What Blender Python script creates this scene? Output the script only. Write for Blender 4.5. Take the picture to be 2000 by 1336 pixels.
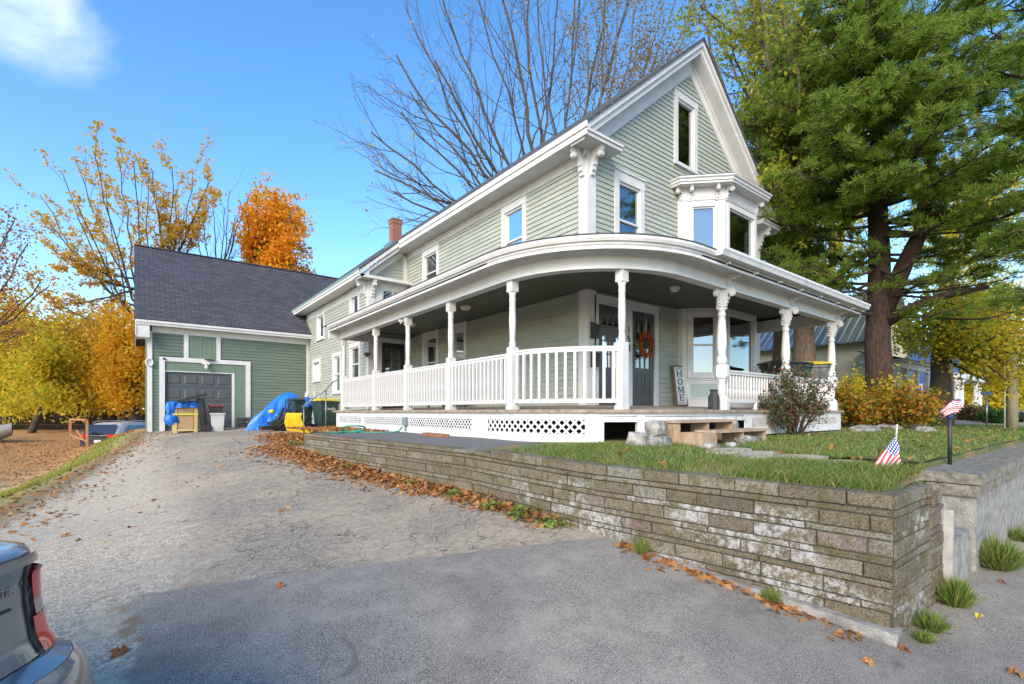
import bpy, bmesh, math, random
import numpy as np
from mathutils import Vector, Matrix
random.seed(7); rng = np.random.default_rng(7)
for o in list(bpy.data.objects): bpy.data.objects.remove(o)
sc = bpy.context.scene; COL = sc.collection
R = math.radians
# ------------------------------------------------------------------ camera
S, C = math.sin(R(52.13)), math.cos(R(52.13))
cd = bpy.data.cameras.new('camera'); cam = bpy.data.objects.new('camera', cd); COL.objects.link(cam)
cd.sensor_width = 36; cd.lens = 949 / 2000 * 36; cd.shift_y = (804 - 668) / 2000
cd.clip_start = .05; cd.clip_end = 3000
cam.location = (0, 0, 0); cam.rotation_euler = (R(90), 0, math.atan2(S, C) - R(90))
sc.camera = cam
# ------------------------------------------------------------------ world, sun, exposure
SUN_AZ = Vector((-.80, -.50)).normalized(); SUN_EL = R(29)
w = bpy.data.worlds.new('World'); sc.world = w; w.use_nodes = True
nt = w.node_tree; nt.nodes.clear(); N = nt.nodes; L = nt.links
out = N.new('ShaderNodeOutputWorld'); bg = N.new('ShaderNodeBackground'); bg.inputs[1].default_value = .15
sky = N.new('ShaderNodeTexSky'); sky.sky_type = 'NISHITA'; sky.sun_disc = False
sky.sun_elevation = SUN_EL; sky.sun_rotation = math.atan2(SUN_AZ.x, SUN_AZ.y)
sky.air_density = 1.0; sky.dust_density = .4; sky.ozone_density = 1.5; sky.altitude = 100
hs = N.new('ShaderNodeHueSaturation'); hs.inputs['Saturation'].default_value = 1.28; hs.inputs['Value'].default_value = 1.0
tc = N.new('ShaderNodeTexCoord')
nz = N.new('ShaderNodeTexNoise'); nz.inputs['Scale'].default_value = 4.5; nz.inputs['Detail'].default_value = 7; nz.inputs['Roughness'].default_value = .55; nz.inputs['Distortion'].default_value = .3
L.new(tc.outputs['Generated'], nz.inputs['Vector'])
# one bright cumulus high to the left
cdir = Vector((-1.03 * S + C, 1.03 * C + S, .83)).normalized()
dp = N.new('ShaderNodeVectorMath'); dp.operation = 'DOT_PRODUCT'; dp.inputs[1].default_value = cdir
L.new(tc.outputs['Generated'], dp.inputs[0])
mr = N.new('ShaderNodeMapRange'); mr.inputs[1].default_value = .988; mr.inputs[2].default_value = 1.0; mr.inputs[3].default_value = -.35; mr.inputs[4].default_value = .34
L.new(dp.outputs['Value'], mr.inputs[0])
ad = N.new('ShaderNodeMath'); ad.operation = 'ADD'; L.new(mr.outputs[0], ad.inputs[0]); L.new(nz.outputs[0], ad.inputs[1])
cr = N.new('ShaderNodeMapRange'); cr.interpolation_type = 'SMOOTHSTEP'; cr.inputs[1].default_value = .55; cr.inputs[2].default_value = 1.02; L.new(ad.outputs[0], cr.inputs[0])
mx = N.new('ShaderNodeMix'); mx.data_type = 'RGBA'; mx.inputs[7].default_value = (3.6, 3.9, 4.6, 1)
L.new(sky.outputs[0], hs.inputs['Color']); L.new(hs.outputs[0], mx.inputs[6]); L.new(cr.outputs[0], mx.inputs[0])
L.new(mx.outputs[2], bg.inputs[0]); L.new(bg.outputs[0], out.inputs[0])
sd = bpy.data.lights.new('sun', 'SUN'); sd.energy = 2.0; sd.angle = R(34); sd.color = (1, .85, .66)
sun = bpy.data.objects.new('sun', sd); COL.objects.link(sun)
sun.rotation_euler = Vector((SUN_AZ.x * math.cos(SUN_EL), SUN_AZ.y * math.cos(SUN_EL), math.sin(SUN_EL))).to_track_quat('Z', 'Y').to_euler()
sc.view_settings.view_transform = 'Standard'; sc.view_settings.look = 'None'; sc.view_settings.gamma = 1
sc.view_settings.exposure = 1.28
sc.cycles.max_bounces = 8; sc.cycles.transparent_max_bounces = 12

# ------------------------------------------------------------------ helpers
def P(px, py, D):                       # a point of the place at forward distance D on the sight line of a pixel of the survey photo
    u = (px - 1000) / 949; v = (804 - py) / 949
    return Vector((D * (u * S + C), D * (-u * C + S), D * v))
def tag(o, label, cat, group=None, kind=None):
    o['label'] = label; o['category'] = cat
    if group: o['group'] = group
    if kind: o['kind'] = kind
    return o
def thing(name, label, cat, loc=(0, 0, 0), rz=0, group=None):
    o = bpy.data.objects.new(name, None); COL.objects.link(o); o.empty_display_size = .2
    o.location = loc; o.rotation_euler = (0, 0, rz)
    return tag(o, label, cat, group)
def rootmat(o):
    while o.parent: o = o.parent
    return Matrix.Translation(o.location) @ o.rotation_euler.to_matrix().to_4x4()
class MB:
    def __init__(s): s.v = []; s.f = []; s.sm = []; s.cuts = [0]
    def cut(s): s.cuts.append(len(s.f)); return s
    def add(s, vs, fs, smooth=False):
        b = len(s.v); s.v += [tuple(x) for x in vs]; s.f += [tuple(b + i for i in f) for f in fs]; s.sm += [smooth] * len(fs); return s
    def box(s, x0, x1, y0, y1, z0, z1):
        return s.add([(x0, y0, z0), (x1, y0, z0), (x1, y1, z0), (x0, y1, z0), (x0, y0, z1), (x1, y0, z1), (x1, y1, z1), (x0, y1, z1)],
                     [(0, 3, 2, 1), (4, 5, 6, 7), (0, 1, 5, 4), (1, 2, 6, 5), (2, 3, 7, 6), (3, 0, 4, 7)])
    def obox(s, c, ax, ay, az, hx, hy, hz):
        c = Vector(c); ax = Vector(ax).normalized() * hx; ay = Vector(ay).normalized() * hy; az = Vector(az).normalized() * hz
        vs = [c + a * ax + b * ay + d * az for d in (-1, 1) for a, b in ((-1, -1), (1, -1), (1, 1), (-1, 1))]
        return s.add(vs, [(0, 3, 2, 1), (4, 5, 6, 7), (0, 1, 5, 4), (1, 2, 6, 5), (2, 3, 7, 6), (3, 0, 4, 7)])
    def beam(s, a, b, wd, h, up=(0, 0, 1)):
        a = Vector(a); b = Vector(b); d = b - a; side = d.cross(Vector(up))
        if side.length < 1e-6: side = d.cross(Vector((1, 0, 0)))
        side.normalize(); u = side.cross(d).normalized()
        return s.obox((a + b) / 2, d, side, u, d.length / 2, wd / 2, h / 2)
    def prism(s, poly, t0, t1, fn):      # poly: 2-D outline; fn(a,b,t)->3-D
        n = len(poly); vs = [fn(a, b, t0) for a, b in poly] + [fn(a, b, t1) for a, b in poly]
        fs = [tuple(range(n)), tuple(range(2 * n - 1, n - 1, -1))] + [(i, i + n, (i + 1) % n + n, (i + 1) % n) for i in range(n)]
        return s.add(vs, fs)
    def tube(s, pts, rad, n=8, cap=True):
        pts = [Vector(p) for p in pts]; m = len(pts)
        if not hasattr(rad, '__len__'): rad = [rad] * m
        vs = []; prev = None
        for i, p in enumerate(pts):
            d = (pts[min(i + 1, m - 1)] - pts[max(i - 1, 0)])
            if d.length < 1e-9: d = Vector((0, 0, 1))
            d.normalize()
            if prev is None:
                a = d.cross(Vector((0, 0, 1)) if abs(d.z) < .9 else Vector((1, 0, 0))).normalized()
            else:
                a = (prev - d * prev.dot(d)); a = a.normalized() if a.length > 1e-6 else d.orthogonal().normalized()
            prev = a; b = d.cross(a)
            for k in range(n):
                t = 2 * math.pi * k / n; vs.append(p + (a * math.cos(t) + b * math.sin(t)) * rad[i])
        fs = [(i * n + k, i * n + (k + 1) % n, (i + 1) * n + (k + 1) % n, (i + 1) * n + k) for i in range(m - 1) for k in range(n)]
        s.add(vs, fs, True)
        if cap:
            bse = len(s.v) - len(vs)
            s.f.append(tuple(bse + k for k in range(n - 1, -1, -1))); s.f.append(tuple(bse + (m - 1) * n + k for k in range(n))); s.sm += [False, False]
        return s
    def lathe(s, prof, c, n=12, smooth=True, sq=False):
        c = Vector(c); vs = []
        for r, z in prof:
            for k in range(n):
                t = 2 * math.pi * (k + .5) / n; vs.append((c.x + r * math.cos(t), c.y + r * math.sin(t), c.z + z))
        m = len(prof)
        fs = [(i * n + k, i * n + (k + 1) % n, (i + 1) * n + (k + 1) % n, (i + 1) * n + k) for i in range(m - 1) for k in range(n)]
        s.add(vs, fs, smooth); b = len(s.v) - len(vs)
        s.f.append(tuple(b + k for k in range(n - 1, -1, -1))); s.f.append(tuple(b + (m - 1) * n + k for k in range(n))); s.sm += [False, False]
        return s
    def sweep(s, path, prof, closed_path=False, smooth=False):   # prof: closed outline of (outward offset, z)
        n = len(path); m = len(prof); vs = []
        for i, (x, y) in enumerate(path):
            a = Vector(path[i]) - Vector(path[i - 1]) if i > 0 else None
            b = Vector(path[i + 1]) - Vector(path[i]) if i < n - 1 else None
            na = Vector((a.y, -a.x)).normalized() if a else None; nb = Vector((b.y, -b.x)).normalized() if b else None
            if na is None: q = nb
            elif nb is None: q = na
            else:
                q = (na + nb).normalized(); q = q / max(.3, q.dot(na))
            for o, z in prof: vs.append((x + q.x * o, y + q.y * o, z))
        fs = [(i * m + k, i * m + (k + 1) % m, (i + 1) * m + (k + 1) % m, (i + 1) * m + k) for i in range(n - 1) for k in range(m)]
        fs += [tuple(range(m - 1, -1, -1)), tuple((n - 1) * m + k for k in range(m))]
        return s.add(vs, fs, smooth)
    def build(s, name, m, parent=None, local=False, loc=None):
        me = bpy.data.meshes.new(name); vs = s.v
        if parent is not None and not local:
            inv = rootmat(parent).inverted(); A = np.array(vs, dtype=float) if len(vs) else np.zeros((0, 3))
            Mi = np.array(inv); A = A @ Mi[:3, :3].T + Mi[:3, 3]; vs = A.tolist()
        elif loc is not None:
            vs = (np.array(vs, dtype=float) - np.array(loc, dtype=float)).tolist()
        me.from_pydata(vs, [], s.f); me.polygons.foreach_set('use_smooth', s.sm)
        bm = bmesh.new(); bm.from_mesh(me); bmesh.ops.recalc_face_normals(bm, faces=bm.faces); bm.to_mesh(me); bm.free()
        me.materials.append(m); o = bpy.data.objects.new(name, me); COL.objects.link(o)
        if parent is not None: o.parent = parent
        elif loc is not None: o.location = loc
        return o
def fastmesh(name, V, F4, m, parent=None, loc=None):      # numpy quads / tris
    V = np.asarray(V, dtype=np.float32).reshape(-1, 3)
    if parent is not None: V = V - np.array(rootmat(parent).translation, dtype=np.float32)
    elif loc is not None: V = V - np.array(loc, dtype=np.float32)
    F4 = np.asarray(F4, dtype=np.int32); k = F4.shape[1]; nf = F4.shape[0]
    me = bpy.data.meshes.new(name); me.vertices.add(len(V)); me.vertices.foreach_set('co', V.ravel())
    me.loops.add(nf * k); me.loops.foreach_set('vertex_index', F4.ravel())
    me.polygons.add(nf); me.polygons.foreach_set('loop_start', np.arange(nf, dtype=np.int32) * k)
    me.update(calc_edges=True); me.materials.append(m)
    o = bpy.data.objects.new(name, me); COL.objects.link(o)
    if parent is not None: o.parent = parent
    elif loc is not None: o.location = loc
    return o
def copytree(o, parent=None):
    c = o.copy(); COL.objects.link(c); c.parent = parent
    for ch in list(o.children): copytree(ch, c)
    return c
# ---------------------------------------------------------------- materials
def nodes(name):
    m = bpy.data.materials.new(name); m.use_nodes = True; t = m.node_tree
    return m, t, t.nodes['Principled BSDF']
def nn(t, ty, **kw):
    n = t.nodes.new(ty)
    for k, v in kw.items():
        if k.startswith('i_'):
            k = k[2:]; n.inputs[int(k) if k.isdigit() else k].default_value = v
        else: setattr(n, k, v)
    return n
def ramp(t, stops, interp='LINEAR'):
    r = t.nodes.new('ShaderNodeValToRGB'); cr = r.color_ramp; cr.interpolation = interp
    while len(cr.elements) > 1: cr.elements.remove(cr.elements[-1])
    cr.elements[0].position = stops[0][0]; cr.elements[0].color = (*stops[0][1], 1)
    for p, c in stops[1:]:
        e = cr.elements.new(p); e.color = (*c, 1)
    return r
def mat(name, c, c2=None, scale=6, rough=.6, bump=0, bscale=60, metal=0, spec=.5, vec=None, detail=5, lo=.35, hi=.65, coat=0):
    m, t, p = nodes(name); p.inputs['Roughness'].default_value = rough; p.inputs['Metallic'].default_value = metal
    p.inputs['Specular IOR Level'].default_value = spec; p.inputs['Coat Weight'].default_value = coat
    tc = nn(t, 'ShaderNodeTexCoord'); src = tc.outputs['Object']
    if vec:
        mp = nn(t, 'ShaderNodeMapping'); mp.inputs['Scale'].default_value = vec; t.links.new(src, mp.inputs[0]); src = mp.outputs[0]
    if c2:
        n = nn(t, 'ShaderNodeTexNoise', i_Scale=scale, i_Detail=detail); t.links.new(src, n.inputs['Vector'])
        r = ramp(t, [(lo, c), (hi, c2)]); t.links.new(n.outputs[0], r.inputs[0]); t.links.new(r.outputs[0], p.inputs['Base Color'])
    else: p.inputs['Base Color'].default_value = (*c, 1)
    if bump:
        n = nn(t, 'ShaderNodeTexNoise', i_Scale=bscale, i_Detail=4); t.links.new(src, n.inputs['Vector'])
        b = nn(t, 'ShaderNodeBump', i_Strength=bump, i_Distance=.02); t.links.new(n.outputs[0], b.inputs['Height']); t.links.new(b.outputs[0], p.inputs['Normal'])
    return m
def leafmat(name, cols, trans=.45, rough=.6):
    m = bpy.data.materials.new(name); m.use_nodes = True; t = m.node_tree; t.nodes.clear()
    o = nn(t, 'ShaderNodeOutputMaterial'); g = nn(t, 'ShaderNodeNewGeometry')
    r = ramp(t, [(i / max(1, len(cols) - 1), c) for i, c in enumerate(cols)]); t.links.new(g.outputs['Random Per Island'], r.inputs[0])
    d = nn(t, 'ShaderNodeBsdfPrincipled', i_Roughness=rough); d.inputs['Specular IOR Level'].default_value = .3
    tr = nn(t, 'ShaderNodeBsdfTranslucent'); mx = nn(t, 'ShaderNodeMixShader', i_0=trans)
    t.links.new(r.outputs[0], d.inputs['Base Color']); t.links.new(r.outputs[0], tr.inputs[0])
    t.links.new(d.outputs[0], mx.inputs[1]); t.links.new(tr.outputs[0], mx.inputs[2]); t.links.new(mx.outputs[0], o.inputs[0])
    return m
def brickmat(name, c1, c2, mortar, vecs, bw, bh, ms=.01, rough=.85, bump=.5, off=.5, nscale=30):
    # vecs: (u axis, v axis) as weights on object x,y,z
    m, t, p = nodes(name); p.inputs['Roughness'].default_value = rough
    tc = nn(t, 'ShaderNodeTexCoord'); cx = nn(t, 'ShaderNodeCombineXYZ')
    for i, wv in enumerate(vecs):
        d = nn(t, 'ShaderNodeVectorMath', operation='DOT_PRODUCT'); d.inputs[1].default_value = wv
        t.links.new(tc.outputs['Object'], d.inputs[0]); t.links.new(d.outputs['Value'], cx.inputs[i])
    b = nn(t, 'ShaderNodeTexBrick', i_Scale=1.0); b.inputs['Color1'].default_value = (*c1, 1); b.inputs['Color2'].default_value = (*c2, 1); b.inputs['Mortar'].default_value = (*mortar, 1)
    b.inputs['Mortar Size'].default_value = ms; b.inputs['Brick Width'].default_value = bw; b.inputs['Row Height'].default_value = bh; b.offset = off
    t.links.new(cx.outputs[0], b.inputs['Vector'])
    n = nn(t, 'ShaderNodeTexNoise', i_Scale=nscale, i_Detail=5); t.links.new(tc.outputs['Object'], n.inputs['Vector'])
    mx = nn(t, 'ShaderNodeMix', data_type='RGBA', blend_type='MULTIPLY'); mx.inputs[0].default_value = .7
    r = ramp(t, [(.3, (.55, .55, .55)), (.7, (1.25, 1.25, 1.25))]); t.links.new(n.outputs[0], r.inputs[0])
    t.links.new(b.outputs[0], mx.inputs[6]); t.links.new(r.outputs[0], mx.inputs[7]); t.links.new(mx.outputs[2], p.inputs['Base Color'])
    bp = nn(t, 'ShaderNodeBump', i_Strength=bump, i_Distance=.01, invert=True); t.links.new(b.outputs['Fac'], bp.inputs['Height']); t.links.new(bp.outputs[0], p.inputs['Normal'])
    return m
WHITE = mat('white_paint', (.63, .62, .615), (.56, .55, .535), scale=3, rough=.5, bump=.06, bscale=25)
WHITE2 = mat('weathered_white_paint', (.66, .655, .66), (.48, .475, .46), scale=7, rough=.6, lo=.5, hi=.75)
SAGE = mat('sage_clapboard_paint', (.385, .41, .355), (.325, .348, .295), scale=1.6, rough=.6, vec=(1, 1, 6), bump=.05)
GREEN = mat('green_clapboard_paint', (.125, .165, .125), (.10, .138, .102), scale=1.5, rough=.6, vec=(1, 1, 6), bump=.05)
GREENF = mat('green_flat_panel', (.145, .205, .15), (.12, .175, .125), scale=6, rough=.65, vec=(6, 6, .6))
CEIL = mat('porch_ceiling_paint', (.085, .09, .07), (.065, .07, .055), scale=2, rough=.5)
DECK = mat('weathered_deck_boards', (.36, .29, .22), (.22, .17, .13), scale=9, rough=.8, bump=.3, bscale=30)
DARKP = mat('charcoal_door_paint', (.07, .08, .09), (.06, .068, .078), scale=2, rough=.4)
BLACKP = mat('black_door_paint', (.03, .027, .026), rough=.4)
BLACK = mat('black_plastic', (.015, .015, .016), (.03, .03, .03), scale=8, rough=.5)
DARKROOM = mat('dark_room', (.05, .06, .06), rough=.9)
CURT = mat('pale_curtain', (.35, .36, .34), (.22, .23, .22), scale=3, rough=.9, vec=(9, 9, .5))
CURTR = mat('red_patterned_curtain', (.40, .13, .09), (.17, .20, .24), scale=2.2, rough=.9, vec=(1, 1, 2.6), lo=.42, hi=.6)
CURTB = mat('blue_blind', (.12, .17, .27), (.14, .20, .32), scale=1, rough=.7)
ROOFG = brickmat('garage_shingles', (.050, .052, .068), (.088, .086, .105), (.022, .022, .028), [(1, 0, 0), (0, 0, 1.55)], .30, .15, .012, bump=.6)
ROOFM = brickmat('house_shingles', (.06, .06, .065), (.10, .10, .10), (.03, .03, .03), [(0, 1, 0), (0, 0, 1.55)], .30, .14, .012)
BRICK = brickmat('chimney_brick', (.33, .10, .06), (.24, .075, .05), (.28, .2, .16), [(1, 1, 0), (0, 0, 1)], .21, .075, .012)
METAL = mat('grey_metal', (.45, .45, .46), rough=.35, metal=.9)
def glassmat():
    m = bpy.data.materials.new('window_glass'); m.use_nodes = True; t = m.node_tree; t.nodes.clear()
    o = nn(t, 'ShaderNodeOutputMaterial'); fr = nn(t, 'ShaderNodeFresnel', i_IOR=1.5); ma = nn(t, 'ShaderNodeMath', operation='MULTIPLY_ADD', use_clamp=True); ma.inputs[1].default_value = 1.5; ma.inputs[2].default_value = .20
    g = nn(t, 'ShaderNodeBsdfGlossy', i_Roughness=.02); g.inputs[0].default_value = (.85, .9, .95, 1)
    tr = nn(t, 'ShaderNodeBsdfTransparent'); tr.inputs[0].default_value = (.62, .68, .66, 1); mx = nn(t, 'ShaderNodeMixShader')
    t.links.new(fr.outputs[0], ma.inputs[0]); t.links.new(ma.outputs[0], mx.inputs[0]); t.links.new(tr.outputs[0], mx.inputs[1]); t.links.new(g.outputs[0], mx.inputs[2]); t.links.new(mx.outputs[0], o.inputs[0])
    return m
GLASS = glassmat()
# ================================================================ SETTING: terrain
def lerp(t, a): return float(np.interp(t, a[0], a[1]))
HD = ([-40, -3, .98, 3.3, 5.85, 8.4, 10.4, 14.7, 21.2, 40, 80], [-1.9, -1.60, -1.51, -1.22, -1.07, -.93, -.80, -.66, -.58, -.9, -1.2])
def sst(a, b, x):
    t = min(1, max(0, (x - a) / (b - a))); return t * t * (3 - 2 * t)
def xleft(y): return lerp(y, ([-10, 2, 7, 9.8, 12.3, 14, 17.9, 21.2, 30], [-9, -5.5, -2.6, -1.6, -1.45, -1.0, -.3, .1, .5]))
def ground_h(x, y):
    z = lerp(y, HD)
    z -= lerp(y, ([0, 3, 6, 14, 21, 30], [.02, .045, .085, .085, .045, .03])) * max(0, min(6.4, 3.4 - x))
    if x > 3.9: z += .018 * min(x - 3.9, 60) * (1 - sst(8, 16, y))
    xl = xleft(y); low = lerp(y, ([-10, 4, 12, 24, 32, 40, 60], [-1.7, -1.6, -2.05, -2.35, -1.75, -1.35, -1.1]))
    if x < xl: z = z + (low - z) * sst(0, 3.2, xl - x)
    if y > 30: z = z + (low - z) * sst(30, 34, y)
    z -= .31 * (1 - sst(-1.0, 1.6, x)) * sst(6, 10, y) * (1 - sst(19.3, 21.0, y))
    z += .012 * math.sin(x * 1.7 + y * .9) * math.sin(y * 1.3 - x * .4)
    return z
def axis(lo, a, b, hi, st):
    mid = list(np.arange(a, b + 1e-6, st)); l = []; d = st; p = a
    while p > lo: d *= 1.35; p -= d; l.append(p)
    r = []; d = st; p = b
    while p < hi: d *= 1.35; p += d; r.append(p)
    return l[::-1] + mid + r
XS = axis(-900, -14, 14, 900, .3); YS = axis(-500, -3, 36, 900, .3)
def ground_material():
    m, t, p = nodes('ground_surface'); p.inputs['Roughness'].default_value = .88; L = t.links.new
    geo = nn(t, 'ShaderNodeNewGeometry'); pos = geo.outputs['Position']; sp = nn(t, 'ShaderNodeSeparateXYZ'); L(pos, sp.inputs[0])
    def noise(sc_, d=5, r=.5, dist=0): n = nn(t, 'ShaderNodeTexNoise', i_Scale=sc_, i_Detail=d, i_Roughness=r, i_Distortion=dist); L(pos, n.inputs['Vector']); return n.outputs[0]
    def math_(op, a, b=None, c=None, clamp=False):
        n = nn(t, 'ShaderNodeMath', operation=op, use_clamp=clamp)
        for i, v in enumerate((a, b, c)):
            if v is None: continue
            if isinstance(v, (int, float)): n.inputs[i].default_value = v
            else: L(v, n.inputs[i])
        return n.outputs[0]
    def mapr(v, a, b, c=0, d=1, sm=True):
        n = nn(t, 'ShaderNodeMapRange'); n.interpolation_type = 'SMOOTHSTEP' if sm else 'LINEAR'
        for i, q in enumerate((a, b, c, d)): n.inputs[i + 1].default_value = q
        L(v, n.inputs[0]); return n.outputs[0]
    def mix(f, a, b, bt='MIX'):
        n = nn(t, 'ShaderNodeMix', data_type='RGBA', blend_type=bt)
        if isinstance(f, (int, float)): n.inputs[0].default_value = f
        else: L(f, n.inputs[0])
        for i, q in ((6, a), (7, b)):
            if isinstance(q, tuple): n.inputs[i].default_value = (*q, 1)
            else: L(q, n.inputs[i])
        return n.outputs[2]
    X, Y = sp.outputs[0], sp.outputs[1]
    n_big = noise(.7, 6, .6); n_mid = noise(3.2, 6, .62); n_fine = noise(45, 3, .7); n_grit = noise(140, 2, .8)
    wob = math_('MULTIPLY_ADD', n_mid, 1.1, -.55); wob2 = math_('MULTIPLY_ADD', n_big, 2.4, -1.2)
    # old asphalt
    old = mix(mapr(math_('MULTIPLY_ADD', n_grit, .6, math_('MULTIPLY', n_fine, .4)), .40, .60), (.13, .107, .082), (.47, .40, .305)); old = mix(math_('MULTIPLY', mapr(n_big, .42, .64), .75), old, (.42, .345, .24))
    vo = nn(t, 'ShaderNodeTexVoronoi', feature='DISTANCE_TO_EDGE', i_Scale=2.6); wv = nn(t, 'ShaderNodeVectorMath', operation='ADD'); nc = nn(t, 'ShaderNodeTexNoise', i_Scale=3.0, i_Detail=4); L(pos, nc.inputs['Vector'])
    sc2 = nn(t, 'ShaderNodeVectorMath', operation='SCALE'); sc2.inputs['Scale'].default_value = .45; L(nc.outputs['Color'], sc2.inputs[0]); L(pos, wv.inputs[0]); L(sc2.outputs[0], wv.inputs[1]); L(wv.outputs[0], vo.inputs['Vector'])
    vo2 = nn(t, 'ShaderNodeTexVoronoi', feature='DISTANCE_TO_EDGE', i_Scale=6.5); L(wv.outputs[0], vo2.inputs['Vector'])
    ck = math_('MULTIPLY', mapr(vo.outputs['Distance'], .003, .014, 1, 0), mapr(noise(1.1, 3), .36, .48))
    ck2 = math_('MULTIPLY', mapr(vo2.outputs['Distance'], .006, .026, 1, 0), mapr(noise(.9, 4), .43, .54))
    crack = math_('MAXIMUM', math_('MULTIPLY', ck, .8), math_('MULTIPLY', ck2, .5))
    old = mix(math_('MULTIPLY', crack, .95), old, (.035, .033, .03))
    # gravel and dirt
    vg = nn(t, 'ShaderNodeTexVoronoi', i_Scale=60.0, i_Randomness=1.0); L(pos, vg.inputs['Vector'])
    gr = mix(mapr(vg.outputs['Color'], .1, .9), (.26, .205, .135), (.74, .62, .44)); gr = mix(mapr(n_mid, .42, .66), gr, (.52, .42, .28), 'MIX'); gr = mix(.35, gr, mix(n_grit, (.12, .11, .1), (.5, .48, .44)))
    # new asphalt
    new = mix(mapr(n_grit, .42, .58), (.10, .088, .076), (.39, .345, .285)); new = mix(math_('MULTIPLY', mapr(n_mid, .42, .66), .45), new, (.38, .34, .28)); new = mix(math_('MULTIPLY', mapr(noise(.55, 4, .6, .8), .48, .62), .35), new, (.12, .108, .098))
    spk = nn(t, 'ShaderNodeTexVoronoi', i_Scale=75.0); L(pos, spk.inputs['Vector']); new = mix(math_('MULTIPLY', mapr(spk.outputs['Distance'], .10, .2, 1, 0), .5), new, (.5, .5, .5))
    # grass / leaves for the yard
    yard = mix(mapr(noise(22, 4, .7), .35, .65), (.46, .24, .08), (.58, .42, .22)); yard = mix(mapr(noise(1.3, 4), .44, .58), yard, (.26, .22, .11))
    grass = mix(mapr(n_fine, .35, .65), (.16, .17, .04), (.38, .34, .10))
    # masks
    g_mask = mapr(math_('ADD', math_('ADD', X, math_('MULTIPLY', wob2, .55)), math_('MULTIPLY', wob, .5)), .15, .75, 1, 0)          # gravel left of x~.4
    base = mix(g_mask, old, gr)
    nl = math_('SUBTRACT', math_('MULTIPLY_ADD', X, -.38, 4.58), Y)                                            # >0 in front of the seam
    nl = math_('ADD', nl, math_('ADD', math_('MULTIPLY', wob, .22), math_('MULTIPLY_ADD', n_fine, .06, -.03))); n1 = mapr(nl, -.015, .035)
    n2 = mapr(math_('ADD', X, math_('MULTIPLY', wob, .45)), -.06, .04)
    n_mask = math_('MULTIPLY', n1, n2)
    edge = math_('MULTIPLY', mapr(math_('ABSOLUTE', nl), .0, .16, 1, 0), mapr(n_mid, .5, .6)); 
    base = mix(n_mask, base, new); base = mix(math_('MULTIPLY', edge, .55), base, (.26, .19, .11))
    e2 = math_('MULTIPLY', math_('MULTIPLY', mapr(math_('ABSOLUTE', math_('ADD', X, math_('MULTIPLY', wob, .45))), 0, .12, 1, 0), n1), mapr(noise(6, 3), .45, .6)); base = mix(math_('MULTIPLY', e2, .7), base, (.23, .12, .04))
    # yard beyond the left edge of the drive: xl ~ piecewise, given as -1.5 + (y-10.2)*.145
    xl = math_('MULTIPLY_ADD', Y, .165, -3.35); xl = math_('MINIMUM', xl, math_('MULTIPLY_ADD', Y, .45, -6.0))
    dl = math_('SUBTRACT', xl, X); dl = math_('ADD', dl, math_('MULTIPLY', wob, .7))
    base = mix(mapr(dl, -.7, -.1), base, mix(mapr(n_mid, .4, .6), (.26, .15, .06), (.2, .17, .1)))
    base = mix(mapr(dl, -.05, .5), base, grass); base = mix(mapr(math_('ADD', dl, wob2), 1.6, 3.2), base, yard)
    base = mix(mapr(math_('ADD', Y, wob2), 22, 28), base, mix(mapr(n_mid, .40, .6), (.42, .22, .08), mix(mapr(noise(9, 4), .4, .6), (.30, .15, .06), (.56, .30, .08))))
    tone = mix(mapr(noise(13, 8, .75), .36, .64, 0, 1), (.80, .79, .78), (1.14, 1.13, 1.12)); base = mix(math_('SUBTRACT', 1, math_('MULTIPLY', n_mask, .65)), base, tone, 'MULTIPLY')
    stain = math_('MULTIPLY', mapr(noise(2.1, 5, .7, 1.2), .60, .68), .45); base = mix(stain, base, (.06, .054, .048))
    L(base, p.inputs['Base Color'])
    h = math_('ADD', math_('MULTIPLY', n_grit, .35), math_('MULTIPLY', n_fine, .5)); h = math_('ADD', h, math_('MULTIPLY', vg.outputs['Distance'], math_('MULTIPLY', g_mask, .9))); h = math_('SUBTRACT', h, math_('MULTIPLY', math_('MULTIPLY', crack, .9), math_('MULTIPLY', math_('SUBTRACT', 1, n_mask), math_('SUBTRACT', 1, g_mask))))
    b = nn(t, 'ShaderNodeBump', i_Strength=.6, i_Distance=.009); L(h, b.inputs['Height']); L(b.outputs[0], p.inputs['Normal'])
    return m
GROUNDM = ground_material()
def terrain():
    nx, ny = len(XS), len(YS)
    V = np.array([(x, y, ground_h(x, y)) for y in YS for x in XS])
    dr, gd = [], []
    for j in range(ny - 1):
        for i in range(nx - 1):
            x = (XS[i] + XS[i + 1]) / 2; y = (YS[j] + YS[j + 1]) / 2
            q = (j * nx + i, j * nx + i + 1, (j + 1) * nx + i + 1, (j + 1) * nx + i)
            (dr if (xleft(y) < x < 6 and -12 < y < 21.4) or (x >= 6 and -12 < y < 1.2 and x < 200) else gd).append(q)
    for nm, fs in (('driveway', dr), ('ground', gd)):
        o = fastmesh(nm, V, fs, GROUNDM); o['kind'] = 'structure'
        for p_ in o.data.polygons: p_.use_smooth = True
        bm = bmesh.new(); bm.from_mesh(o.data); bmesh.ops.delete(bm, geom=[v for v in bm.verts if not v.link_faces], context='VERTS'); bm.to_mesh(o.data); bm.free()
terrain()
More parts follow.
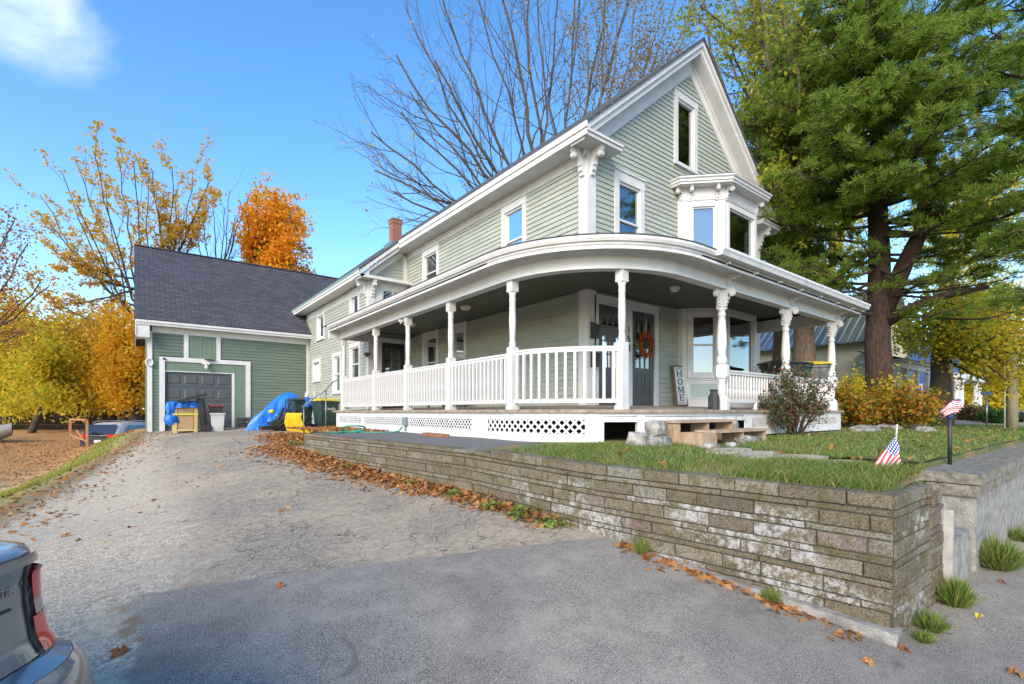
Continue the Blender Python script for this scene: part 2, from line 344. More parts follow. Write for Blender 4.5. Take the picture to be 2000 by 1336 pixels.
# ---- lawn behind the walls
W0 = Vector((3.93, .98)); W1 = Vector((2.78, 10.6))          # outer top line of the long retaining wall
def wallx(y): return W0.x + (W1.x - W0.x) * (y - W0.y) / (W1.y - W0.y)
WTOP = ([.9, 3.5, 4.9, 5.1, 10.6], [-.55, -.53, -.47, -.495, -.455])
def lawn_h(x, y):
    z = -.50 + .05 * sst(2.5, 4.2, y)
    if y < 12:
        k_ = sst(0.1, .9, x - wallx(y)); z = (lerp(y, WTOP) - .02) * (1 - k_) + z * k_
    z += -.012 * max(0, x - 14)
    z += .012 * math.sin(x * 1.9) * math.sin(y * 2.3 + x)
    return z
def lawn():
    m, t, p = nodes('lawn_soil'); p.inputs['Roughness'].default_value = .95; L = t.links.new
    g = nn(t, 'ShaderNodeNewGeometry'); n = nn(t, 'ShaderNodeTexNoise', i_Scale=1.1, i_Detail=6); n2 = nn(t, 'ShaderNodeTexNoise', i_Scale=38, i_Detail=4)
    L(g.outputs[0], n.inputs['Vector']); L(g.outputs[0], n2.inputs['Vector'])
    r = ramp(t, [(.40, (.085, .125, .03)), (.52, (.13, .15, .045)), (.60, (.26, .17, .07))]); r2 = ramp(t, [(.3, (.45, .45, .45)), (.7, (1.3, 1.3, 1.3))]); L(n.outputs[0], r.inputs[0]); L(n2.outputs[0], r2.inputs[0])
    sp = nn(t, 'ShaderNodeSeparateXYZ'); L(g.outputs[0], sp.inputs[0])
    mk = nn(t, 'ShaderNodeMapRange'); mk.inputs[1].default_value = 5.2; mk.inputs[2].default_value = 5.6; L(sp.outputs[1], mk.inputs[0])      # strip of asphalt along the porch
    mkx = nn(t, 'ShaderNodeMapRange'); mkx.inputs[1].default_value = 5.2; mkx.inputs[2].default_value = 4.9; L(sp.outputs[0], mkx.inputs[0])
    mm = nn(t, 'ShaderNodeMath', operation='MULTIPLY'); L(mk.outputs[0], mm.inputs[0]); L(mkx.outputs[0], mm.inputs[1])
    a = nn(t, 'ShaderNodeMix', data_type='RGBA', blend_type='MULTIPLY'); a.inputs[0].default_value = .8; L(r.outputs[0], a.inputs[6]); L(r2.outputs[0], a.inputs[7])
    b = nn(t, 'ShaderNodeMix', data_type='RGBA'); r3 = ramp(t, [(.3, (.09, .088, .088)), (.7, (.19, .185, .18))]); L(n2.outputs[0], r3.inputs[0])
    L(mm.outputs[0], b.inputs[0]); L(a.outputs[2], b.inputs[6]); L(r3.outputs[0], b.inputs[7]); L(b.outputs[2], p.inputs['Base Color'])
    bp = nn(t, 'ShaderNodeBump', i_Strength=.6, i_Distance=.02); L(n2.outputs[0], bp.inputs['Height']); L(bp.outputs[0], p.inputs['Normal'])
    vs = []; fs = []
    ys = [1.02, 1.31] + list(np.arange(1.6, 16, .3)) + [18, 22, 30, 45]; K = 60
    for y in ys:
        xa = wallx(min(y, 10.6)) + .12
        if y > 10.6: xa = wallx(10.6) + .12 + (y - 10.6) * 1.0
        if y > 14.5: xa = 7.5
        for k in range(K):
            f = k / (K - 1); x = xa + (f ** 2.2) * (90 - xa)
            vs.append((x, y, lawn_h(x, y)))
    for j in range(len(ys) - 1):
        for k in range(K - 1):
            a_ = j * K + k
            if vs[a_ + 1][0] > 6.0 and ys[j] < 1.3: continue
            if not (max(vs[a_][0], vs[a_ + 1][0]) > 5.0 and vs[a_][0] < 6.05 and vs[a_][1] < 1.95): fs.append((a_, a_ + 1, a_ + K + 1, a_ + K))
    o = fastmesh('lawn', vs, fs, m); o['kind'] = 'structure'
lawn()
def lawn_edge():
    b = MB()
    for i, x0 in enumerate(np.arange(6.31, 34, .8)): b.box(x0, x0 + .8, 1.295 + .001 * (i % 2), 1.42, -1.3, lawn_h(x0 + .8, 1.4) - .012)
    b.box(4.55, 5.13, 1.21, 2.2, -.9, -.535); b.box(5.131, 6.3, 1.80, 2.4, -.9, -.53); b.box(6.021, 6.31, 1.262, 1.799, -.9, -.58); o = b.build('lawn_edge', bpy.data.materials['lawn_soil']); o['kind'] = 'structure'
lawn_edge()
# ---- retaining walls of coursed blocks
def stonemat(name, mortar=False):
    m, t, p = nodes(name); p.inputs['Roughness'].default_value = .92; L = t.links.new
    g = nn(t, 'ShaderNodeNewGeometry')
    def noise(s_, d=5, r=.6): n = nn(t, 'ShaderNodeTexNoise', i_Scale=s_, i_Detail=d, i_Roughness=r); L(g.outputs[0], n.inputs['Vector']); return n.outputs[0]
    r = ramp(t, [(0, (.12, .098, .068)), (.3, (.18, .148, .098)), (.55, (.145, .118, .075)), (.72, (.22, .19, .14)), (.88, (.20, .19, .15)), (.95, (.17, .10, .085)), (1, (.24, .22, .18))]); L(g.outputs['Random Per Island'], r.inputs[0])
    def mr(v, a, b, c=0, d=1):
        n = nn(t, 'ShaderNodeMapRange'); n.interpolation_type = 'SMOOTHSTEP'
        for i, q in enumerate((a, b, c, d)): n.inputs[i + 1].default_value = q
        L(v, n.inputs[0]); return n.outputs[0]
    def mix(f, a, b, bt='MIX'):
        n = nn(t, 'ShaderNodeMix', data_type='RGBA', blend_type=bt)
        if isinstance(f, (int, float)): n.inputs[0].default_value = f
        else: L(f, n.inputs[0])
        for i, q in ((6, a), (7, b)):
            if isinstance(q, tuple): n.inputs[i].default_value = (*q, 1)
            else: L(q, n.inputs[i])
        return n.outputs[2]
    def mul(a, b):
        n = nn(t, 'ShaderNodeMath', operation='MULTIPLY')
        for i, q in enumerate((a, b)):
            if isinstance(q, (int, float)): n.inputs[i].default_value = q
            else: L(q, n.inputs[i])
        return n.outputs[0]
    sp = nn(t, 'ShaderNodeSeparateXYZ'); L(g.outputs[0], sp.inputs[0])
    fine = noise(95, 4, .85); c = mix(.9, r.outputs[0], mix(mr(fine, .36, .64), (.40, .38, .34), (1.75, 1.75, 1.75)), 'MULTIPLY')
    low = mr(sp.outputs[2], -.70, -.78); ynear = mr(sp.outputs[1], 5.2, 3.6)
    eff = mul(mul(mr(noise(16, 7, .78), .45, .55), mr(noise(1.6, 3), .40, .54)), mul(low, ynear))
    ri = nn(t, 'ShaderNodeMath', operation='GREATER_THAN'); 
    fr = nn(t, 'ShaderNodeMath', operation='FRACT'); ml = nn(t, 'ShaderNodeMath', operation='MULTIPLY'); ml.inputs[1].default_value = 7.31; L(g.outputs['Random Per Island'], ml.inputs[0]); L(ml.outputs[0], fr.inputs[0]); L(fr.outputs[0], ri.inputs[0]); ri.inputs[1].default_value = .30
    c = mix(mul(eff, mul(ri.outputs[0], .84)), c, (.50, .49, .48))
    c = mix(mul(mr(noise(7, 6, .75), .49, .62), .75), c, (.105, .088, .02))
    c = mix(mul(mr(noise(26, 6, .75), .52, .64), .6), c, (.04, .034, .024))
    L(c, p.inputs['Base Color'])
    b = nn(t, 'ShaderNodeBump', i_Strength=.9, i_Distance=.012); L(fine, b.inputs['Height'])
    b2 = nn(t, 'ShaderNodeBump', i_Strength=.7, i_Distance=.03); L(noise(14, 4), b2.inputs['Height']); L(b.outputs[0], b2.inputs['Normal']); L(b2.outputs[0], p.inputs['Normal'])
    return m
STONE = stonemat('coursed_block'); MORTAR = mat('dark_mortar', (.075, .065, .045), (.04, .036, .028), scale=20, rough=.95, bump=.4)
CONC = mat('rough_concrete', (.33, .32, .30), (.19, .18, .16), scale=9, rough=.92, bump=.7, bscale=50)
def blockwall(parent, a, b, zt, zb, th=.22, top=None, seed=1, gap=.009, pairs=(.108, .052), first=.10):
    rr = random.Random(seed); a = Vector(a); b = Vector(b); d = (b - a); ln = d.length; d.normalize(); nrm = Vector((-d.y, d.x))
    mb = MB(); mo = MB()
    z = zt; k = 0; rows = []
    while z > zb:
        h = first if k == 0 else (pairs[1] if k % 2 else pairs[0])
        h *= rr.uniform(.93, 1.07) if k else 1
        rows.append((z - h, z)); z -= h; k += 1
    for ri, (z0, z1) in enumerate(rows):
        s_ = -rr.uniform(0, .3)
        while s_ < ln:
            l = rr.uniform(.28, .46) if ri else rr.uniform(.3, .5)
            if z1 - z0 < .07: l *= rr.choice((1, 1.5, 2))
            s0, s1 = max(0, s_), min(ln, s_ + l); s_ += l
            if s1 - s0 < .03: continue
            dz = top((s0 + s1) / 2) if top else 0
            if ri == 0 and dz < -.09 : continue
            if ri == 0: zz1 = z1 + (top(-1 - s0) if top else 0)
            else: zz1 = z1
            zz0 = z0
            out = rr.uniform(-.008, .012) + (.006 if ri == 0 else 0)
            # outer face is on the -nrm side... rounded by a chamfer
            c0 = gap / 2; ch = .007
            fr = []
            for sgn, inset in ((0, 0), (1, ch)):
                pass
            A = s0 + c0; B = s1 - c0; Z0 = zz0 + c0; Z1 = zz1 - c0
            def pt(s__, o__, z__): q = a + d * s__ - nrm * o__; return (q.x, q.y, z__ + (top(s__) if top else 0))
            jit = lambda: rr.uniform(-.006, .005)
            vs = [pt(A, -th, Z0), pt(B, -th, Z0), pt(B, -th, Z1), pt(A, -th, Z1), pt(A, out - ch, Z0), pt(B, out - ch, Z0), pt(B, out - ch, Z1), pt(A, out - ch, Z1),
                  pt(A + ch + jit(), out, Z0 + ch + jit()), pt(B - ch + jit(), out, Z0 + ch + jit()), pt(B - ch + jit(), out, Z1 - ch + jit()), pt(A + ch + jit(), out, Z1 - ch + jit())]
            mb.add(vs, [(0, 1, 2, 3), (0, 4, 5, 1), (1, 5, 6, 2), (2, 6, 7, 3), (3, 7, 4, 0), (4, 8, 9, 5), (5, 9, 10, 6), (6, 10, 11, 7), (7, 11, 8, 4), (8, 11, 10, 9)])
    segs = max(1, int(ln / .5))
    for i in range(segs):
        s0, s1 = ln * i / segs, ln * (i + 1) / segs; dz = top((s0 + s1) / 2) - .05 if top else 0
        q = a + d * (s0 + s1) / 2 + nrm * (th / 2)
        mo.obox((q.x, q.y, (zb + zt - .012 + dz) / 2), (d.x, d.y, 0), (nrm.x, nrm.y, 0), (0, 0, 1), (s1 - s0) / 2 + .0005 * (i % 2), th / 2 - .014, (zt - .012 + dz - zb) / 2)
    return mb, mo
rw = thing('retaining_wall', 'long mossy block retaining wall with white stains beside the driveway', 'wall', (W0.x, W0.y, -1.5))
# long run: direction from far end to corner keeps the outer face towards the drive
LN = (W0 - W1).length
def toplong(s_):
    y = W1.y + (W0.y - W1.y) * s_ / LN
    if s_ < 0: return -.045 if W1.y + (W0.y - W1.y) * (-1 - s_) / LN > 5.0 else 0
    return lerp(y, ([.9, 3.5, 4.9, 5.2, 10.6], [0, .02, .08, .10, .14]))
mb, mo = blockwall(rw, (W1.x, W1.y), (W0.x, W0.y), -.55, -1.68, th=.24, top=toplong, seed=3)
mb.build('block_face', STONE, rw); mo.build('mortar', MORTAR, rw)
mb, mo = blockwall(rw, (W0.x + .012, W0.y - .004), (4.78, .96), -.55, -1.68, th=.24, seed=5)
mb.build('side_block_face', STONE, rw); mo.build('side_mortar', MORTAR, rw)
mb, mo = blockwall(rw, (4.79, .958), (5.12, .958), -.63, -1.68, th=.24, seed=6)
mb.build('lower_block_end', STONE, rw)
m2 = MB(); m2.beam((W0.x + .0, W0.y - .03, -1.50), (W0.x - .20, W0.y + 1.9, -1.34), .16, .14); m2.build('footing', CONC, rw)
# ---- second wall, entry steps to the lawn
sw = thing('retaining_wall', 'weathered concrete wall with stone cap along the sidewalk on the right', 'wall', (6.02, .9, -1.45))
ROCKM = mat('weathered_stone_cap', (.26, .235, .19), (.13, .115, .085), scale=14, rough=.95, bump=.9, bscale=35)
b = MB()
for i, (x0, x1) in enumerate(((6.02, 7.05), (7.06, 8.3), (8.31, 9.6), (9.61, 11.2), (11.21, 13), (13.01, 16), (16.01, 22), (22.01, 34))): b.box(x0, x1, .86 + .006 * (i % 3), 1.30, -.665 - .006 * (i % 2), -.57 - .006 * (i % 2))
b.build('stone_cap', ROCKM, sw)
b = MB()
for i, x0 in enumerate(np.arange(6.02, 30, .42)): b.box(x0 + .006, x0 + .414, .875 + .008 * (i % 2), 1.25, -.78, -.675)
b.box(6.02, 6.3, 1.305, 2.4, -.68, -.575); b.box(6.04, 6.3, 1.255, 2.4, -.79, -.69)
b.build('cap_course', ROCKM, sw)
b = MB(); b.box(6.06, 7.7, .90, 1.2, -1.7, -.785); b.box(7.74, 34, .90, 1.2, -1.7, -.785); b.box(6.06, 6.26, 1.205, 2.4, -1.7, -.80)
b.build('concrete_face', CONC, sw)
stp = thing('concrete_steps', 'worn concrete steps between the two retaining walls', 'steps', (5.55, 1.3, -1.4))
b = MB(); b.box(5.20, 6.035, .93, 1.30, -1.6, -1.07); b.box(5.14, 6.04, 1.31, 1.65, -1.6, -.83); b.box(5.14, 6.04, 1.66, 2.7, -1.6, -.60); b.build('treads', CONC, stp)
b = MB(); b.obox((5.155, .93, -1.13), (1, 0, 0), (0, 1, 0), (.09, .0, 1), .014, .03, .34); b.build('side_slab', mat('pale_slab', (.42, .41, .38), (.3, .29, .26), scale=10, rough=.9), stp)
# ================================================================ THE HOUSE
FY, SX, WX, JY, GY = 6.635, 7.04, 5.75, 14.6, 21.2
house = thing('house', 'two storey sage green clapboard house with white trim and wraparound porch', 'house', (10.5, 12, -.5))
def V3(ax, a, c, z): return (a, c, z) if ax == 'x' else (c, a, z)
def siding(mb, ax, c, z0, z1, ext, holes, lap=.105, out=.024, sgn=-1):
    n = int(math.ceil((z1 - z0) / lap)); 
    for i in range(n):
        a, b_ = z0 + i * lap, min(z1, z0 + (i + 1) * lap); e = ext((a + b_) / 2)
        if e is None: continue
        iv = [e]; zm = (a + b_) / 2
        for (h0, h1, q0, q1) in holes:
            if q0 < zm < q1:
                nv = []
                for s0, s1 in iv:
                    if h1 <= s0 or h0 >= s1: nv.append((s0, s1)); continue
                    if h0 > s0: nv.append((s0, h0))
                    if h1 < s1: nv.append((h1, s1))
                iv = nv
        for s0, s1 in iv:
            if s1 - s0 < .01: continue
            mb.add([V3(ax, s0, c + sgn * out, a), V3(ax, s1, c + sgn * out, a), V3(ax, s1, c + sgn * .004, b_), V3(ax, s0, c + sgn * .004, b_), V3(ax, s0, c + sgn * .0, a), V3(ax, s1, c, a)],
                   [(0, 1, 2, 3), (0, 4, 5, 1)])
def window(parent, ax, c, a0, a1, z0, z1, sashes='double', cas=.12, head=.17, curtain=None, dark=BLACK, sgn=-1, proud=.045, split=.5, name='window', skirt=.05, lab=None, sashm=None, deep=.45):
    """a0..a1,z0..z1: glazed opening incl. sash; casing is added round it."""
    f = MB()
    def bx(m_, p0, p1, q0, q1, o0, o1):
        A, B = sorted((c + sgn * o0, c + sgn * o1))
        (m_.box(p0, p1, A, B, q0, q1) if ax == 'x' else m_.box(A, B, p0, p1, q0, q1))
    bx(f, a0 - cas, a0, z0 - skirt, z1, -.01, proud); bx(f, a1, a1 + cas, z0 - skirt, z1, -.01, proud)
    bx(f, a0 - cas - .012, a1 + cas + .012, z1, z1 + head, -.01, proud + .006); bx(f, a0 - cas - .03, a1 + cas + .03, z1 + head, z1 + head + .025, -.01, proud + .035)
    bx(f, a0 - cas - .02, a1 + cas + .02, z0 - skirt - .04, z0 - skirt, -.01, proud + .03); bx(f, a0, a1, z0 - skirt, z0, -.01, proud - .005)
    o = f.build(name, WHITE, parent)
    if lab: o['label'] = lab
    s = MB(); w_ = .045
    bx(s, a0, a0 + w_, z0, z1, -.06, .012); bx(s, a1 - w_, a1, z0, z1, -.06, .012); bx(s, a0 + w_, a1 - w_, z0, z0 + w_, -.06, .012); bx(s, a0 + w_, a1 - w_, z1 - w_, z1, -.06, .012)
    if sashes == 'double': zm = z0 + (z1 - z0) * split; bx(s, a0 + w_, a1 - w_, zm - .02, zm + .02, -.05, .016)
    if sashes == 'slider': am = (a0 + a1) / 2; bx(s, am - .022, am + .022, z0 + w_, z1 - w_, -.05, .008)
    s.build('sash', sashm or WHITE, o)
    g = MB(); g.add([V3(ax, a0 + w_, c - sgn * .03, z0 + w_), V3(ax, a1 - w_, c - sgn * .03, z0 + w_), V3(ax, a1 - w_, c - sgn * .03, z1 - w_), V3(ax, a0 + w_, c - sgn * .03, z1 - w_)], [(0, 1, 2, 3)]); g.build('pane', GLASS, o)
    d = MB(); i0, i1 = c - sgn * .062, c - sgn * deep
    q = [V3(ax, A, i, Z) for i in (i0, i1) for A, Z in ((a0, z0), (a1, z0), (a1, z1), (a0, z1))]
    d.add(q, [(4, 5, 6, 7), (0, 4, 5, 1), (1, 5, 6, 2), (2, 6, 7, 3), (3, 7, 4, 0)]); d.build('dark_room', DARKROOM, o)
    if curtain:
        k = MB(); cm, (f0, f1), (y0, y1) = curtain; n = 24; A0 = a0 + .03 + (a1 - a0 - .06) * f0; A1 = a0 + .03 + (a1 - a0 - .06) * f1
        Z0 = z0 + .03 + (z1 - z0 - .06) * y0; Z1 = z0 + .03 + (z1 - z0 - .06) * y1
        pts = [(A0 + (A1 - A0) * i / n, c - sgn * (.10 + .014 * math.sin(i * 1.9))) for i in range(n + 1)]
        k.add([V3(ax, A, cc, Z) for Z in (Z0, Z1) for A, cc in pts], [(i, i + 1, i + n + 2, i + n + 1) for i in range(n)], True); k.build('curtain', cm, o)
    return o
HI = []   # holes front: (x0,x1,z0,z1)
sideH, wingH, frontH = [], [], []
# --- windows
frontH.append((7.95, 8.66, 3.70, 4.80)); window(house, 'x', FY, 7.95, 8.66, 3.70, 4.80, 'double', cas=.13, head=.20, split=.28, curtain=(CURTB, (0, 1), (.3, 1)), lab='front window under the gable with its lower sash open', name='window')
frontH.append((10.06, 10.74, 5.86, 7.36)); window(house, 'x', FY, 10.06, 10.74, 5.86, 7.36, 'single', cas=.14, head=.17, lab='tall single pane attic window in the gable')
sideH.append((8.62, 9.30, 3.62, 4.74)); window(house, 'y', SX, 8.62, 9.30, 3.62, 4.74, 'double', split=.36, curtain=(CURT, (0, .3), (0, 1)))
sideH.append((12.60, 13.38, 3.60, 4.73)); window(house, 'y', SX, 12.62, 13.38, 3.60, 4.73, 'double', split=.5, curtain=(CURT, (.55, 1), (0, 1)))
sideH.append((12.62, 13.38, .70, 2.24)); window(house, 'y', SX, 12.62, 13.38, .70, 2.24, 'double', curtain=(CURT, (0, .25), (0, 1)))
sideH.append((11.12, 11.72, .70, 2.22)); window(house, 'y', SX, 11.12, 11.72, .70, 2.22, 'double')
wingH.append((15.48, 16.16, 2.98, 3.86)); window(house, 'y', WX, 15.48, 16.16, 2.98, 3.86, 'single', cas=.1, head=.12)
wingH.append((19.12, 19.88, 2.86, 3.72)); window(house, 'y', WX, 19.12, 19.88, 2.86, 3.72, 'single', cas=.1, head=.12)
wingH.append((15.40, 16.14, 1.00, 2.12)); window(house, 'y', WX, 15.40, 16.14, 1.00, 2.12, 'double', cas=.12, curtain=(CURT, (0, 1), (.5, 1)))
wingH.append((17.22, 17.92, .72, 1.98)); window(house, 'y', WX, 17.22, 17.92, .72, 1.98, 'double', cas=.12, curtain=(CURT, (0, 1), (.5, 1)))
wingH.append((19.62, 20.42, 1.26, 1.96)); window(house, 'y', WX, 19.62, 20.42, 1.26, 1.96, 'slider', cas=.12)
jogH = [(6.17, 6.80, 3.30, 3.86)]; window(house, 'x', JY, 6.17, 6.90, 3.25, 3.86, 'slider', cas=.08, head=.06, curtain=(CURT, (0, .16), (0, 1)))
# --- walls
frontH += [(7.32, 9.17, .0, 2.2), (10.1, 12.9, -1, 5.3)]
slope = (8.71 - 5.35) / 3.92
def gab(z):
    if z < 5.2: return (SX, 14.05)
    h = (8.62 - z) / slope
    return (10.55 - h, 10.55 + h) if h > .02 else None
mb = MB(); siding(mb, 'x', FY, .02, 8.6, gab, frontH); siding(mb, 'y', SX, .02, 5.2, lambda z: (FY, JY), sideH)
siding(mb, 'y', WX, -.5, 4.1, lambda z: (JY, GY + .3), wingH)
siding(mb, 'x', JY, 4.12, 5.2, lambda z: (max(WX, 6.63 - (5.30 - z) / slope + .05), SX), [])
siding(mb, 'x', JY, .0, 4.1, lambda z: (WX, SX), [(6.15, 6.95, -.1, 2.25), (5.9, SX, 3.0, 4.05)])
mb.build('clapboard_wall', SAGE, house)
mb = MB(); mb.box(SX + .5, 14.05, FY + .6, 26, -.6, 5.1); mb.box(WX + .5, 14.05, JY + .5, 26, -.6, 4.0); mb.box(WX + .5, SX + .6, GY + .2, 26, -.6, 4.0)
mb.box(13.9, 14.05, FY, 8, -.6, 5.2); mb.build('rear_wall', SAGE, house)
mb = MB(); mb.box(SX + .03, 14.0, FY + .03, FY + .3, -.6, .0); mb.box(SX + .03, SX + .3, FY, JY, -.6, .0); mb.box(WX + .03, WX + .3, JY, GY, -.8, -.48); mb.build('foundation', CONC, house)
# --- trim boards
t_ = MB()
def cb(x0, x1, y0, y1, z0, z1): q_ = MB(); q_.box(x0, x1, y0, y1, z0, z1); q_.build('trim_board', WHITE, house)
cb(SX - .045, SX + .20, FY - .045, FY + .0, .04, 5.2); cb(SX - .045, SX, FY, FY + .20, .04, 5.2)                # main corner board
cb(SX - .05, SX + .22, FY - .052, FY - .046, .04, .22)
cb(SX - .03, SX, FY + .2, JY, 4.93, 5.25); cb(SX - .06, SX - .03, FY + .2, JY, 5.14, 5.25)                           # side frieze
cb(WX - .045, WX, JY, JY + .16, -.45, 4.05); cb(WX - .045, WX + .16, JY - .045, JY, 0, 4.05)              # jog corner
cb(SX - .16, SX - .02, JY - .035, JY, 4.10, 5.0)
cb(WX + .16, SX - .02, JY - .03, JY, 3.84, 4.10); cb(WX + .16, 6.10, JY - .03, JY, 2.9, 3.84); cb(6.98, SX - .02, JY - .03, JY, 2.9, 3.84)
cb(WX - .03, WX, JY + .16, GY - .02, 3.78, 4.02)                                                                      # wing frieze
cb(13.85, 14.09, FY - .045, FY, .04, 5.2)
# --- roofs
def slab(mb, pts, th=.10):      # pts: 4 corners on top surface
    p_ = [Vector(q) for q in pts]; n_ = (p_[1] - p_[0]).cross(p_[2] - p_[0]).normalized()
    if n_.z < 0: n_ = -n_
    lo = [q - n_ * th for q in p_]; mb.add(p_ + lo, [(0, 1, 2, 3), (7, 6, 5, 4), (0, 4, 5, 1), (1, 5, 6, 2), (2, 6, 7, 3), (3, 7, 4, 0)])
ya = FY - .38
rf = MB(); slab(rf, [(6.60, ya - .03, 5.40), (10.55, ya - .03, 5.40 + 3.95 * slope), (10.55, 26.2, 5.40 + 3.95 * slope), (6.60, 26.2, 5.40)], .05)
slab(rf, [(14.50, ya - .03, 5.40), (10.55, ya - .03, 5.40 + 3.95 * slope), (10.55, 26.2, 5.40 + 3.95 * slope), (14.50, 26.2, 5.40)], .05)
zw = 5.40 - 1.30 * slope
slab(rf, [(5.30, JY - .38, zw), (6.62, JY - .38, 5.40 + .02 * slope), (6.62, 26.2, 5.40 + .02 * slope), (5.30, 26.2, zw)], .05)
roof = rf.build('roof', ROOFM, house)
ch = MB(); ch.box(8.0, 8.38, 17.9, 18.24, 5.8, 7.55); ch.box(7.98, 8.40, 17.88, 18.26, 7.42, 7.56); ch.box(7.96, 8.42, 17.86, 18.28, 7.56, 7.60); c_ = ch.build('chimney', BRICK, roof)
ch = MB(); ch.box(7.85, 8.3, 17.70, 18.4, 6.1, 6.62); ch.build('flashing', METAL, c_)
# --- cornices: rake boards, soffits, eaves
e_ = MB()
def rake(x0, z0, x1, z1, y, wy, dz0, dz1):     # board following the slope between (x0,z0),(x1,z1); vertical extent z-dz0..z-dz1
    e_.prism([(x0, z0 - dz0), (x1, z1 - dz0), (x1, z1 - dz1), (x0, z0 - dz1)], y, y + wy, lambda a, b, t: (a, t, b))
zt0, zt1 = 5.35, 8.71
for sx in (1, -1):
    X0, X1 = 10.55 - sx * 3.94, 10.55
    rake(X0, zt0 - .0, X1, zt1 + .02, ya - .0, .05, .0, .13)            # crown
    rake(X0, zt0 - .0, X1, zt1 + .02, ya + .05, .03, .13, .27)       # fascia
    rake(X0 + sx * .0, zt0, X1, zt1, ya + .08, FY - ya - .05, .20, .27)   # soffit slab
    rake(X0 + sx * .3, zt0 + .3 * slope, X1, zt1, FY - .05, .05, .27, .62)   # rake frieze on wall
    rake(X0 + sx * .3, zt0 + .3 * slope, X1, zt1, FY - .075, .025, .27, .36)
    # cornice returns
    xa, xb = sorted((10.55 - sx * 3.962, 10.55 - sx * 2.93))
    e_.box(xa, xb, ya - .02, FY - .002, 5.13, 5.20); e_.box(xa, xb, ya - .05, FY - .004, 5.20, 5.25)
    e_.prism([(xa if sx > 0 else xb, 5.25), (xb if sx > 0 else xa, 5.25), (10.55 - sx * 3.45, 5.38), (10.55 - sx * 3.96, 5.36)], ya + .09, FY - .01, lambda a, b, t: (a, t, b))
# side eave
e_.box(6.60, SX - .0, FY, JY - .0, 5.135, 5.17); e_.box(6.57, 6.605, ya - .04, JY - .35, 5.122, 5.24); e_.box(6.545, 6.585, ya - .06, JY - .38, 5.24, 5.352)
# wing eave + half gable
e_.box(5.34, WX, JY - .3, 25, zw - .21, zw - .17); e_.box(5.31, 5.345, JY - .36, 25, zw - .22, zw - .12); e_.box(5.285, 5.32, JY - .38, 25, zw - .12, zw - .05)
rake(5.30, zw - .05, 6.62, 5.35, JY - .38, .05, 0, .12); rake(5.33, zw - .05, 6.62, 5.33, JY - .33, .03, .12, .24); rake(5.33, zw - .04, 6.62, 5.33, JY - .30, .30, .17, .24)
rake(5.75, zw + .3, 6.85, 5.35 + .15, JY - .04, .04, .27, .48)
e_.box(5.28, SX + .0, JY - .30, JY - .0, 4.06, 4.12); e_.box(5.28, SX + .0, JY - .33, JY - .29, 4.06, 4.15)
e_.build('cornice', WHITE, house)
ed = MB(); ed.box(5.27, 5.29, JY - .38, 22.6, zw - .05, zw + .01); ed.build('drip_edge', mat('teal_drip_edge', (.16, .28, .27), rough=.5), house)
# scroll brackets
def bracket(name, p, out, h=.55, d=.36, w_=.10):
    """p: top inner point against the wall under the soffit; out: unit outward (x,y)"""
    o3 = Vector((out[0], out[1], 0)); s3 = Vector((-out[1], out[0], 0)); p = Vector(p)
    pr = [(0, 0), (d, 0), (d, -.06 * h / .55)]
    for k in range(9):   # upper scroll
        a = math.radians(60 - k * 32); pr.append((d * .80 + .055 * math.cos(a), -.16 * h / .55 + .055 * math.sin(a)))
    pr += [(d * .55, -.17 * h / .55), (d * .38, -.26 * h / .55), (d * .40, -.33 * h / .55), (d * .28, -.36 * h / .55), (d * .30, -.44 * h / .55), (d * .16, -.47 * h / .55), (d * .17, -.53 * h / .55), (0, -h)]
    mb = MB(); mb.prism(pr, -w_ / 2, w_ / 2, lambda a, b, t: p + o3 * a + Vector((0, 0, b)) + s3 * t)
    mb.prism([(d * .80 + .03 * math.cos(k), -.16 * h / .55 + .03 * math.sin(k)) for k in np.arange(0, 6.2, .7)], -w_ / 2 - .012, w_ / 2 + .012, lambda a, b, t: p + o3 * a + Vector((0, 0, b)) + s3 * t)
    return mb.build('bracket', WHITE, house)
bracket('bracket', (SX - .045, FY + .08, 5.13), (-1, 0), h=.50, d=.31); bracket('bracket', (SX + .07, FY - .045, 5.13), (0, -1), h=.50, d=.29)
bracket('bracket', (WX - .045, JY + .08, 4.05), (-1, 0), h=.5, d=.32); bracket('bracket', (WX + .08, JY - .045, 4.05), (0, -1), h=.5, d=.26); bracket('bracket', (13.97, FY - .045, 5.13), (0, -1), d=.33)
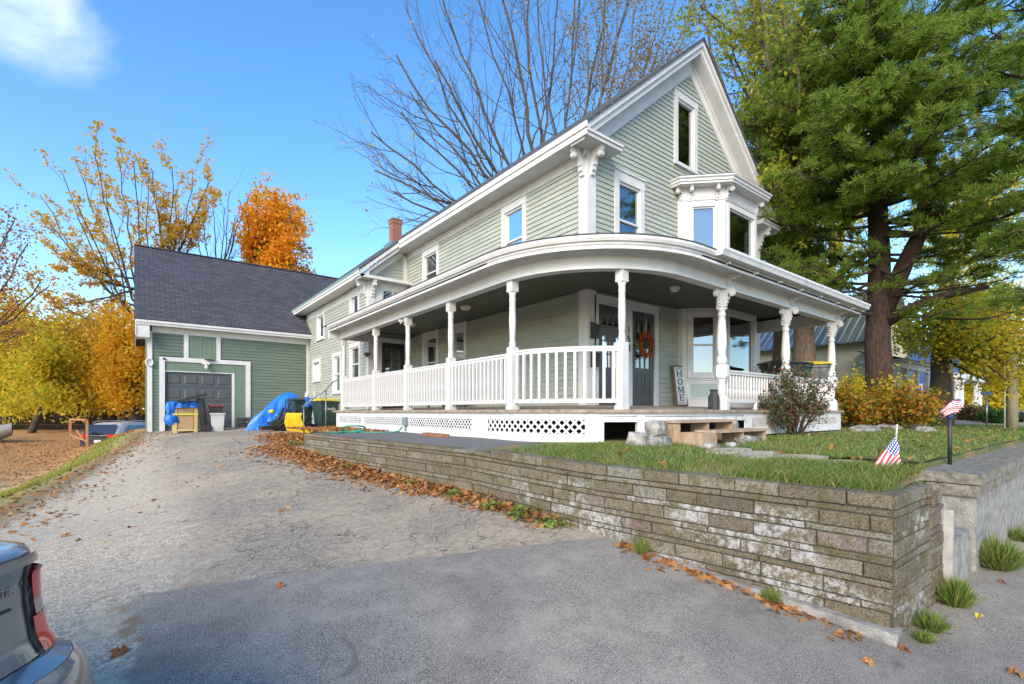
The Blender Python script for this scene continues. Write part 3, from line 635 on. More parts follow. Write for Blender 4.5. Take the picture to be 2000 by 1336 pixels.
# --- two storey bay
P0, P1, P2, P3, P4, P5 = (10.08, FY), (10.08, 6.49), (10.74, 5.83), (12.28, 5.83), (12.94, 6.49), (12.94, FY)
BP = [P0, P1, P2, P3, P4, P5]
def face_fn(p, q):
    p = Vector(p); q = Vector(q); d = (q - p); ln = d.length; d.normalize(); n_ = Vector((d.y, -d.x))
    return (lambda a, o, z: (p.x + d.x * a + n_.x * o, p.y + d.y * a + n_.y * o, z)), ln
def fbox(mb, fn, a0, a1, o0, o1, z0, z1):
    vs = [fn(a, o, z) for z in (z0, z1) for a, o in ((a0, o0), (a1, o0), (a1, o1), (a0, o1))]
    mb.add(vs, [(0, 3, 2, 1), (4, 5, 6, 7), (0, 1, 5, 4), (1, 2, 6, 5), (2, 3, 7, 6), (3, 0, 4, 7)])
def bay(z0, z1, panes, lower):
    mb = MB(); sg = MB()
    for i, (p, q) in enumerate(zip(BP[:-1], BP[1:])):
        fn, ln = face_fn(p, q)
        zs, ze = panes[i] if panes[i] else (0, 0)
        if not panes[i]: fbox(mb, fn, 0, ln, -.05, 0, z0, z1); continue
        big = ln > 1.2; m0 = .17 if big else .20; a0, a1 = m0, ln - m0
        fbox(mb, fn, 0, a0, -.05, 0, z0, z1); fbox(mb, fn, a1, ln, -.05, 0, z0, z1); fbox(mb, fn, a0, a1, -.05, 0, ze, z1); fbox(mb, fn, a0, a1, -.05, 0, z0, zs)
        fr = MB(); c_ = .07 if big else .09     # casing and sash
        for (q0, q1, y0, y1) in ((a0 - c_, a0 + .012, zs - .05, ze + .08), (a1 - .012, a1 + c_, zs - .05, ze + .08), (a0 + .012, a1 - .012, ze - .012, ze + .08), (a0 + .012, a1 - .012, zs - .05, zs + .03)): fbox(fr, fn, q0, q1, .002, .028, y0, y1)
        for (q0, q1, y0, y1) in ((a0, a0 + .045, zs, ze), (a1 - .045, a1, zs, ze), (a0 + .045, a1 - .045, ze - .045, ze), (a0 + .045, a1 - .045, zs, zs + .05)): fbox(fr, fn, q0, q1, -.06, -.012, y0, y1)
        if lower and not big: fbox(fr, fn, a0 + .045, a1 - .045, -.055, -.008, (zs + ze) / 2 - .02, (zs + ze) / 2 + .02)
        fbox(fr, fn, a0 - c_ - .02, a1 + c_ + .02, .002, .06, zs - .09, zs - .052)
        w_ = fr.build('bay_window', WHITE, house)
        g = MB(); g.add([fn(a0 + .04, -.04, zs), fn(a1 - .04, -.04, zs), fn(a1 - .04, -.04, ze), fn(a0 + .04, -.04, ze)], [(0, 1, 2, 3)]); g.build('pane', GLASS, w_)
        if not big and (i == 1):
            k = MB(); n = 16
            k.add([fn(a0 + (a1 - a0) * j / n, -.10 - .012 * math.sin(j * 2.1), z) for z in (zs, ze) for j in range(n + 1)], [(j, j + 1, j + n + 2, j + n + 1) for j in range(n)], True); k.build('curtain', CURTR if lower else CURTB, w_)
        if big and lower: k = MB(); k.add([fn(a0, -.12, ze - .55), fn(a1, -.12, ze - .55), fn(a1, -.12, ze), fn(a0, -.12, ze)], [(0, 1, 2, 3)]); k.build('window_blind', mat('olive_blind', (.10, .11, .085), rough=.9), w_)
        if lower:      # panel below the sill
            fbox(sg, fn, a0 - .02, a1 + .02, .002, .008, z0 + .22, zs - .22)
            for (q0, q1, y0, y1) in ((a0 - .05, a1 + .05, zs - .22, zs - .19), (a0 - .05, a1 + .05, z0 + .19, z0 + .22)): fbox(mb, fn, q0, q1, .001, .02, y0, y1)
            fbox(mb, fn, 0, ln, .001, .03, zs - .14, zs - .10)
        else:
            fbox(mb, fn, 0, ln, .001, .022, ze + .14, ze + .17); fbox(mb, fn, 0, ln, .001, .03, ze + .17, ze + .185)
    mb.build('bay', WHITE, house)
    if lower: sg.build('bay_panel', mat('pale_sage_panel', (.42, .50, .46), (.38, .46, .42), rough=.6), house)
bay(.1, 2.46, [None, (.86, 2.24), (.80, 2.28), (.86, 2.24), None], True)
bay(2.9, 5.21, [None, (3.50, 4.76), (3.50, 4.76), (3.50, 4.76), None], False)
rm = MB(); rm.box(10.3, 12.75, 6.63, 8.0, .1, 5.15); rm.f = [f for i, f in enumerate(rm.f) if i != 2]; rm.sm = rm.sm[:-1]; rm.build('bay_room', DARKROOM, house)
bc = MB(); path = [(10.08, FY + .0), (10.08, 6.49), (10.74, 5.83), (12.28, 5.83), (12.94, 6.49), (12.94, FY)]
bc.sweep(path, [(-.05, 5.19), (.25, 5.19), (.25, 5.225), (.28, 5.24), (.28, 5.28), (.32, 5.31), (.32, 5.34), (-.05, 5.34)])
bc.add([(x, y, 5.38) for x, y in path] , [(0, 1, 2, 3, 4, 5)]); bc.build('bay_cornice', WHITE, house)
br = MB(); br.sweep(path, [(-.1, 5.34), (.325, 5.34), (.30, 5.36), (-.1, 5.48)]); br.build('bay_roof', ROOFM, house)
for (x, y, dx, dy) in ((10.10, 6.52, -1, 0), (10.72 - .12, 5.86 + .09, -.707, -.707), (10.80, 5.83, 0, -1), (12.22, 5.83, 0, -1), (10.2, 6.37, -.707, -.707)):
    bracket('bracket', (x, y, 5.19), (dx, dy), h=.32, d=.19, w_=.06)
# ================================================================ PORCH
PX, PY, RR = 4.75, 4.35, 1.90; XE = 12.98; YB = 14.05
def ppath(y_end=YB, x_end=XE, n=14, back=True):
    pts = [(PX, y_end)] if y_end else []
    pts += [(PX + RR - RR * math.cos(a), PY + RR - RR * math.sin(a)) for a in np.linspace(0, math.pi / 2, n)]
    if x_end: pts.append((x_end, PY))
    if back: pts.append((x_end, FY))
    return pts
PATH = ppath()
pb = MB(); pb.sweep(PATH, [(-.09, 2.08), (.09, 2.08), (.09, 2.35), (-.09, 2.35)])
pb.sweep(PATH, [(.089, 2.07), (.105, 2.07), (.105, 2.10), (.089, 2.10)]); pb.sweep(PATH, [(.09, 2.27), (.15, 2.335), (.09, 2.335)])
pb.build('porch_beam', WHITE, house)
pc = MB(); pc.sweep(PATH, [(.0, 2.335), (.40, 2.30), (.40, 2.33), (.0, 2.36)])                        # soffit
pc.sweep(PATH, [(.36, 2.26), (.40, 2.26), (.40, 2.36), (.36, 2.36)]); pc.sweep(PATH, [(.36, 2.36), (.43, 2.36), (.45, 2.40), (.45, 2.45), (.36, 2.45)])
pc.box(PX - .38, WX + .0, YB - .0, YB + .1, 2.08, 2.44)
pc.build('porch_cornice', WHITE, house)
# gutter along the straight front
gt = MB(); gx0, gx1, gy = 6.95, XE + .45, PY - .45
gt.prism([(0, 2.36), (-.09, 2.36), (-.11, 2.41), (-.13, 2.44), (-.13, 2.475), (-.115, 2.475), (-.115, 2.445), (-.095, 2.415), (-.08, 2.375), (-.012, 2.375), (-.012, 2.475), (0, 2.475)], gx0, gx1, lambda a, b, t: (t, gy + a, b))
gt.prism([(0, 2.36), (-.09, 2.36), (-.11, 2.41), (-.13, 2.44), (-.13, 2.475), (0, 2.475)], gx0 - .004, gx0, lambda a, b, t: (t, gy + a, b)); gt.prism([(0, 2.36), (-.09, 2.36), (-.11, 2.41), (-.13, 2.44), (-.13, 2.475), (0, 2.475)], gx1, gx1 + .004, lambda a, b, t: (t, gy + a, b))
for x in np.arange(7.3, 13, .9): gt.box(x, x + .03, gy - .02, gy + .25, 2.30, 2.335)
gt.build('gutter', WHITE2, house)
# roof surface
pr = MB(); vs = []; fs = []
op = ppath(n=14)
def inner(x, y):
    if y > 6.3: return (SX if y < JY else WX, max(y, FY))
    if x < 6.6 and y < 6.3: return (SX, FY)
    return (max(x, SX), FY)
outp = []
m_ = MB(); q = len(op)
offs = []
for i, (x, y) in enumerate(op[:-1]):
    a = Vector(op[i]) - Vector(op[i - 1]) if i > 0 else None; b_ = Vector(op[i + 1]) - Vector(op[i])
    na = Vector((a.y, -a.x)).normalized() if a else None; nb = Vector((b_.y, -b_.x)).normalized()
    n_ = nb if na is None else (na + nb).normalized(); n_ = n_ / max(.3, (n_.dot(nb)))
    offs.append((x + n_.x * .46, y + n_.y * .46))
offs[0] = (offs[0][0], JY - .02)
rv = []
for (x, y), (ox, oy) in zip(op[:-1], offs):
    ix, iy = inner(x, y)
    if y > 13: iy = JY - .03
    rv.append(((ox, oy, 2.455), (ix - .02 if y > 6.3 else ix, iy - .0, 3.42)))
rv.append(((XE + .46, FY, 2.455), (XE, FY, 3.42)))
for (a, b_), (c_, d_) in zip(rv[:-1], rv[1:]):
    slab(pr, [a, c_, d_, b_], .02)
pr.build('porch_roof', ROOFM, house)
cl = MB()
cp = [(PX, YB)] + [(x, y) for x, y in op[1:-1]] + [(XE, FY), (SX, FY), (SX, YB)]
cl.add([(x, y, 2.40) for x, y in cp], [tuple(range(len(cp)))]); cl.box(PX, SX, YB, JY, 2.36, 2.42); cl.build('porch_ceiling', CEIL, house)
# deck: sloping floor, boards run outwards
dk = MB()
ip = []
for (x, y) in op[:-1]: ix, iy = inner(x, y); ip.append((ix, min(iy, JY) if y < 13 else JY))
o2 = []
for i, (x, y) in enumerate(op[:-1]):
    ox, oy = offs[i]; t_0 = .14 / .46; o2.append((x + (ox - x) * t_0, (y + (oy - y) * t_0) if i else JY))
rv = [((o[0], o[1], .03), (ii[0], ii[1], .13)) for o, ii in zip(o2, ip)] + [((XE + .1, FY, .03), (XE - .1, FY, .13))]
for (a, b_), (c_, d_) in zip(rv[:-1], rv[1:]): slab(dk, [a, c_, d_, b_], .045)
DECKM = mat('porch_deck_boards', (.38, .31, .235), (.20, .16, .12), scale=8, rough=.8, bump=.3, bscale=25, vec=(1, 1, 1))
dk.build('porch_deck', DECKM, house)
# skirt + lattice
def path_len(path):
    L_ = [0]
    for a, b_ in zip(path[:-1], path[1:]): L_.append(L_[-1] + math.dist(a, b_))
    return L_
def path_at(path, L_, s_):
    s_ = max(0, min(L_[-1], s_)); i = min(len(path) - 2, int(np.searchsorted(L_, s_, side='right') - 1)); i = max(0, i)
    t = (s_ - L_[i]) / max(1e-9, L_[i + 1] - L_[i]); a = Vector(path[i]); b_ = Vector(path[i + 1]); p_ = a.lerp(b_, t); d = (b_ - a).normalized()
    return p_, d, Vector((d.y, -d.x))
def lattice(mb, path, s0, s1, z0, z1, pitch=.085, wd=.03, off=0.0):
    L_ = path_len(path); H = z1 - z0
    def pt(s_, z, o): p_, d, n_ = path_at(path, L_, s_); q = p_ + n_ * (o + off); return (q.x, q.y, z)
    k = s0 - H
    while k < s1 + H:
        for sg, o in ((1, .0), (-1, .008)):
            # strip line: s = k + sg*(z) ; clipped
            a0 = k if sg > 0 else k + H; a1 = a0 + sg * H
            za, zb_ = z0, z1
            for (A, B) in ((a0, a1),):
                t0_, t1_ = 0, 1
                if A != B:
                    ts = sorted(((s0 - A) / (B - A), (s1 - A) / (B - A))); t0_ = max(0, ts[0]); t1_ = min(1, ts[1])
                if t1_ - t0_ < .05: continue
                sA, sB = A + (B - A) * t0_, A + (B - A) * t1_; zA, zB = z0 + H * t0_, z0 + H * t1_; h = wd * .7071
                vs = [pt(sA - h, zA, o), pt(sA + h, zA, o), pt(sB + h, zB, o), pt(sB - h, zB, o), pt(sA - h, zA, o + .007), pt(sA + h, zA, o + .007), pt(sB + h, zB, o + .007), pt(sB - h, zB, o + .007)]
                mb.add(vs, [(0, 1, 2, 3), (7, 6, 5, 4), (0, 4, 5, 1), (1, 5, 6, 2), (2, 6, 7, 3), (3, 7, 4, 0)])
        k += pitch
def skirt_panel(path, s0, s1, zb, holes, ztop=-.005, hz=(-.32, -.13), pitch=.095, wd=.02, lab=None, bottom=None):
    L_ = path_len(path); mb = MB()
    def pt(s_, z, o): p_, d, n_ = path_at(path, L_, s_); q = p_ + n_ * o; return (q.x, q.y, z)
    def strip(a, b_, zA, zB, o=.01):
        n = max(1, int((b_ - a) / .15)); 
        for i in range(n):
            sa, sb = a + (b_ - a) * i / n, a + (b_ - a) * (i + 1) / n
            vs = [pt(sa, zA, o - .02), pt(sb, zA, o - .02), pt(sb, zB, o - .02), pt(sa, zB, o - .02), pt(sa, zA, o), pt(sb, zA, o), pt(sb, zB, o), pt(sa, zB, o)]
            mb.add(vs, [(0, 1, 2, 3), (7, 6, 5, 4), (0, 4, 5, 1), (2, 6, 7, 3)] + ([(3, 7, 4, 0)] if i == 0 else []) + ([(1, 5, 6, 2)] if i == n - 1 else []))
    strip(s0, s1, hz[1], ztop); strip(s0, s1, zb, hz[0])
    e = s0
    for (a, b_) in holes: strip(e, a, hz[0], hz[1]); e = b_
    strip(e, s1, hz[0], hz[1])
    o = mb.build('porch_skirt', WHITE2, house)
    if lab: o['label'] = lab
    for (a, b_) in holes: lt = MB(); lattice(lt, path, a, b_, hz[0], hz[1], pitch, wd, -.006); lt.build('lattice', WHITE2, o)
    return o
SP = [(PX - .08, YB + .3)] + [(PX + RR - (RR + .08) * math.cos(a), PY + RR - (RR + .08) * math.sin(a)) for a in np.linspace(0, math.pi / 2, 18)] + [(XE + .12, PY - .08), (XE + .12, FY)]
SL = path_len(SP); sv = SL[1]
skirt_panel(SP, .0, sv + .0 - .62, -.50, [(.25, 1.95), (2.15, 4.35), (4.75, sv - .62 - .28)])
skirt_panel(SP, sv - .61, sv + 1.72, -.52, [(sv - .61 + .20, sv + 1.45)], hz=(-.33, -.12), pitch=.125, wd=.03, lab='newer skirt panel with wide lattice at the rounded corner')
sq = SL[-3] + 0
fr0 = 18; s_front = SL[18]           # start of straight front
s_end = SL[-2]
skirt_panel(SP, s_end - 4.55, s_end, -.42, [(s_end - 4.3, s_end - 2.1), (s_end - 1.9, s_end - .25)], hz=(-.28, -.12), pitch=.07, wd=.018)
b = MB(); L_ = SL
n = 30
for (a0, a1, z0, z1, o) in ((sv + 1.72, s_end - 4.55, -.07, -.005, .0), (sv + 1.72, s_end - 4.55, -.15, -.078, .012)):
    for i in range(n):
        sa, sb = a0 + (a1 - a0) * i / n, a0 + (a1 - a0) * (i + 1) / n
        pa, d, na = path_at(SP, L_, sa); pb_, d2, nb = path_at(SP, L_, sb)
        vs = [(*(pa + na * (o - .03)), z0), (*(pb_ + nb * (o - .03)), z0), (*(pb_ + nb * (o - .03)), z1), (*(pa + na * (o - .03)), z1), (*(pa + na * o), z0), (*(pb_ + nb * o), z0), (*(pb_ + nb * o), z1), (*(pa + na * o), z1)]
        b.add(vs, [(0, 1, 2, 3), (7, 6, 5, 4), (0, 4, 5, 1), (2, 6, 7, 3)])
p_, d, n_ = path_at(SP, L_, sv + 2.28); b.obox((p_.x - n_.x * .03, p_.y - n_.y * .03, -.28), (d.x, d.y, 0), (n_.x, n_.y, 0), (0, 0, 1), .06, .035, .26)
b.build('rim_boards', WHITE2, house)
b = MB(); b.box(PX + .45, XE - .3, PY + 1.3, FY, -.6, -.02); b.box(PX + .2, SX, PY + 1.9, YB, -.6, -.02); b.box(6.7, XE - .1, PY + .15, PY + 1.3, -.6, -.03); b.build('crawlspace_shade_box', mat('crawlspace_shade', (.03, .027, .024), rough=1), house)  # near-black boxes stand in for the shade under the porch deck
# ---- posts
def sqprof(mb, c, z0, z1, h, ch=.0): mb.box(c[0] - h, c[0] + h, c[1] - h, c[1] + h, z0, z1)
def side_post(x, y, z0=.03, name='porch_post'):
    mb = MB(); c = (x, y)
    sqprof(mb, c, z0, 1.02, .068); sqprof(mb, c, z0, .06 + z0, .078); sqprof(mb, c, 1.90, 2.085, .068)
    mb.lathe([(.068, 1.02), (.052, 1.05), (.052, 1.07), (.060, 1.085), (.048, 1.11), (.046, 1.2), (.054, 1.215), (.046, 1.23), (.052, 1.30), (.056, 1.42), (.054, 1.55), (.050, 1.62), (.057, 1.635), (.049, 1.65), (.050, 1.76), (.058, 1.775), (.050, 1.79), (.052, 1.85), (.066, 1.90)], (x, y, 0), 14)
    return mb.build(name, WHITE, house)
ys_ = [6.10, 8.0, 9.83, 11.62, 13.95]
for y in ys_: side_post(PX if y > 6.25 else PX + .005, y)
ca = math.atan2(PY + RR - 4.56, PX + RR - 5.60); CP = (PX + RR - RR * math.cos(ca), PY + RR - RR * math.sin(ca)); side_post(*CP)
FPX = [7.92, 10.38, 12.78]
def front_post(x, y, idx):
    mb = MB(); c = (x, y); h = .085
    # eight sided pedestal, turned lower, block, tapered shaft, turned capital
    mb.lathe([(.12, .03), (.12, .20), (.095, .27)], (x, y, 0), 8, smooth=False)
    mb.lathe([(.075, .27), (.062, .32), (.070, .45), (.060, .52), (.085, .55)], (x, y, 0), 12)
    mb.lathe([(.10, .56), (.118, .60), (.118, .76), (.095, .80)], (x, y, 0), 8, smooth=False)
    mb.lathe([(.07, .80), (.085, .84), (.088, .90), (.062, .95), (.058, .97), (.074, .99), (.060, 1.01), (.078, 1.08), (.082, 1.18), (.076, 1.32), (.062, 1.55), (.052, 1.62), (.068, 1.64), (.068, 1.67), (.052, 1.69), (.058, 1.73), (.080, 1.75)], (x, y, 0), 14)
    mb.box(x - .062, x + .062, y - .062, y + .062, 1.75, 2.075)
    o = mb.build('front_porch_post', WHITE, house)
    for (dx, dy) in ((-1, 0), (1, 0), (0, -1)):
        if idx == 2 and dx == 1: continue
        br_ = bracket('bracket', (x + dx * .062, y + dy * .062, 2.08), (dx, dy), h=.30, d=.15, w_=.05)
        br_.parent = o
    k = MB()
    pr_ = [(0, 2.34), (.24, 2.31), (.24, 2.27), (.21, 2.235), (.17, 2.25), (.13, 2.215), (.08, 2.22), (.05, 2.17), (0, 2.12)]
    k.prism(pr_, -.03, .03, lambda a, b_, t: (x + t, y - .09 - a, b_)); k.build('corbel', WHITE, house)
for i, x in enumerate(FPX): front_post(x, PY, i)
# ---- railings
def railing(path, s0, s1, zt, kind, pitch, name='porch_railing', lab=None):
    L_ = path_len(path); mb = MB(); n = max(1, int((s1 - s0) / .25))
    zb = .13 if kind == 'sq' else .16; m2_ = MB()
    for i in range(n):
        a, b_ = s0 + (s1 - s0) * i / n, s0 + (s1 - s0) * (i + 1) / n
        p_, d, nn_ = path_at(path, L_, a); q_, d2, n2 = path_at(path, L_, b_)
        for z0, z1, h in ((zt - .075, zt - .03, .028), (zt - .03, zt, .042), (zb, zb + .06, .03)):
            vs = []
            for z in (z0, z1):
                for (pp, nv) in ((p_, nn_), (q_, n2)):
                    for sgn in (-1, 1): vs.append((pp.x + nv.x * h * sgn, pp.y + nv.y * h * sgn, z))
            (m2_ if z0 == zb else mb).add(vs, [(0, 2, 3, 1), (4, 5, 7, 6), (0, 4, 6, 2), (1, 3, 7, 5)] + ([(0, 1, 5, 4)] if i == 0 else []) + ([(2, 6, 7, 3)] if i == n - 1 else []))
    o = mb.build(name, WHITE, house); m2_.build('bottom_rail', WHITE, o)
    if lab: o['label'] = lab
    k = max(1, int(round((s1 - s0) / pitch))); bmesh_ = MB()
    if kind == 'sq': bmesh_.box(-.02, .02, -.02, .02, zb - .0, zt - .07)
    else:
        bmesh_.lathe([(.026, zb + .05), (.026, zb + .22), (.017, zb + .25), (.022, zb + .29), (.020, zb + .45), (.014, zb + .53), (.024, zb + .55), (.024, zt - .07)], (0, 0, 0), 8)
    proto = None
    for i in range(k):
        s_ = s0 + (s1 - s0) * (i + .5) / k; p_, d, nn_ = path_at(path, L_, s_)
        if proto is None:
            proto = bmesh_.build('baluster', WHITE, o, local=True); bo = proto
        else: bo = proto.copy(); COL.objects.link(bo); bo.parent = o
        ro = nn_ * (.034 if kind == 'sq' else 0)
        bo.location = Vector((p_.x + ro.x, p_.y + ro.y, 0)) - house.location; bo.rotation_euler = (0, 0, math.atan2(d.y, d.x))
    return o
RP = ppath(); RL = path_len(RP)
def s_of_y(y): return YB - y
for a, b_ in zip(ys_[::-1][:-1], ys_[::-1][1:]): railing(RP, s_of_y(a) + .07, s_of_y(b_) - .07, .93, 'sq', .118)
s_post = s_of_y(6.25) + RR * ca
railing(RP, s_of_y(6.10) + .07, s_post - .07, .96, 'sq', .135, lab='curved railing section at the rounded porch corner')
sf = RL[-2] - (XE - 0)        # arclength offset so that x = s - sf on the front run
railing(RP, sf + FPX[0] + .12, sf + FPX[1] - .12, .72, 'turn', .105, name='front_railing'); railing(RP, sf + FPX[1] + .12, sf + FPX[2] - .12, .72, 'turn', .105, name='front_railing')
b = MB(); b.lathe([(.035, .03), (.05, .05), (.03, .08), (.045, .16)], (9.1, PY, 0), 10); b.build('railing_foot', WHITE, house)
# ---- doors in the front wall
tr = MB()
fy = FY - .045
tr.box(7.20, 7.32, fy, FY, .08, 2.32); tr.box(9.17, 9.30, fy, FY, .08, 2.32); tr.box(7.32, 9.17, fy, FY, 2.16, 2.32); tr.box(8.12, 8.38, fy + .004, FY, .12, 2.16); tr.box(7.17, 9.33, fy - .02, FY, 2.32, 2.345)
tr.box(7.3, 9.2, FY - .06, FY + .05, .08, .13)
tr.build('door_casing', WHITE, house)
def door(x0, x1, y, z0, z1, m, glass_frac, grid, name='door', lab=None, ax='x'):
    mb = MB(); W = x1 - x0; gx0, gx1 = x0 + .13 * W / .8, x1 - .13 * W / .8; gz0 = z0 + (z1 - z0) * (1 - glass_frac) ; gz1 = z1 - .17
    for (a, b_, q0, q1) in ((x0, gx0, z0, z1), (gx1, x1, z0, z1), (gx0, gx1, z0, gz0), (gx0, gx1, gz1, z1)): mb.box(a, b_, y, y + .045, q0, q1)
    nx, nz = grid; w_ = .018
    for i in range(1, nx): xx = gx0 + (gx1 - gx0) * i / nx; mb.box(xx - w_ / 2, xx + w_ / 2, y + .004, y + .03, gz0, gz1)
    for i in range(1, nz): zz = gz0 + (gz1 - gz0) * i / nz; mb.box(gx0, gx1, y + .006, y + .028, zz - w_ / 2, zz + w_ / 2)
    # moulded lower panels
    xm = (x0 + x1) / 2
    for (a, b_) in ((gx0, xm - .04), (xm + .04, gx1)):
        q0, q1 = z0 + .2, gz0 - .12
        for (c0, c1, d0, d1) in ((a, b_, q0, q0 + .022), (a, b_, q1 - .022, q1), (a, a + .022, q0 + .022, q1 - .022), (b_ - .022, b_, q0 + .022, q1 - .022)): mb.box(c0, c1, y - .012, y + .001, d0, d1)
        mb.box(a + .05, b_ - .05, y - .007, y + .001, q0 + .05, q1 - .05)
    o = mb.build(name, m, house); 
    if lab: o['label'] = lab
    g = MB(); g.add([(gx0, y + .02, gz0), (gx1, y + .02, gz0), (gx1, y + .02, gz1), (gx0, y + .02, gz1)], [(0, 1, 2, 3)]); g.build('pane', GLASS, o)
    d_ = MB(); d_.add([(gx0 - .05, y + .30, gz0 - .05), (gx1 + .05, y + .30, gz0 - .05), (gx1 + .05, y + .30, gz1 + .05), (gx0 - .05, y + .30, gz1 + .05)], [(0, 1, 2, 3)]); d_.build('curtain', CURT if lab and 'left' in lab else DARKROOM, o)  # left door: pale curtain; other doors: dark sheet standing in for room shade
    k = MB(); hx = x0 + .06 if lab and 'wreath' in lab else x1 - .06
    k.lathe([(.012, 0), (.03, .02), (.03, .05), (.012, .06)], (0, 0, 0), 10); k.v = [(hx + a, y - c_, z0 + .95 + b_) for a, b_, c_ in k.v]; k.build('handle', METAL, o)
    return o
door(7.34, 8.10, FY - .012, .14, 2.15, DARKP, .62, (3, 4), lab='left front door with a twelve pane window')
door(8.40, 9.15, FY - .012, .14, 2.15, DARKP, .60, (3, 3), lab='right front door behind the wreath')
d = MB(); d.box(7.3, 9.2, FY + .33, FY + .35, .0, 2.3); d.build('hall', DARKROOM, house)
# side door at the jog
tr = MB(); tr.box(6.02, 6.14, JY - .045, JY, .1, 2.30); tr.box(6.92, 7.02, JY - .045, JY, .1, 2.30); tr.box(6.02, 7.03, JY - .05, JY, 2.18, 2.32); tr.build('side_door_casing', WHITE, house)
door(6.15, 6.91, JY - .015, .12, 2.17, BLACKP, .60, (3, 3), lab='black side door with nine panes at the back of the porch', name='side_door')
# house number 158 as black figures beside the right door
def textobj(s_, size, depth=.006):
    cu = bpy.data.curves.new('t', 'FONT'); cu.body = s_; cu.size = size; cu.extrude = depth; cu.align_x = 'CENTER'; cu.space_line = .82
    to = bpy.data.objects.new('t', cu); COL.objects.link(to); bpy.context.view_layer.update()
    me = bpy.data.meshes.new_from_object(to.evaluated_get(bpy.context.evaluated_depsgraph_get())); bpy.data.objects.remove(to)
    vs = [tuple(v.co) for v in me.vertices]; fs = [tuple(p.vertices) for p in me.polygons]; return vs, fs
nb_ = MB()
for i, chh in enumerate('158'):
    vs, fs = textobj(chh, .20); nb_.add([(8.25 + x, fy - .006 - z, 1.66 - i * .19 + y) for x, y, z in vs], fs)
nb_.build('house_number', BLACK, house)
# ceiling lights
LAMPG = mat('frosted_lamp_glass', (.62, .60, .52), rough=.3)
for (x, y, r) in ((5.93, 9.35, .13), (5.95, 12.1, .13), (8.2, 5.45, .10)):
    b = MB(); b.lathe([(.02, -.10), (r * .6, -.09), (r * .92, -.05), (r, -.02), (r, 0)], (x, y, 2.40), 18); o = b.build('ceiling_light', LAMPG, house)
b = MB(); b.box(7.85, 8.62, FY - .12, FY - .05, 3.52, 3.66); b.build('window_air_conditioner', mat('grey_vent', (.25, .25, .26), rough=.6), house)
# ================================================================ GARAGE
gar = thing('garage', 'dark green clapboard garage with slate coloured shingle roof and grey door', 'garage', (3, 23, -.6))
gH = [(1.42, 2.57, 1.86, 2.9), (.70, 3.57, -.8, 1.95)]
mb = MB(); siding(mb, 'x', GY, -.72, 2.80, lambda z: (.50, WX - .02), gH, lap=.118); mb.build('clapboard_wall', GREEN, gar)
mb = MB(); mb.box(.42, .60, GY + .02, 29.0, -.9, 3.0); mb.box(.6, 9, 28.6, 29, -.9, 3.0); mb.box(3.5, WX, GY + .02, GY + .1, -.9, 3.0); mb.box(.6, 3.5, GY + .02, GY + .1, 1.5, 3.0)
mb.prism([(GY, 3.0), (29.0, 3.0), (25.1, 6.4)], .42, .60, lambda a, b_, t: (t, a, b_)); mb.build('side_wall', GREEN, gar)
mb = MB()
for i, x in enumerate(np.arange(1.56, 2.42, .1433)): mb.box(x + .002, x + .141, GY - .02, GY, 1.9, 2.86)
mb.build('hayloft_panel', GREENF, gar)
mb = MB(); mb.box(.86, 3.41, GY - .018, GY - .003, 1.46, 1.80); mb.box(3.04, 3.41, GY - .02, GY - .004, -.58, 1.457); mb.box(3.025, 3.04, GY - .03, GY, 1.3, 1.80); mb.build('flat_panel', GREENF, gar)
mb = MB()
mb.box(.36, .50, GY - .05, GY + .12, -.85, 2.82); mb.box(1.42, 1.56, GY - .045, GY, 1.94, 2.8); mb.box(2.43, 2.57, GY - .045, GY, 1.94, 2.8); mb.box(.50, WX - .02, GY - .04, GY, 2.78, 3.02); mb.box(WX - .10, WX - .02, GY - .035, GY, -.6, 2.78)
mb.box(.70, 3.57, GY - .06, GY, 1.79, 1.945); mb.box(.70, .86, GY - .058, GY, -.76, 1.79); mb.box(3.41, 3.57, GY - .058, GY, -.60, 1.79); mb.box(2.95, 3.03, GY - .03, GY + .06, -.6, 1.46); mb.box(.86, 2.95, GY - .03, GY + .06, 1.43, 1.46)
mb.build('trim', WHITE, gar)
gs = 3.58 / 4.25
mb = MB(); mb.box(.05, 5.74, 20.78, 20.82, 2.98, 3.13); mb.box(.04, 5.74, 20.74, 20.785, 3.06, 3.15); mb.box(.06, 5.74, 20.82, GY, 3.0, 3.03)
mb.prism([(20.78, 3.0), (20.78, 3.15), (25.05, 3.15 + 4.27 * gs), (29.4, 3.15), (29.4, 2.9), (25.05, 2.88 + 4.27 * gs)], .02, .06, lambda a, b_, t: (t, a, b_))
mb.box(.06, .42, 20.82, GY + .25, 2.55, 3.0); mb.prism([(20.8, 3.0), (GY + .3, 3.0), (GY + .3, 2.5), (20.8, 2.62)], .022, .06, lambda a, b_, t: (t, a, b_))
mb.build('cornice', WHITE, gar)
rf = MB(); slab(rf, [(.0, 20.72, 3.16), (10.5, 20.72, 3.16), (10.5, 25.02, 3.16 + 4.30 * gs), (.0, 25.02, 3.16 + 4.30 * gs)], .04)
slab(rf, [(.0, 29.4, 3.16), (10.5, 29.4, 3.16), (10.5, 25.02, 3.16 + 4.30 * gs), (.0, 25.02, 3.16 + 4.30 * gs)], .04); rfo = rf.build('roof', ROOFG, gar)
mb = MB(); mb.box(0, 9, 24.93, 25.11, 6.76, 6.80); mb.build('ridge_cap', ROOFG, rfo)
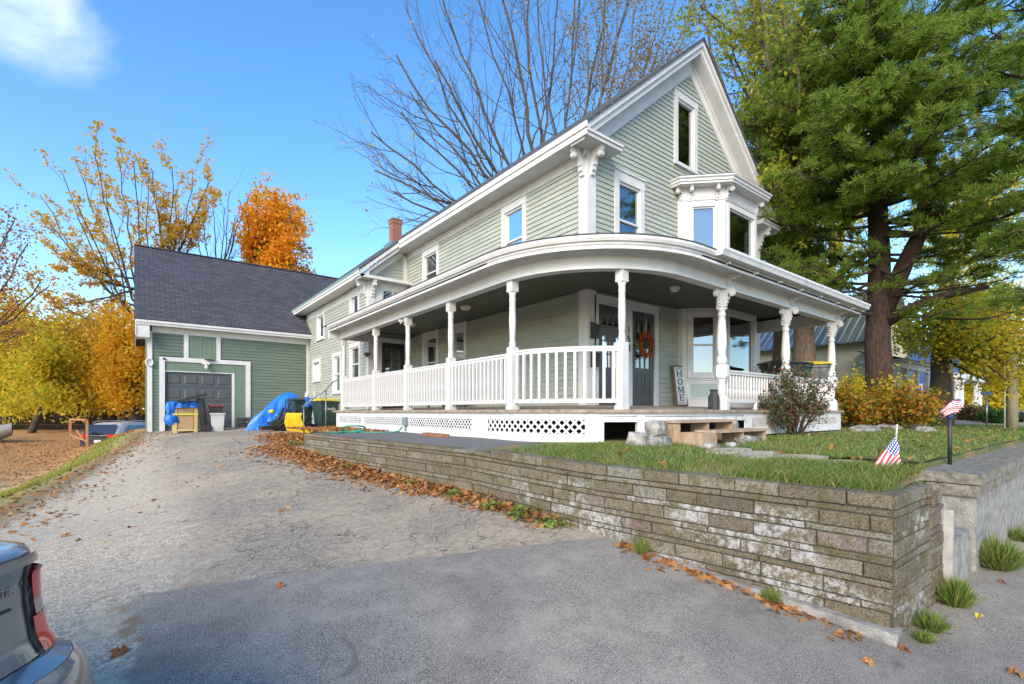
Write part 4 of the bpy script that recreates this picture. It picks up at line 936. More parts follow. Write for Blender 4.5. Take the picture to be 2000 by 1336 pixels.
# overhead door: sections with raised panels
gd = MB(); gx0, gx1 = .86, 2.95; gz0, gz1 = -.66, 1.43
for r in range(4):
    z0 = gz0 + (gz1 - gz0) * r / 4; z1 = gz0 + (gz1 - gz0) * (r + 1) / 4; gd.box(gx0, gx1, GY + .04, GY + .07, z0 + .004, z1 - .004)
    for c in range(4):
        a = gx0 + (gx1 - gx0) * (c + .12) / 4; b_ = gx0 + (gx1 - gx0) * (c + .88) / 4; q0, q1 = z0 + .10, z1 - .10
        vs = [(a, GY + .04, q0), (b_, GY + .04, q0), (b_, GY + .04, q1), (a, GY + .04, q1), (a + .03, GY + .022, q0 + .03), (b_ - .03, GY + .022, q0 + .03), (b_ - .03, GY + .022, q1 - .03), (a + .03, GY + .022, q1 - .03)]
        gd.add(vs, [(4, 5, 6, 7), (0, 1, 5, 4), (1, 2, 6, 5), (2, 3, 7, 6), (3, 0, 4, 7)])
gd.build('garage_door', mat('slate_grey_door', (.075, .085, .09), (.065, .073, .08), scale=2, rough=.5), gar)
gl = thing('floodlight', 'white twin floodlight above the garage door', 'light', (2.1, GY - .1, 1.75))
b = MB(); b.box(1.98, 2.22, GY - .10, GY - .06, 1.74, 1.84); b.tube([(2.1, GY - .1, 1.76), (2.1, GY - .18, 1.66)], .035, 8); b.lathe([(.05, 0), (.075, .10), (.03, .14)], (2.1, GY - .2, 1.56), 10); b.build('lamp_body', WHITE, gl)
b = MB(); b.obox((2.22, GY - .12, 1.92), (1, 0, 0), (0, 1, .3), (0, 0, 1), .16, .05, .012); b.build('solar_panel', BLACK, gl)
b = MB(); b.tube([(.42 + .10 * math.cos(a), GY - .09, 1.72 + .13 * math.sin(a)) for a in np.linspace(0, 6.28, 22)], .022, 6); o = b.build('hose_ring', WHITE, loc=(.42, GY - .09, 1.6)); tag(o, 'white ring hanging on the garage corner board', 'ring')
b = MB(); b.lathe([(.03, 0), (.045, .03), (.03, .06)], (0, 0, 0), 10); b.v = [(.84 + x, GY - .075 - z, 1.87 + y) for x, y, z in b.v]; o = b.build('security_camera', BLACK, loc=(.84, GY - .08, 1.87)); tag(o, 'small black camera on the left end of the garage door head trim', 'camera')

# ================================================================ THINGS BY THE GARAGE
TARP = mat('blue_tarp', (.012, .12, .50), (.02, .19, .62), scale=5, rough=.38, bump=.35, bscale=14)
def gh(x, y): return ground_h(x, y)
WOODP = mat('plywood', (.42, .28, .15), (.33, .21, .10), scale=3, rough=.7, vec=(1, 1, .25)); PINE = mat('pale_pine', (.58, .44, .20), (.48, .35, .15), scale=4, rough=.7, vec=(1, 1, .2))
bx0, by0 = .93, 19.6; bz = gh(1.4, 19.6)
cr_ = thing('wooden_crate', 'plywood crate with pale posts standing before the garage door under a blue tarp', 'crate', (1.35, by0, bz))
b = MB(); b.box(1.12, 1.58, by0, by0 + .6, bz + .08, bz + .92); b.build('panel', WOODP, cr_)
b = MB()
for x in (1.02, 1.60): b.box(x, x + .10, by0 - .03, by0 + .05, bz, bz + .98); b.box(x, x + .10, by0 + .6, by0 + .68, bz, bz + .98)
b.box(1.0, 1.72, by0 - .02, by0 + .66, bz + .92, bz + .98); b.box(1.0, 1.72, by0 - .02, by0 + .03, bz + .06, bz + .12); b.build('post_frame', PINE, cr_)
b = MB(); b.box(1.0, 1.72, by0 - .045, by0 - .032, bz + .60, bz + .65); b.build('yellow_strap', mat('yellow_strap', (.65, .55, .08), rough=.6), cr_)
def cloth(name, pts, nx, nz, amp, seed, m, parent=None, loc=None, thick=.0):
    pass
def tarp_over(x0, x1, y0, y1, zt, drops, m, seed=2):
    """draped sheet: grid over a box top hanging on the front/left with ragged lower edge"""
    rr = random.Random(seed); n = 26; mb = MB(); rows = []
    for j, v in enumerate(np.linspace(0, 1, 18)):
        row = []
        for i in range(n):
            u = i / (n - 1); x = x0 + (x1 - x0) * u
            if v < .4: y = y1 + (y0 - y1) * v / .4; z = zt + .012 * math.sin(9 * u + 5 * v)
            else:
                f = (v - .4) / .6; dr = drops(u); z = zt - f * dr; y = y0 - .03 - .05 * math.sin(14 * u + 3 * f) * f - .03 * f + .015 * math.sin(31 * u)
            row.append((x + .02 * math.sin(11 * v + 3 * u), y, z))
        rows.append(row)
    vs = [p for r_ in rows for p in r_]; mb.add(vs, [(j * n + i, j * n + i + 1, (j + 1) * n + i + 1, (j + 1) * n + i) for j in range(17) for i in range(n - 1)], True)
    return mb
tb = tarp_over(.90, 1.82, by0 - .02, by0 + .7, bz + 1.05, lambda u: .20 if .12 < u < .9 else .45, TARP)
tb.add([], [])
# gathered end hanging on the left
rr = random.Random(4); st = []
for k, (zz, r) in enumerate(((1.03, .10), (.85, .16), (.66, .10), (.52, .15), (.36, .17), (.26, .06))): st.append((zz, r))
n = 14; vs = []
for zz, r in st:
    for i in range(n): a = 6.283 * i / n; rw_ = r * (1 + .25 * math.sin(5 * a + zz * 9)); vs.append((.97 + rw_ * math.cos(a) * 1.1, by0 + .02 + rw_ * math.sin(a) * .6, bz + zz))
tb.add(vs, [(j * n + i, j * n + (i + 1) % n, (j + 1) * n + (i + 1) % n, (j + 1) * n + i) for j in range(len(st) - 1) for i in range(n)], True)
o = tb.build('tarp', TARP, loc=(1.3, by0, bz + .9)); tag(o, 'bright blue tarp draped and tied over the plywood crate', 'tarp')
# black wheeled cart lid etc
b = thing('utility_cart', 'black wheeled cart leaning beside the plywood crate with its lid on top', 'cart', (1.95, by0 - .1, bz))
m_ = MB(); m_.obox((1.52, by0 - .02, bz + 1.16), (1, 0, .24), (0, 1, 0), (-.24, 0, 1), .42, .30, .03); m_.obox((1.66, by0 - .05, bz + 1.22), (1, 0, .3), (0, 1, 0), (-.3, 0, 1), .30, .22, .04); m_.build('lid', BLACK, b)
m_ = MB(); m_.obox((1.86, by0 - .05, bz + .62), (1, 0, 0), (0, 1, 0), (.14, 0, -1), .10, .2, .55); m_.tube([(1.78, by0 - .27, bz + 1.1), (1.92, by0 - .27, bz + .12)], .018, 6); m_.build('frame', BLACK, b)
for yy in (by0 - .27, by0 + .15):
    w_ = MB(); w_.tube([(1.96, yy - .025, bz + .14), (1.96, yy + .025, bz + .14)], .14, 18); w_.build('wheel', BLACK, b)
def bin_tapered(root, x, y, z, w0, w1, h, m, name='body', ly=None):
    b = MB(); l0, l1 = (w0, w1) if ly is None else ly
    vs = [(x + a * w0 / 2, y + c * l0 / 2, z) for a, c in ((-1, -1), (1, -1), (1, 1), (-1, 1))] + [(x + a * w1 / 2, y + c * l1 / 2, z + h) for a, c in ((-1, -1), (1, -1), (1, 1), (-1, 1))]
    b.add(vs, [(0, 3, 2, 1), (0, 1, 5, 4), (1, 2, 6, 5), (2, 3, 7, 6), (3, 0, 4, 7)])
    b.box(x - w1 / 2 - .02, x + w1 / 2 + .02, y - l1 / 2 - .02, y - l1 / 2, z + h - .05, z + h); b.box(x - w1 / 2 - .02, x - w1 / 2, y - l1 / 2, y + l1 / 2, z + h - .05, z + h); b.box(x + w1 / 2, x + w1 / 2 + .02, y - l1 / 2, y + l1 / 2, z + h - .05, z + h)
    return b.build(name, m, root)
wx, wy = 2.26, 19.5; wz = gh(wx, wy)
t_1 = thing('trash_can', 'white plastic kitchen bin on the driveway before the grey garage door', 'bin', (wx, wy, wz))
bin_tapered(t_1, wx, wy, wz, .34, .42, .62, mat('offwhite_plastic', (.55, .55, .52), (.45, .45, .42), scale=4, rough=.45), ly=(.28, .34))
t_2 = thing('plastic_tub', 'dark red rimmed tub set on top of the white bin', 'tub', (wx - .02, wy, wz + .63))
bin_tapered(t_2, wx - .03, wy, wz + .63, .34, .40, .26, BLACK, ly=(.28, .32)); m_ = MB(); m_.box(wx - .25, wx + .18, wy - .19, wy - .155, wz + .84, wz + .90); m_.build('rim', mat('dark_red_plastic', (.25, .03, .04), rough=.5), t_2)
PLANT = mat('dark_pot', (.05, .055, .05), (.12, .12, .11), scale=9, rough=.9)
for i, (x, y) in enumerate(((3.17, 20.85), (3.42, 20.9))):
    z = gh(x, y); b = MB(); b.box(x - .12, x + .12, y - .1, y + .1, z, z + .17); b.box(x - .12, x + .12, y - .1, y + .1, z + .20, z + .37)
    o = b.build('cinder_block', PLANT, loc=(x, y, z)); tag(o, ('left' if i == 0 else 'right') + ' one of two dark block stacks at the foot of the garage door trim', 'blocks', 'dark blocks beside the garage door')
# blue tarp heap
def heap(cx, cy, prof, m, name, label, cat, amp=.12, seed=1, n=40, k=16):
    z0 = gh(cx, cy) - .03; nz_ = random.Random(seed); ph = [nz_.uniform(0, 6.28) for _ in range(9)]; vs = []
    for j in range(k):
        f = j / (k - 1)
        for i in range(n):
            a = 6.283 * i / n; x, y, z = prof(a, f)
            w = amp * (math.sin(5 * a + ph[0] + 3 * f) + .7 * math.sin(11 * a + ph[1] - 5 * f) + .5 * math.sin(17 * a + ph[2] + 9 * f)) * (1 - f) * .5
            vs.append((cx + x * (1 + w), cy + y * (1 + w), z0 + z * (1 + .10 * math.sin(7 * a + ph[3]) * (1 - f)) + .03 * math.sin(13 * a + 7 * f + ph[4]) * (1 - f)))
    mb = MB(); mb.add(vs, [(j * n + i, j * n + (i + 1) % n, (j + 1) * n + (i + 1) % n, (j + 1) * n + i) for j in range(k - 1) for i in range(n)], False)
    mb.sm = [False] * len(mb.sm)
    o = mb.build(name, m, loc=(cx, cy, z0)); tag(o, label, cat); return o
heap(4.15, 18.95, lambda a, f: (1.0 * (1 - f) ** .55 * math.cos(a) + .30 * f, .6 * (1 - f) ** .8 * math.sin(a), 1.34 * f ** .9), TARP, 'tarp_heap', 'crumpled peaked blue tarp heaped against the green wall', 'tarp', amp=.30, n=60, k=22)
heap(3.45, 18.5, lambda a, f: (.45 * (1 - f) ** .7 * math.cos(a), .3 * (1 - f) ** .7 * math.sin(a), .42 * f), TARP, 'tarp_fold', 'lower blue tarp fold spilling left of the peaked heap', 'tarp', amp=.2, seed=5, n=36, k=10)
b = MB(); b.lathe([(.0, -.07), (.07, -.05), (.1, 0), (.07, .05), (0, .07)], (3.75, 18.35, gh(3.7, 18.35) + .62), 12); o = b.build('yellow_float', mat('yellow_plastic', (.75, .55, .02), rough=.4), loc=(3.75, 18.35, gh(3.7, 18.3) + .55)); tag(o, 'round yellow object poking out of the blue tarp', 'float')
# black machine under the tarp (old mower frame)
mw = thing('garden_machine', 'black tangle of old machine tubing between the tarp and the yellow plow', 'machine', (3.9, 17.0, gh(3.9, 17)))
z = gh(4.3, 17.2); b = MB(); rr = random.Random(9)
for k in range(46):
    p_ = Vector((3.62 + rr.uniform(0, .55), 17.3 + rr.uniform(-.6, .9), z + rr.uniform(.05, .25))); q_ = p_ + Vector((rr.uniform(.1, .6), rr.uniform(-.3, .5), rr.uniform(.1, .75)))
    b.tube([p_, (p_ + q_) / 2 + Vector((rr.uniform(-.06, .06), 0, rr.uniform(-.05, .1))), q_], rr.uniform(.015, .04), 6)
b.obox((3.95, 17.6, z + .28), (1, 0, .3), (0, 1, 0), (-.3, 0, 1), .40, .35, .12); b.obox((3.6, 17.0, z + .12), (1, .3, 0), (-.3, 1, 0), (0, 0, 1), .5, .12, .06)
b.build('frame', BLACK, mw)
b = MB(); b.tube([(4.15, 17.55, z + .33), (4.15, 17.45, z + .33)], .30, 20); b.build('tyre', BLACK, mw); b = MB(); b.tube([(3.65, 17.0, z + .2), (3.65, 16.92, z + .2)], .2, 18); b.build('tyre', BLACK, mw)
b = MB(); b.obox((4.72, 17.3, z + .95), (1, 0, 0), (0, 1, 0), (0, 0, 1), .13, .12, .16); b.build('blue_tank', TARP, mw)
b = MB(); b.tube([(4.62, 17.3, z + 1.12), (4.66, 17.3, z + 1.3)], .07, 8); b.tube([(4.9, 17.4, z + .9), (5.15, 17.4, z + 1.32)], .03, 6); b.tube([(4.88, 17.4, z + 1.35), (4.95, 17.4, z + .95)], .02, 6); b.build('white_jug', WHITE2, mw)
# snow plow blade
YEL = mat('plow_yellow_paint', (.72, .50, .02), (.60, .38, .015), scale=4, rough=.4, lo=.45, hi=.7)
pl = thing('snow_plow', 'yellow snow plow blade standing on edge before the green wheeled bin', 'snow plow', (3.95, 15.3, gh(3.9, 15.3)))
z = gh(3.9, 15.3); b = MB(); A = P(566, 804, 15.6).xy; B_ = P(594, 804, 14.3).xy; d_ = (B_ - A).normalized(); nrm = Vector((-d_.y, d_.x)); nrm = -nrm if nrm.x > 0 else nrm
pv = [(.18 * math.sin(t * 2.6 - .5) - .1, .02 + .60 * t) for t in np.linspace(0, 1, 9)]
poly = [(a, c) for a, c in pv] + [(a + .03, c) for a, c in pv[::-1]]
b.prism(poly, 0, (B_ - A).length, lambda a, c, t: (*(A + d_ * t - nrm * (-a)), z + c))
b.build('blade', YEL, pl)
for t in np.linspace(.02, (B_ - A).length - .05, 5):
    b = MB()
    b.prism([(a + .03, c) for a, c in pv] + [(.13, .60), (.17, .3), (.10, .05)], t, t + .03, lambda a, c, t: (*(A + d_ * t + nrm * (-a - .0) * -1), z + c)); b.build('rib', YEL, pl)
b = MB(); b.beam((4.1, 16.2, z + .25), (4.6, 16.9, z + .3), .1, .1); b.beam((4.1, 15.3, z + .25), (4.6, 16.9, z + .3), .1, .1); b.build('push_frame', BLACK, pl)
# wheeled bins
GBIN = mat('green_bin_plastic', (.02, .045, .038), (.03, .06, .05), scale=3, rough=.45); YLID = mat('yellow_lid', (.62, .50, .02), (.5, .38, .02), scale=5, rough=.5)
def wheelie(x, y, rz, lidm, bodym, label, name='wheeled_bin', z=None, txt=None, group=None):
    z = gh(x, y) if z is None else z
    t = thing(name, label, 'bin', (x, y, z), rz, group)
    b = MB(); vs = [(a * .23, c * .26, .08) for a, c in ((-1, -1), (1, -1), (1, 1), (-1, 1))] + [(a * .31, c * .36, .98) for a, c in ((-1, -1), (1, -1), (1, 1), (-1, 1))]
    b.add(vs, [(0, 3, 2, 1), (4, 5, 6, 7), (0, 1, 5, 4), (1, 2, 6, 5), (2, 3, 7, 6), (3, 0, 4, 7)]); b.box(-.33, .33, -.38, .38, .93, .985); b.box(-.2, .2, -.315, -.28, .3, .34); b.box(-.28, -.25, -.34, -.25, .5, .9); b.build('body', bodym, t, local=True)
    b = MB(); b.prism([(-.42, 1.0), (.42, 1.0), (.40, 1.05), (.0, 1.085), (-.40, 1.04)], -.35, .35, lambda a, c, tt: (tt, a, c)); b.tube([(-.2, .44, 1.0), (.2, .44, 1.0)], .02, 6); b.build('lid', lidm, t, local=True)
    for s_ in (-1, 1): b = MB(); b.tube([(s_ * .25, .26, .12), (s_ * .31, .26, .12)], .12, 14); b.build('wheel', BLACK, t, local=True)
    if txt:
        vs, fs = textobj(txt, .13, .003); b = MB(); b.add([(x_, -.335 - z_ - .03 * (y_), .70 + y_) for x_, y_, z_ in vs], fs); b.build('lettering', WHITE, t, local=True)
    return t
wheelie(5.02, 16.55, R(8), YLID, GBIN, 'dark green wheeled bin with a yellow lid beside the wing wall', txt='Casella')
wheelie(4.55, 17.75, R(4), BLACK, GBIN, 'dark wheeled bin with a black lid behind the yellow lidded one')
hr = thing('handrail', 'thin grey metal handrail on posts at the end of the porch', 'handrail', (4.2, 14.5, gh(4.2, 14.4)))
b = MB(); zz = -.62; b.tube([(3.55, 13.55, zz), (3.55, 13.55, .15)], .018, 8); b.tube([(3.5, 13.5, .12), (4.45, 14.75, .62), (4.62, 14.5, .88), (4.66, 14.3, .92)], .018, 8); b.tube([(4.5, 14.8, zz), (4.5, 14.8, .64)], .018, 8); b.build('rail', mat('worn_pipe', (.25, .25, .26), rough=.5, metal=.6), hr)
# electric box, hose, plank
o = MB(); o.box(PX - .16, PX - .09, 9.62, 9.82, -.30, -.12); o.tube([(PX - .12, 9.72, -.3), (PX - .12, 9.72, -.42)], .012, 6); o = o.build('electric_box', mat('grey_box', (.18, .22, .24), rough=.5), loc=(PX - .12, 9.7, -.3)); tag(o, 'small grey outlet box on the white lattice skirt', 'electric box')
HZ = -.455
pts = [(4.55, 9.7, -.33), (4.45, 9.66, -.42), (4.25, 9.6, HZ + .02), (4.0, 9.75, HZ + .02), (3.75, 10.0, HZ + .02)]
for a in np.linspace(0, 2 * math.pi * 2.2, 40): pts.append((3.72 + .23 * math.cos(a + 1.2), 10.35 + .35 * math.sin(a + 1.2), HZ + .03 + .13 * max(0, math.sin(a * .5)) ** 2))
pts += [(3.45, 10.2, HZ + .02), (3.2, 10.5, HZ + .02)]
o = MB(); o.tube(pts, .016, 6); o = o.build('garden_hose', mat('green_hose', (.02, .25, .15), rough=.4), loc=(3.8, 10, HZ)); tag(o, 'coiled green garden hose on the strip before the lattice', 'hose')
o = MB(); o.obox((4.28, 7.75, HZ + .035), (.1, 1, 0), (1, -.1, 0), (0, 0, 1), .45, .07, .03); o = o.build('wood_plank', mat('orange_brown_wood', (.30, .13, .06), (.22, .09, .04), scale=6, rough=.8), loc=(4.28, 7.75, HZ)); tag(o, 'short orange brown plank lying by the porch skirt', 'plank')

# ================================================================ THINGS ON THE PORCH
sg = thing('home_sign', 'tall framed porch sign reading HOME leaning on the wall', 'sign', (9.95, 6.42, .13))
sg.rotation_euler = (R(-7), 0, 0)
b = MB(); b.box(-.20, .20, -.012, .012, .02, .92); b.build('board', mat('sign_white', (.72, .72, .70), (.6, .6, .57), scale=8, rough=.7), sg, local=True)
b = MB(); b.box(-.225, -.19, -.025, .018, 0, .94); b.box(.19, .225, -.025, .018, 0, .94); b.box(-.19, .19, -.025, .018, 0, .035); b.box(-.19, .19, -.025, .018, .905, .94); b.build('frame', mat('brown_frame', (.16, .10, .07), rough=.7), sg, local=True)
b = MB()
def rect(x0, x1, z0, z1): b.box(x0, x1, -.020, -.0125, z0, z1)
def serifbar(x, z0, z1, w_=.03, s_=.032):
    rect(x - w_ / 2, x + w_ / 2, z0, z1); rect(x - s_, x + s_, z0, z0 + .010); rect(x - s_, x + s_, z1 - .010, z1)
def ring(cx, cz, rx, rz_, t0, t1, n=24):
    vs = []; 
    for i in range(n):
        a = 6.283 * i / n; tt = t0 + (t1 - t0) * abs(math.cos(a))
        for r_ in (0, 1):
            for y in (-.020, -.0125): vs.append((cx + (rx - r_ * tt) * math.cos(a), y, cz + (rz_ - r_ * (t0 + (t1 - t0) * abs(math.cos(a)))) * math.sin(a)))
    fs = []
    for i in range(n):
        j = (i + 1) % n; fs += [(i * 4, j * 4, j * 4 + 2, i * 4 + 2), (i * 4, i * 4 + 1, j * 4 + 1, j * 4), (i * 4 + 2, j * 4 + 2, j * 4 + 3, i * 4 + 3)]
    b.add(vs, fs)
z = .68; serifbar(-.075, z, z + .145); serifbar(.075, z, z + .145); rect(-.075, .075, z + .066, z + .080)
z = .495; ring(0, z + .072, .10, .075, .010, .030)
z = .305; serifbar(-.09, z, z + .145, .014, .028); serifbar(.09, z, z + .145, .028, .034)
for (xa, xb, wd) in ((-.085, 0, .028), (.085, 0, .014)): b.prism([(xa - wd / 2, z + .145), (xa + wd / 2, z + .145), (xb + wd / 2, z + .01), (xb - wd / 2, z + .01)], -.020, -.0125, lambda p_, q_, t: (p_, t, q_))
z = .12; rect(-.07, -.04, z, z + .145); rect(-.085, .085, z, z + .010); rect(-.085, .085, z + .135, z + .145); rect(.075, .085, z, z + .04); rect(.075, .085, z + .105, z + .145); rect(-.04, .05, z + .067, z + .077); rect(.045, .055, z + .05, z + .095)
for zc in (.865, .075):
    for k in range(-4, 5): b.obox((k * .030, -.017, zc + .010 * math.sin(k * 1.5)), (1, 0, .5 * math.cos(k * 1.5)), (0, 1, 0), (-.5 * math.cos(k * 1.5), 0, 1), .014, .003, .005)
b.build('lettering', mat('navy_letters', (.02, .025, .045), rough=.6), sg, local=True)
jg = thing('milk_can', 'dark grey metal jug standing beside the ornate front porch post', 'jug', (7.70, PY + .02, .03))
b = MB(); b.lathe([(.085, 0), (.09, .02), (.09, .22), (.06, .27), (.055, .31), (.066, .33), (.066, .345), (.0, .345)], (0, 0, 0), 8, smooth=False); b.build('body', mat('dark_grey_metal', (.03, .032, .036), rough=.6), jg, local=True)
# wreath
wr = thing('wreath', 'orange autumn wreath of small leaves hanging on the right front door', 'wreath', (8.77, FY - .07, 1.45))
V = []; F_ = []
for k in range(1500):
    a = rng.uniform(0, 6.283); rad = .205 + rng.normal(0, .035); tz = rng.uniform(0, .07); c = np.array([rad * math.cos(a), -tz, rad * math.sin(a) * 1.12]); u = rng.normal(size=3); u /= np.linalg.norm(u); v = np.cross(u, rng.normal(size=3)); v /= np.linalg.norm(v); s_ = .022
    i = len(V); V += [c - u * s_, c + v * s_ * .45, c + u * s_, c - v * s_ * .45]; F_.append((i, i + 1, i + 2, i + 3))
fastmesh('wreath_leaves', np.array(V) + np.array(wr.location), F_, leafmat('wreath_leaf', [(.35, .05, .01), (.55, .14, .02), (.22, .03, .01), (.6, .3, .08)], .2), wr)
b = MB(); b.tube([(.20 * math.cos(a), -.02, .22 * math.sin(a)) for a in np.linspace(0, 6.283, 24)], .02, 6); b.build('ring', mat('twig', (.08, .04, .02), rough=.9), wr, local=True)
b = MB(); b.box(-.012, .012, -.035, .05, .22, .66); b.build('hanger', METAL, wr, local=True)
for i, (z, lb) in enumerate(((1.44, 'upper black mailbox on the corner board beside the left front door'), (.88, 'lower black mailbox under another one beside the left front door'))):
    t = thing('mailbox', lb, 'mailbox', (7.14, FY - .05, z), 0, 'mailboxes by the front doors')
    b = MB(); b.prism([(0, 0), (-.10, 0), (-.12, .24), (0, .30)], -.15, .15, lambda a, c, tt: (tt * .45, a, c)); b.build('box', BLACK, t, local=True)
    b = MB(); b.prism([(0, .30), (-.13, .225), (-.14, .24), (0, .33)], -.16, .16, lambda a, c, tt: (tt * .45, a, c)); b.box(-.015, .015, -.127, -.12, .12, .16); b.build('lid', BLACKP, t, local=True)
    b = MB(); b.box(-.06, .06, -.012, 0, .30, .42); b.build('back_plate', METAL if i == 0 else BLACK, t, local=True)
hp = thing('hanging_planter', 'small reddish hanging planter on a bracket at the back of the porch', 'planter', (5.6, JY - .2, 1.75))
b = MB(); b.lathe([(.04, -.08), (.09, 0), (.10, .04)], (0, 0, 0), 12); b.tube([(0, 0, .04), (0, 0, .42)], .006, 5); b.build('pot', mat('rusty_pot', (.16, .06, .04), rough=.8), hp, local=True)
b = MB(); b.tube([(0, .15, .40), (-.1, .05, .46), (-.2, 0, .40), (-.3, 0, .45)], .012, 5); b.tube([(0, .15, .30), (-.05, .1, .38), (-.12, 0, .36)], .01, 5); b.build('scroll', WHITE, hp, local=True)
t = thing('porch_camera', 'small white camera clipped to the middle side porch post', 'camera', (PX - .12, 9.83, 1.97)); b = MB(); b.box(-.09, -.01, -.025, .025, -.02, .03); b.box(-.02, .05, -.01, .01, -.01, .01); b.lathe([(.02, -.06), (.02, -.02)], (-.05, 0, 0), 8); b.build('camera_body', WHITE, t, local=True)
fu = thing('porch_bench', 'brown wooden bench back just showing above the side railing', 'bench', (6.4, 11.0, .11))
b = MB(); b.box(-.25, .25, -.6, .6, .38, .43); b.box(.22, .27, -.6, .6, .43, .95)
for x in (-.22, .22):
    for y in (-.55, .55): b.box(x - .025, x + .025, y - .025, y + .025, 0, .38)
b.build('seat', mat('brown_bench', (.10, .05, .03), rough=.6), fu, local=True)
# ---- steps, rocks
TAN = mat('tan_painted_plywood', (.43, .31, .21), (.25, .18, .12), scale=7, rough=.7, lo=.42, hi=.75, vec=(1, 2.5, 1))
ws = thing('wooden_steps', 'tan wooden steps leading up to the front porch', 'steps', (7.1, 3.9, -.47))
b = MB(); X0, X1 = 6.05, 7.55
b.box(X0 - .03, X1 + .03, 3.92, 4.25, -.16, -.125); b.build('tread', TAN, ws); b = MB(); b.box(X0 + .35 - .03, X1 + .35 + .03, 3.58, 3.915, -.30, -.265) ; b.build('tread', TAN, ws)
b = MB(); b.box(X0, X0 + .03, 3.95, 4.24, -.52, -.162)
b.build('side_board', TAN, ws)
for x in (6.8, 7.5): b = MB(); b.box(x, x + .03, 3.95, 4.24, -.52, -.162); b.build('riser_board', TAN, ws)
for x in (X0 + .35, 7.15, 7.86): b = MB(); b.box(x, x + .03, 3.60, 3.93, -.52, -.302); b.build('riser_board', TAN, ws)
b = MB(); b.box(X0 + .03, X0 + .35, 3.60, 3.63, -.52, -.302); b.box(X0, X0 + .03, 3.6, 3.95, -.52, -.302); b.box(X0 + .03, X0 + .32, 3.63, 3.95, -.302, -.29); b.build('front_board', TAN, ws)
RK = mat('pale_rock', (.42, .40, .36), (.13, .125, .11), scale=9, rough=.95, bump=.7, bscale=25)
def rock(x, y, z, sx, sy, sz, seed, label, rz=0, m=None, lc=None):
    rr = random.Random(seed); bm = bmesh.new(); bmesh.ops.create_icosphere(bm, subdivisions=2, radius=1)
    for v in bm.verts:
        c = v.co; q = Vector([math.copysign(abs(k) ** .55, k) for k in c]); q *= 1 + rr.uniform(-.16, .14); v.co = Vector((q.x * sx, q.y * sy, q.z * sz))
    me = bpy.data.meshes.new('rock'); bm.to_mesh(me); bm.free(); me.materials.append(m or RK); o = bpy.data.objects.new('rock', me); COL.objects.link(o); o.location = (x, y, z + sz * .8); o.rotation_euler = (0, rr.uniform(-.1, .1), rz)
    return tag(o, label, 'rock', 'loose rocks by the porch steps')
rock(5.15, 3.98, -.50, .12, .15, .13, 1, 'rounded pale rock leftmost at the end of the lattice skirt', .5)
rock(5.48, 4.0, -.50, .10, .10, .07, 2, 'small flat rock between the leftmost boulder and the stacked stones')
rock(5.72, 4.05, -.50, .20, .13, .10, 3, 'lower block of the stacked stones left of the wooden steps')
rock(5.70, 4.08, -.33, .17, .12, .12, 4, 'upper large block of the stacked stones left of the wooden steps', .1)
rock(5.92, 4.3, -.50, .12, .10, .12, 5, 'round stone tucked between the stacked blocks and the steps')
rock(5.95, 4.28, -.34, .10, .10, .09, 6, 'small stone balanced on the round one beside the steps')
rock(5.95, 3.42, -.52, .15, .09, .06, 7, 'flat pale rock on the grass in front of the steps')
rock(7.35, 3.62, -.50, .28, .12, .075, 8, 'long flat stone slab under the right end of the lower step')
rock(6.6, 3.45, -.53, .15, .08, .06, 9, 'small mossy rock under the lower step')
rock(8.05, 3.95, -.47, .14, .12, .11, 10, 'whitish rock right of the wooden steps')
rock(8.0, 4.25, -.42, .18, .12, .14, 11, 'whitewashed boulder against the narrow lattice')
for i, (x, y, sx, sy) in enumerate(((14.6, 4.3, .5, .2), (16.2, 4.1, .55, .25), (17.5, 3.9, .4, .25), (13.2, 3.8, .7, .15), (15.4, 3.2, .3, .2))):
    o = rock(x, y, lawn_h(x, y) - .05, sx, sy, .09, 20 + i, ['mossy stone right of the porch end', 'large mossy stone before the orange shrubs', 'mossy stone near the right edge of the orange shrubs', 'long flat border stone beyond the porch corner', 'small grey stone set in the lawn'][i]); o['group'] = 'border stones in the lawn'
# flagstone path
FLAG = mat('flagstone', (.50, .43, .33), (.34, .29, .22), scale=5, rough=.9, bump=.4)
fl = MB(); rr = random.Random(12)
for (x, y, rx, ry) in ((5.95, 3.15, .36, .22), (5.55, 3.05, .26, .2), (5.75, 2.7, .34, .2), (5.3, 2.55, .3, .22), (5.6, 2.2, .36, .24), (5.15, 2.1, .24, .2), (5.4, 1.75, .3, .16), (4.95, 1.72, .2, .16)):
    k = 9; pts = [(x + rx * math.cos(6.283 * i / k) * rr.uniform(.85, 1.1), y + ry * math.sin(6.283 * i / k) * rr.uniform(.85, 1.1)) for i in range(k)]
    z_ = max(lawn_h(a, c) for a, c in pts) + .012; fl.prism(pts, -.05, 0, lambda a, c, t: (a, c, z_ + t))
o = fl.build('stone_path', FLAG); o['kind'] = 'structure'
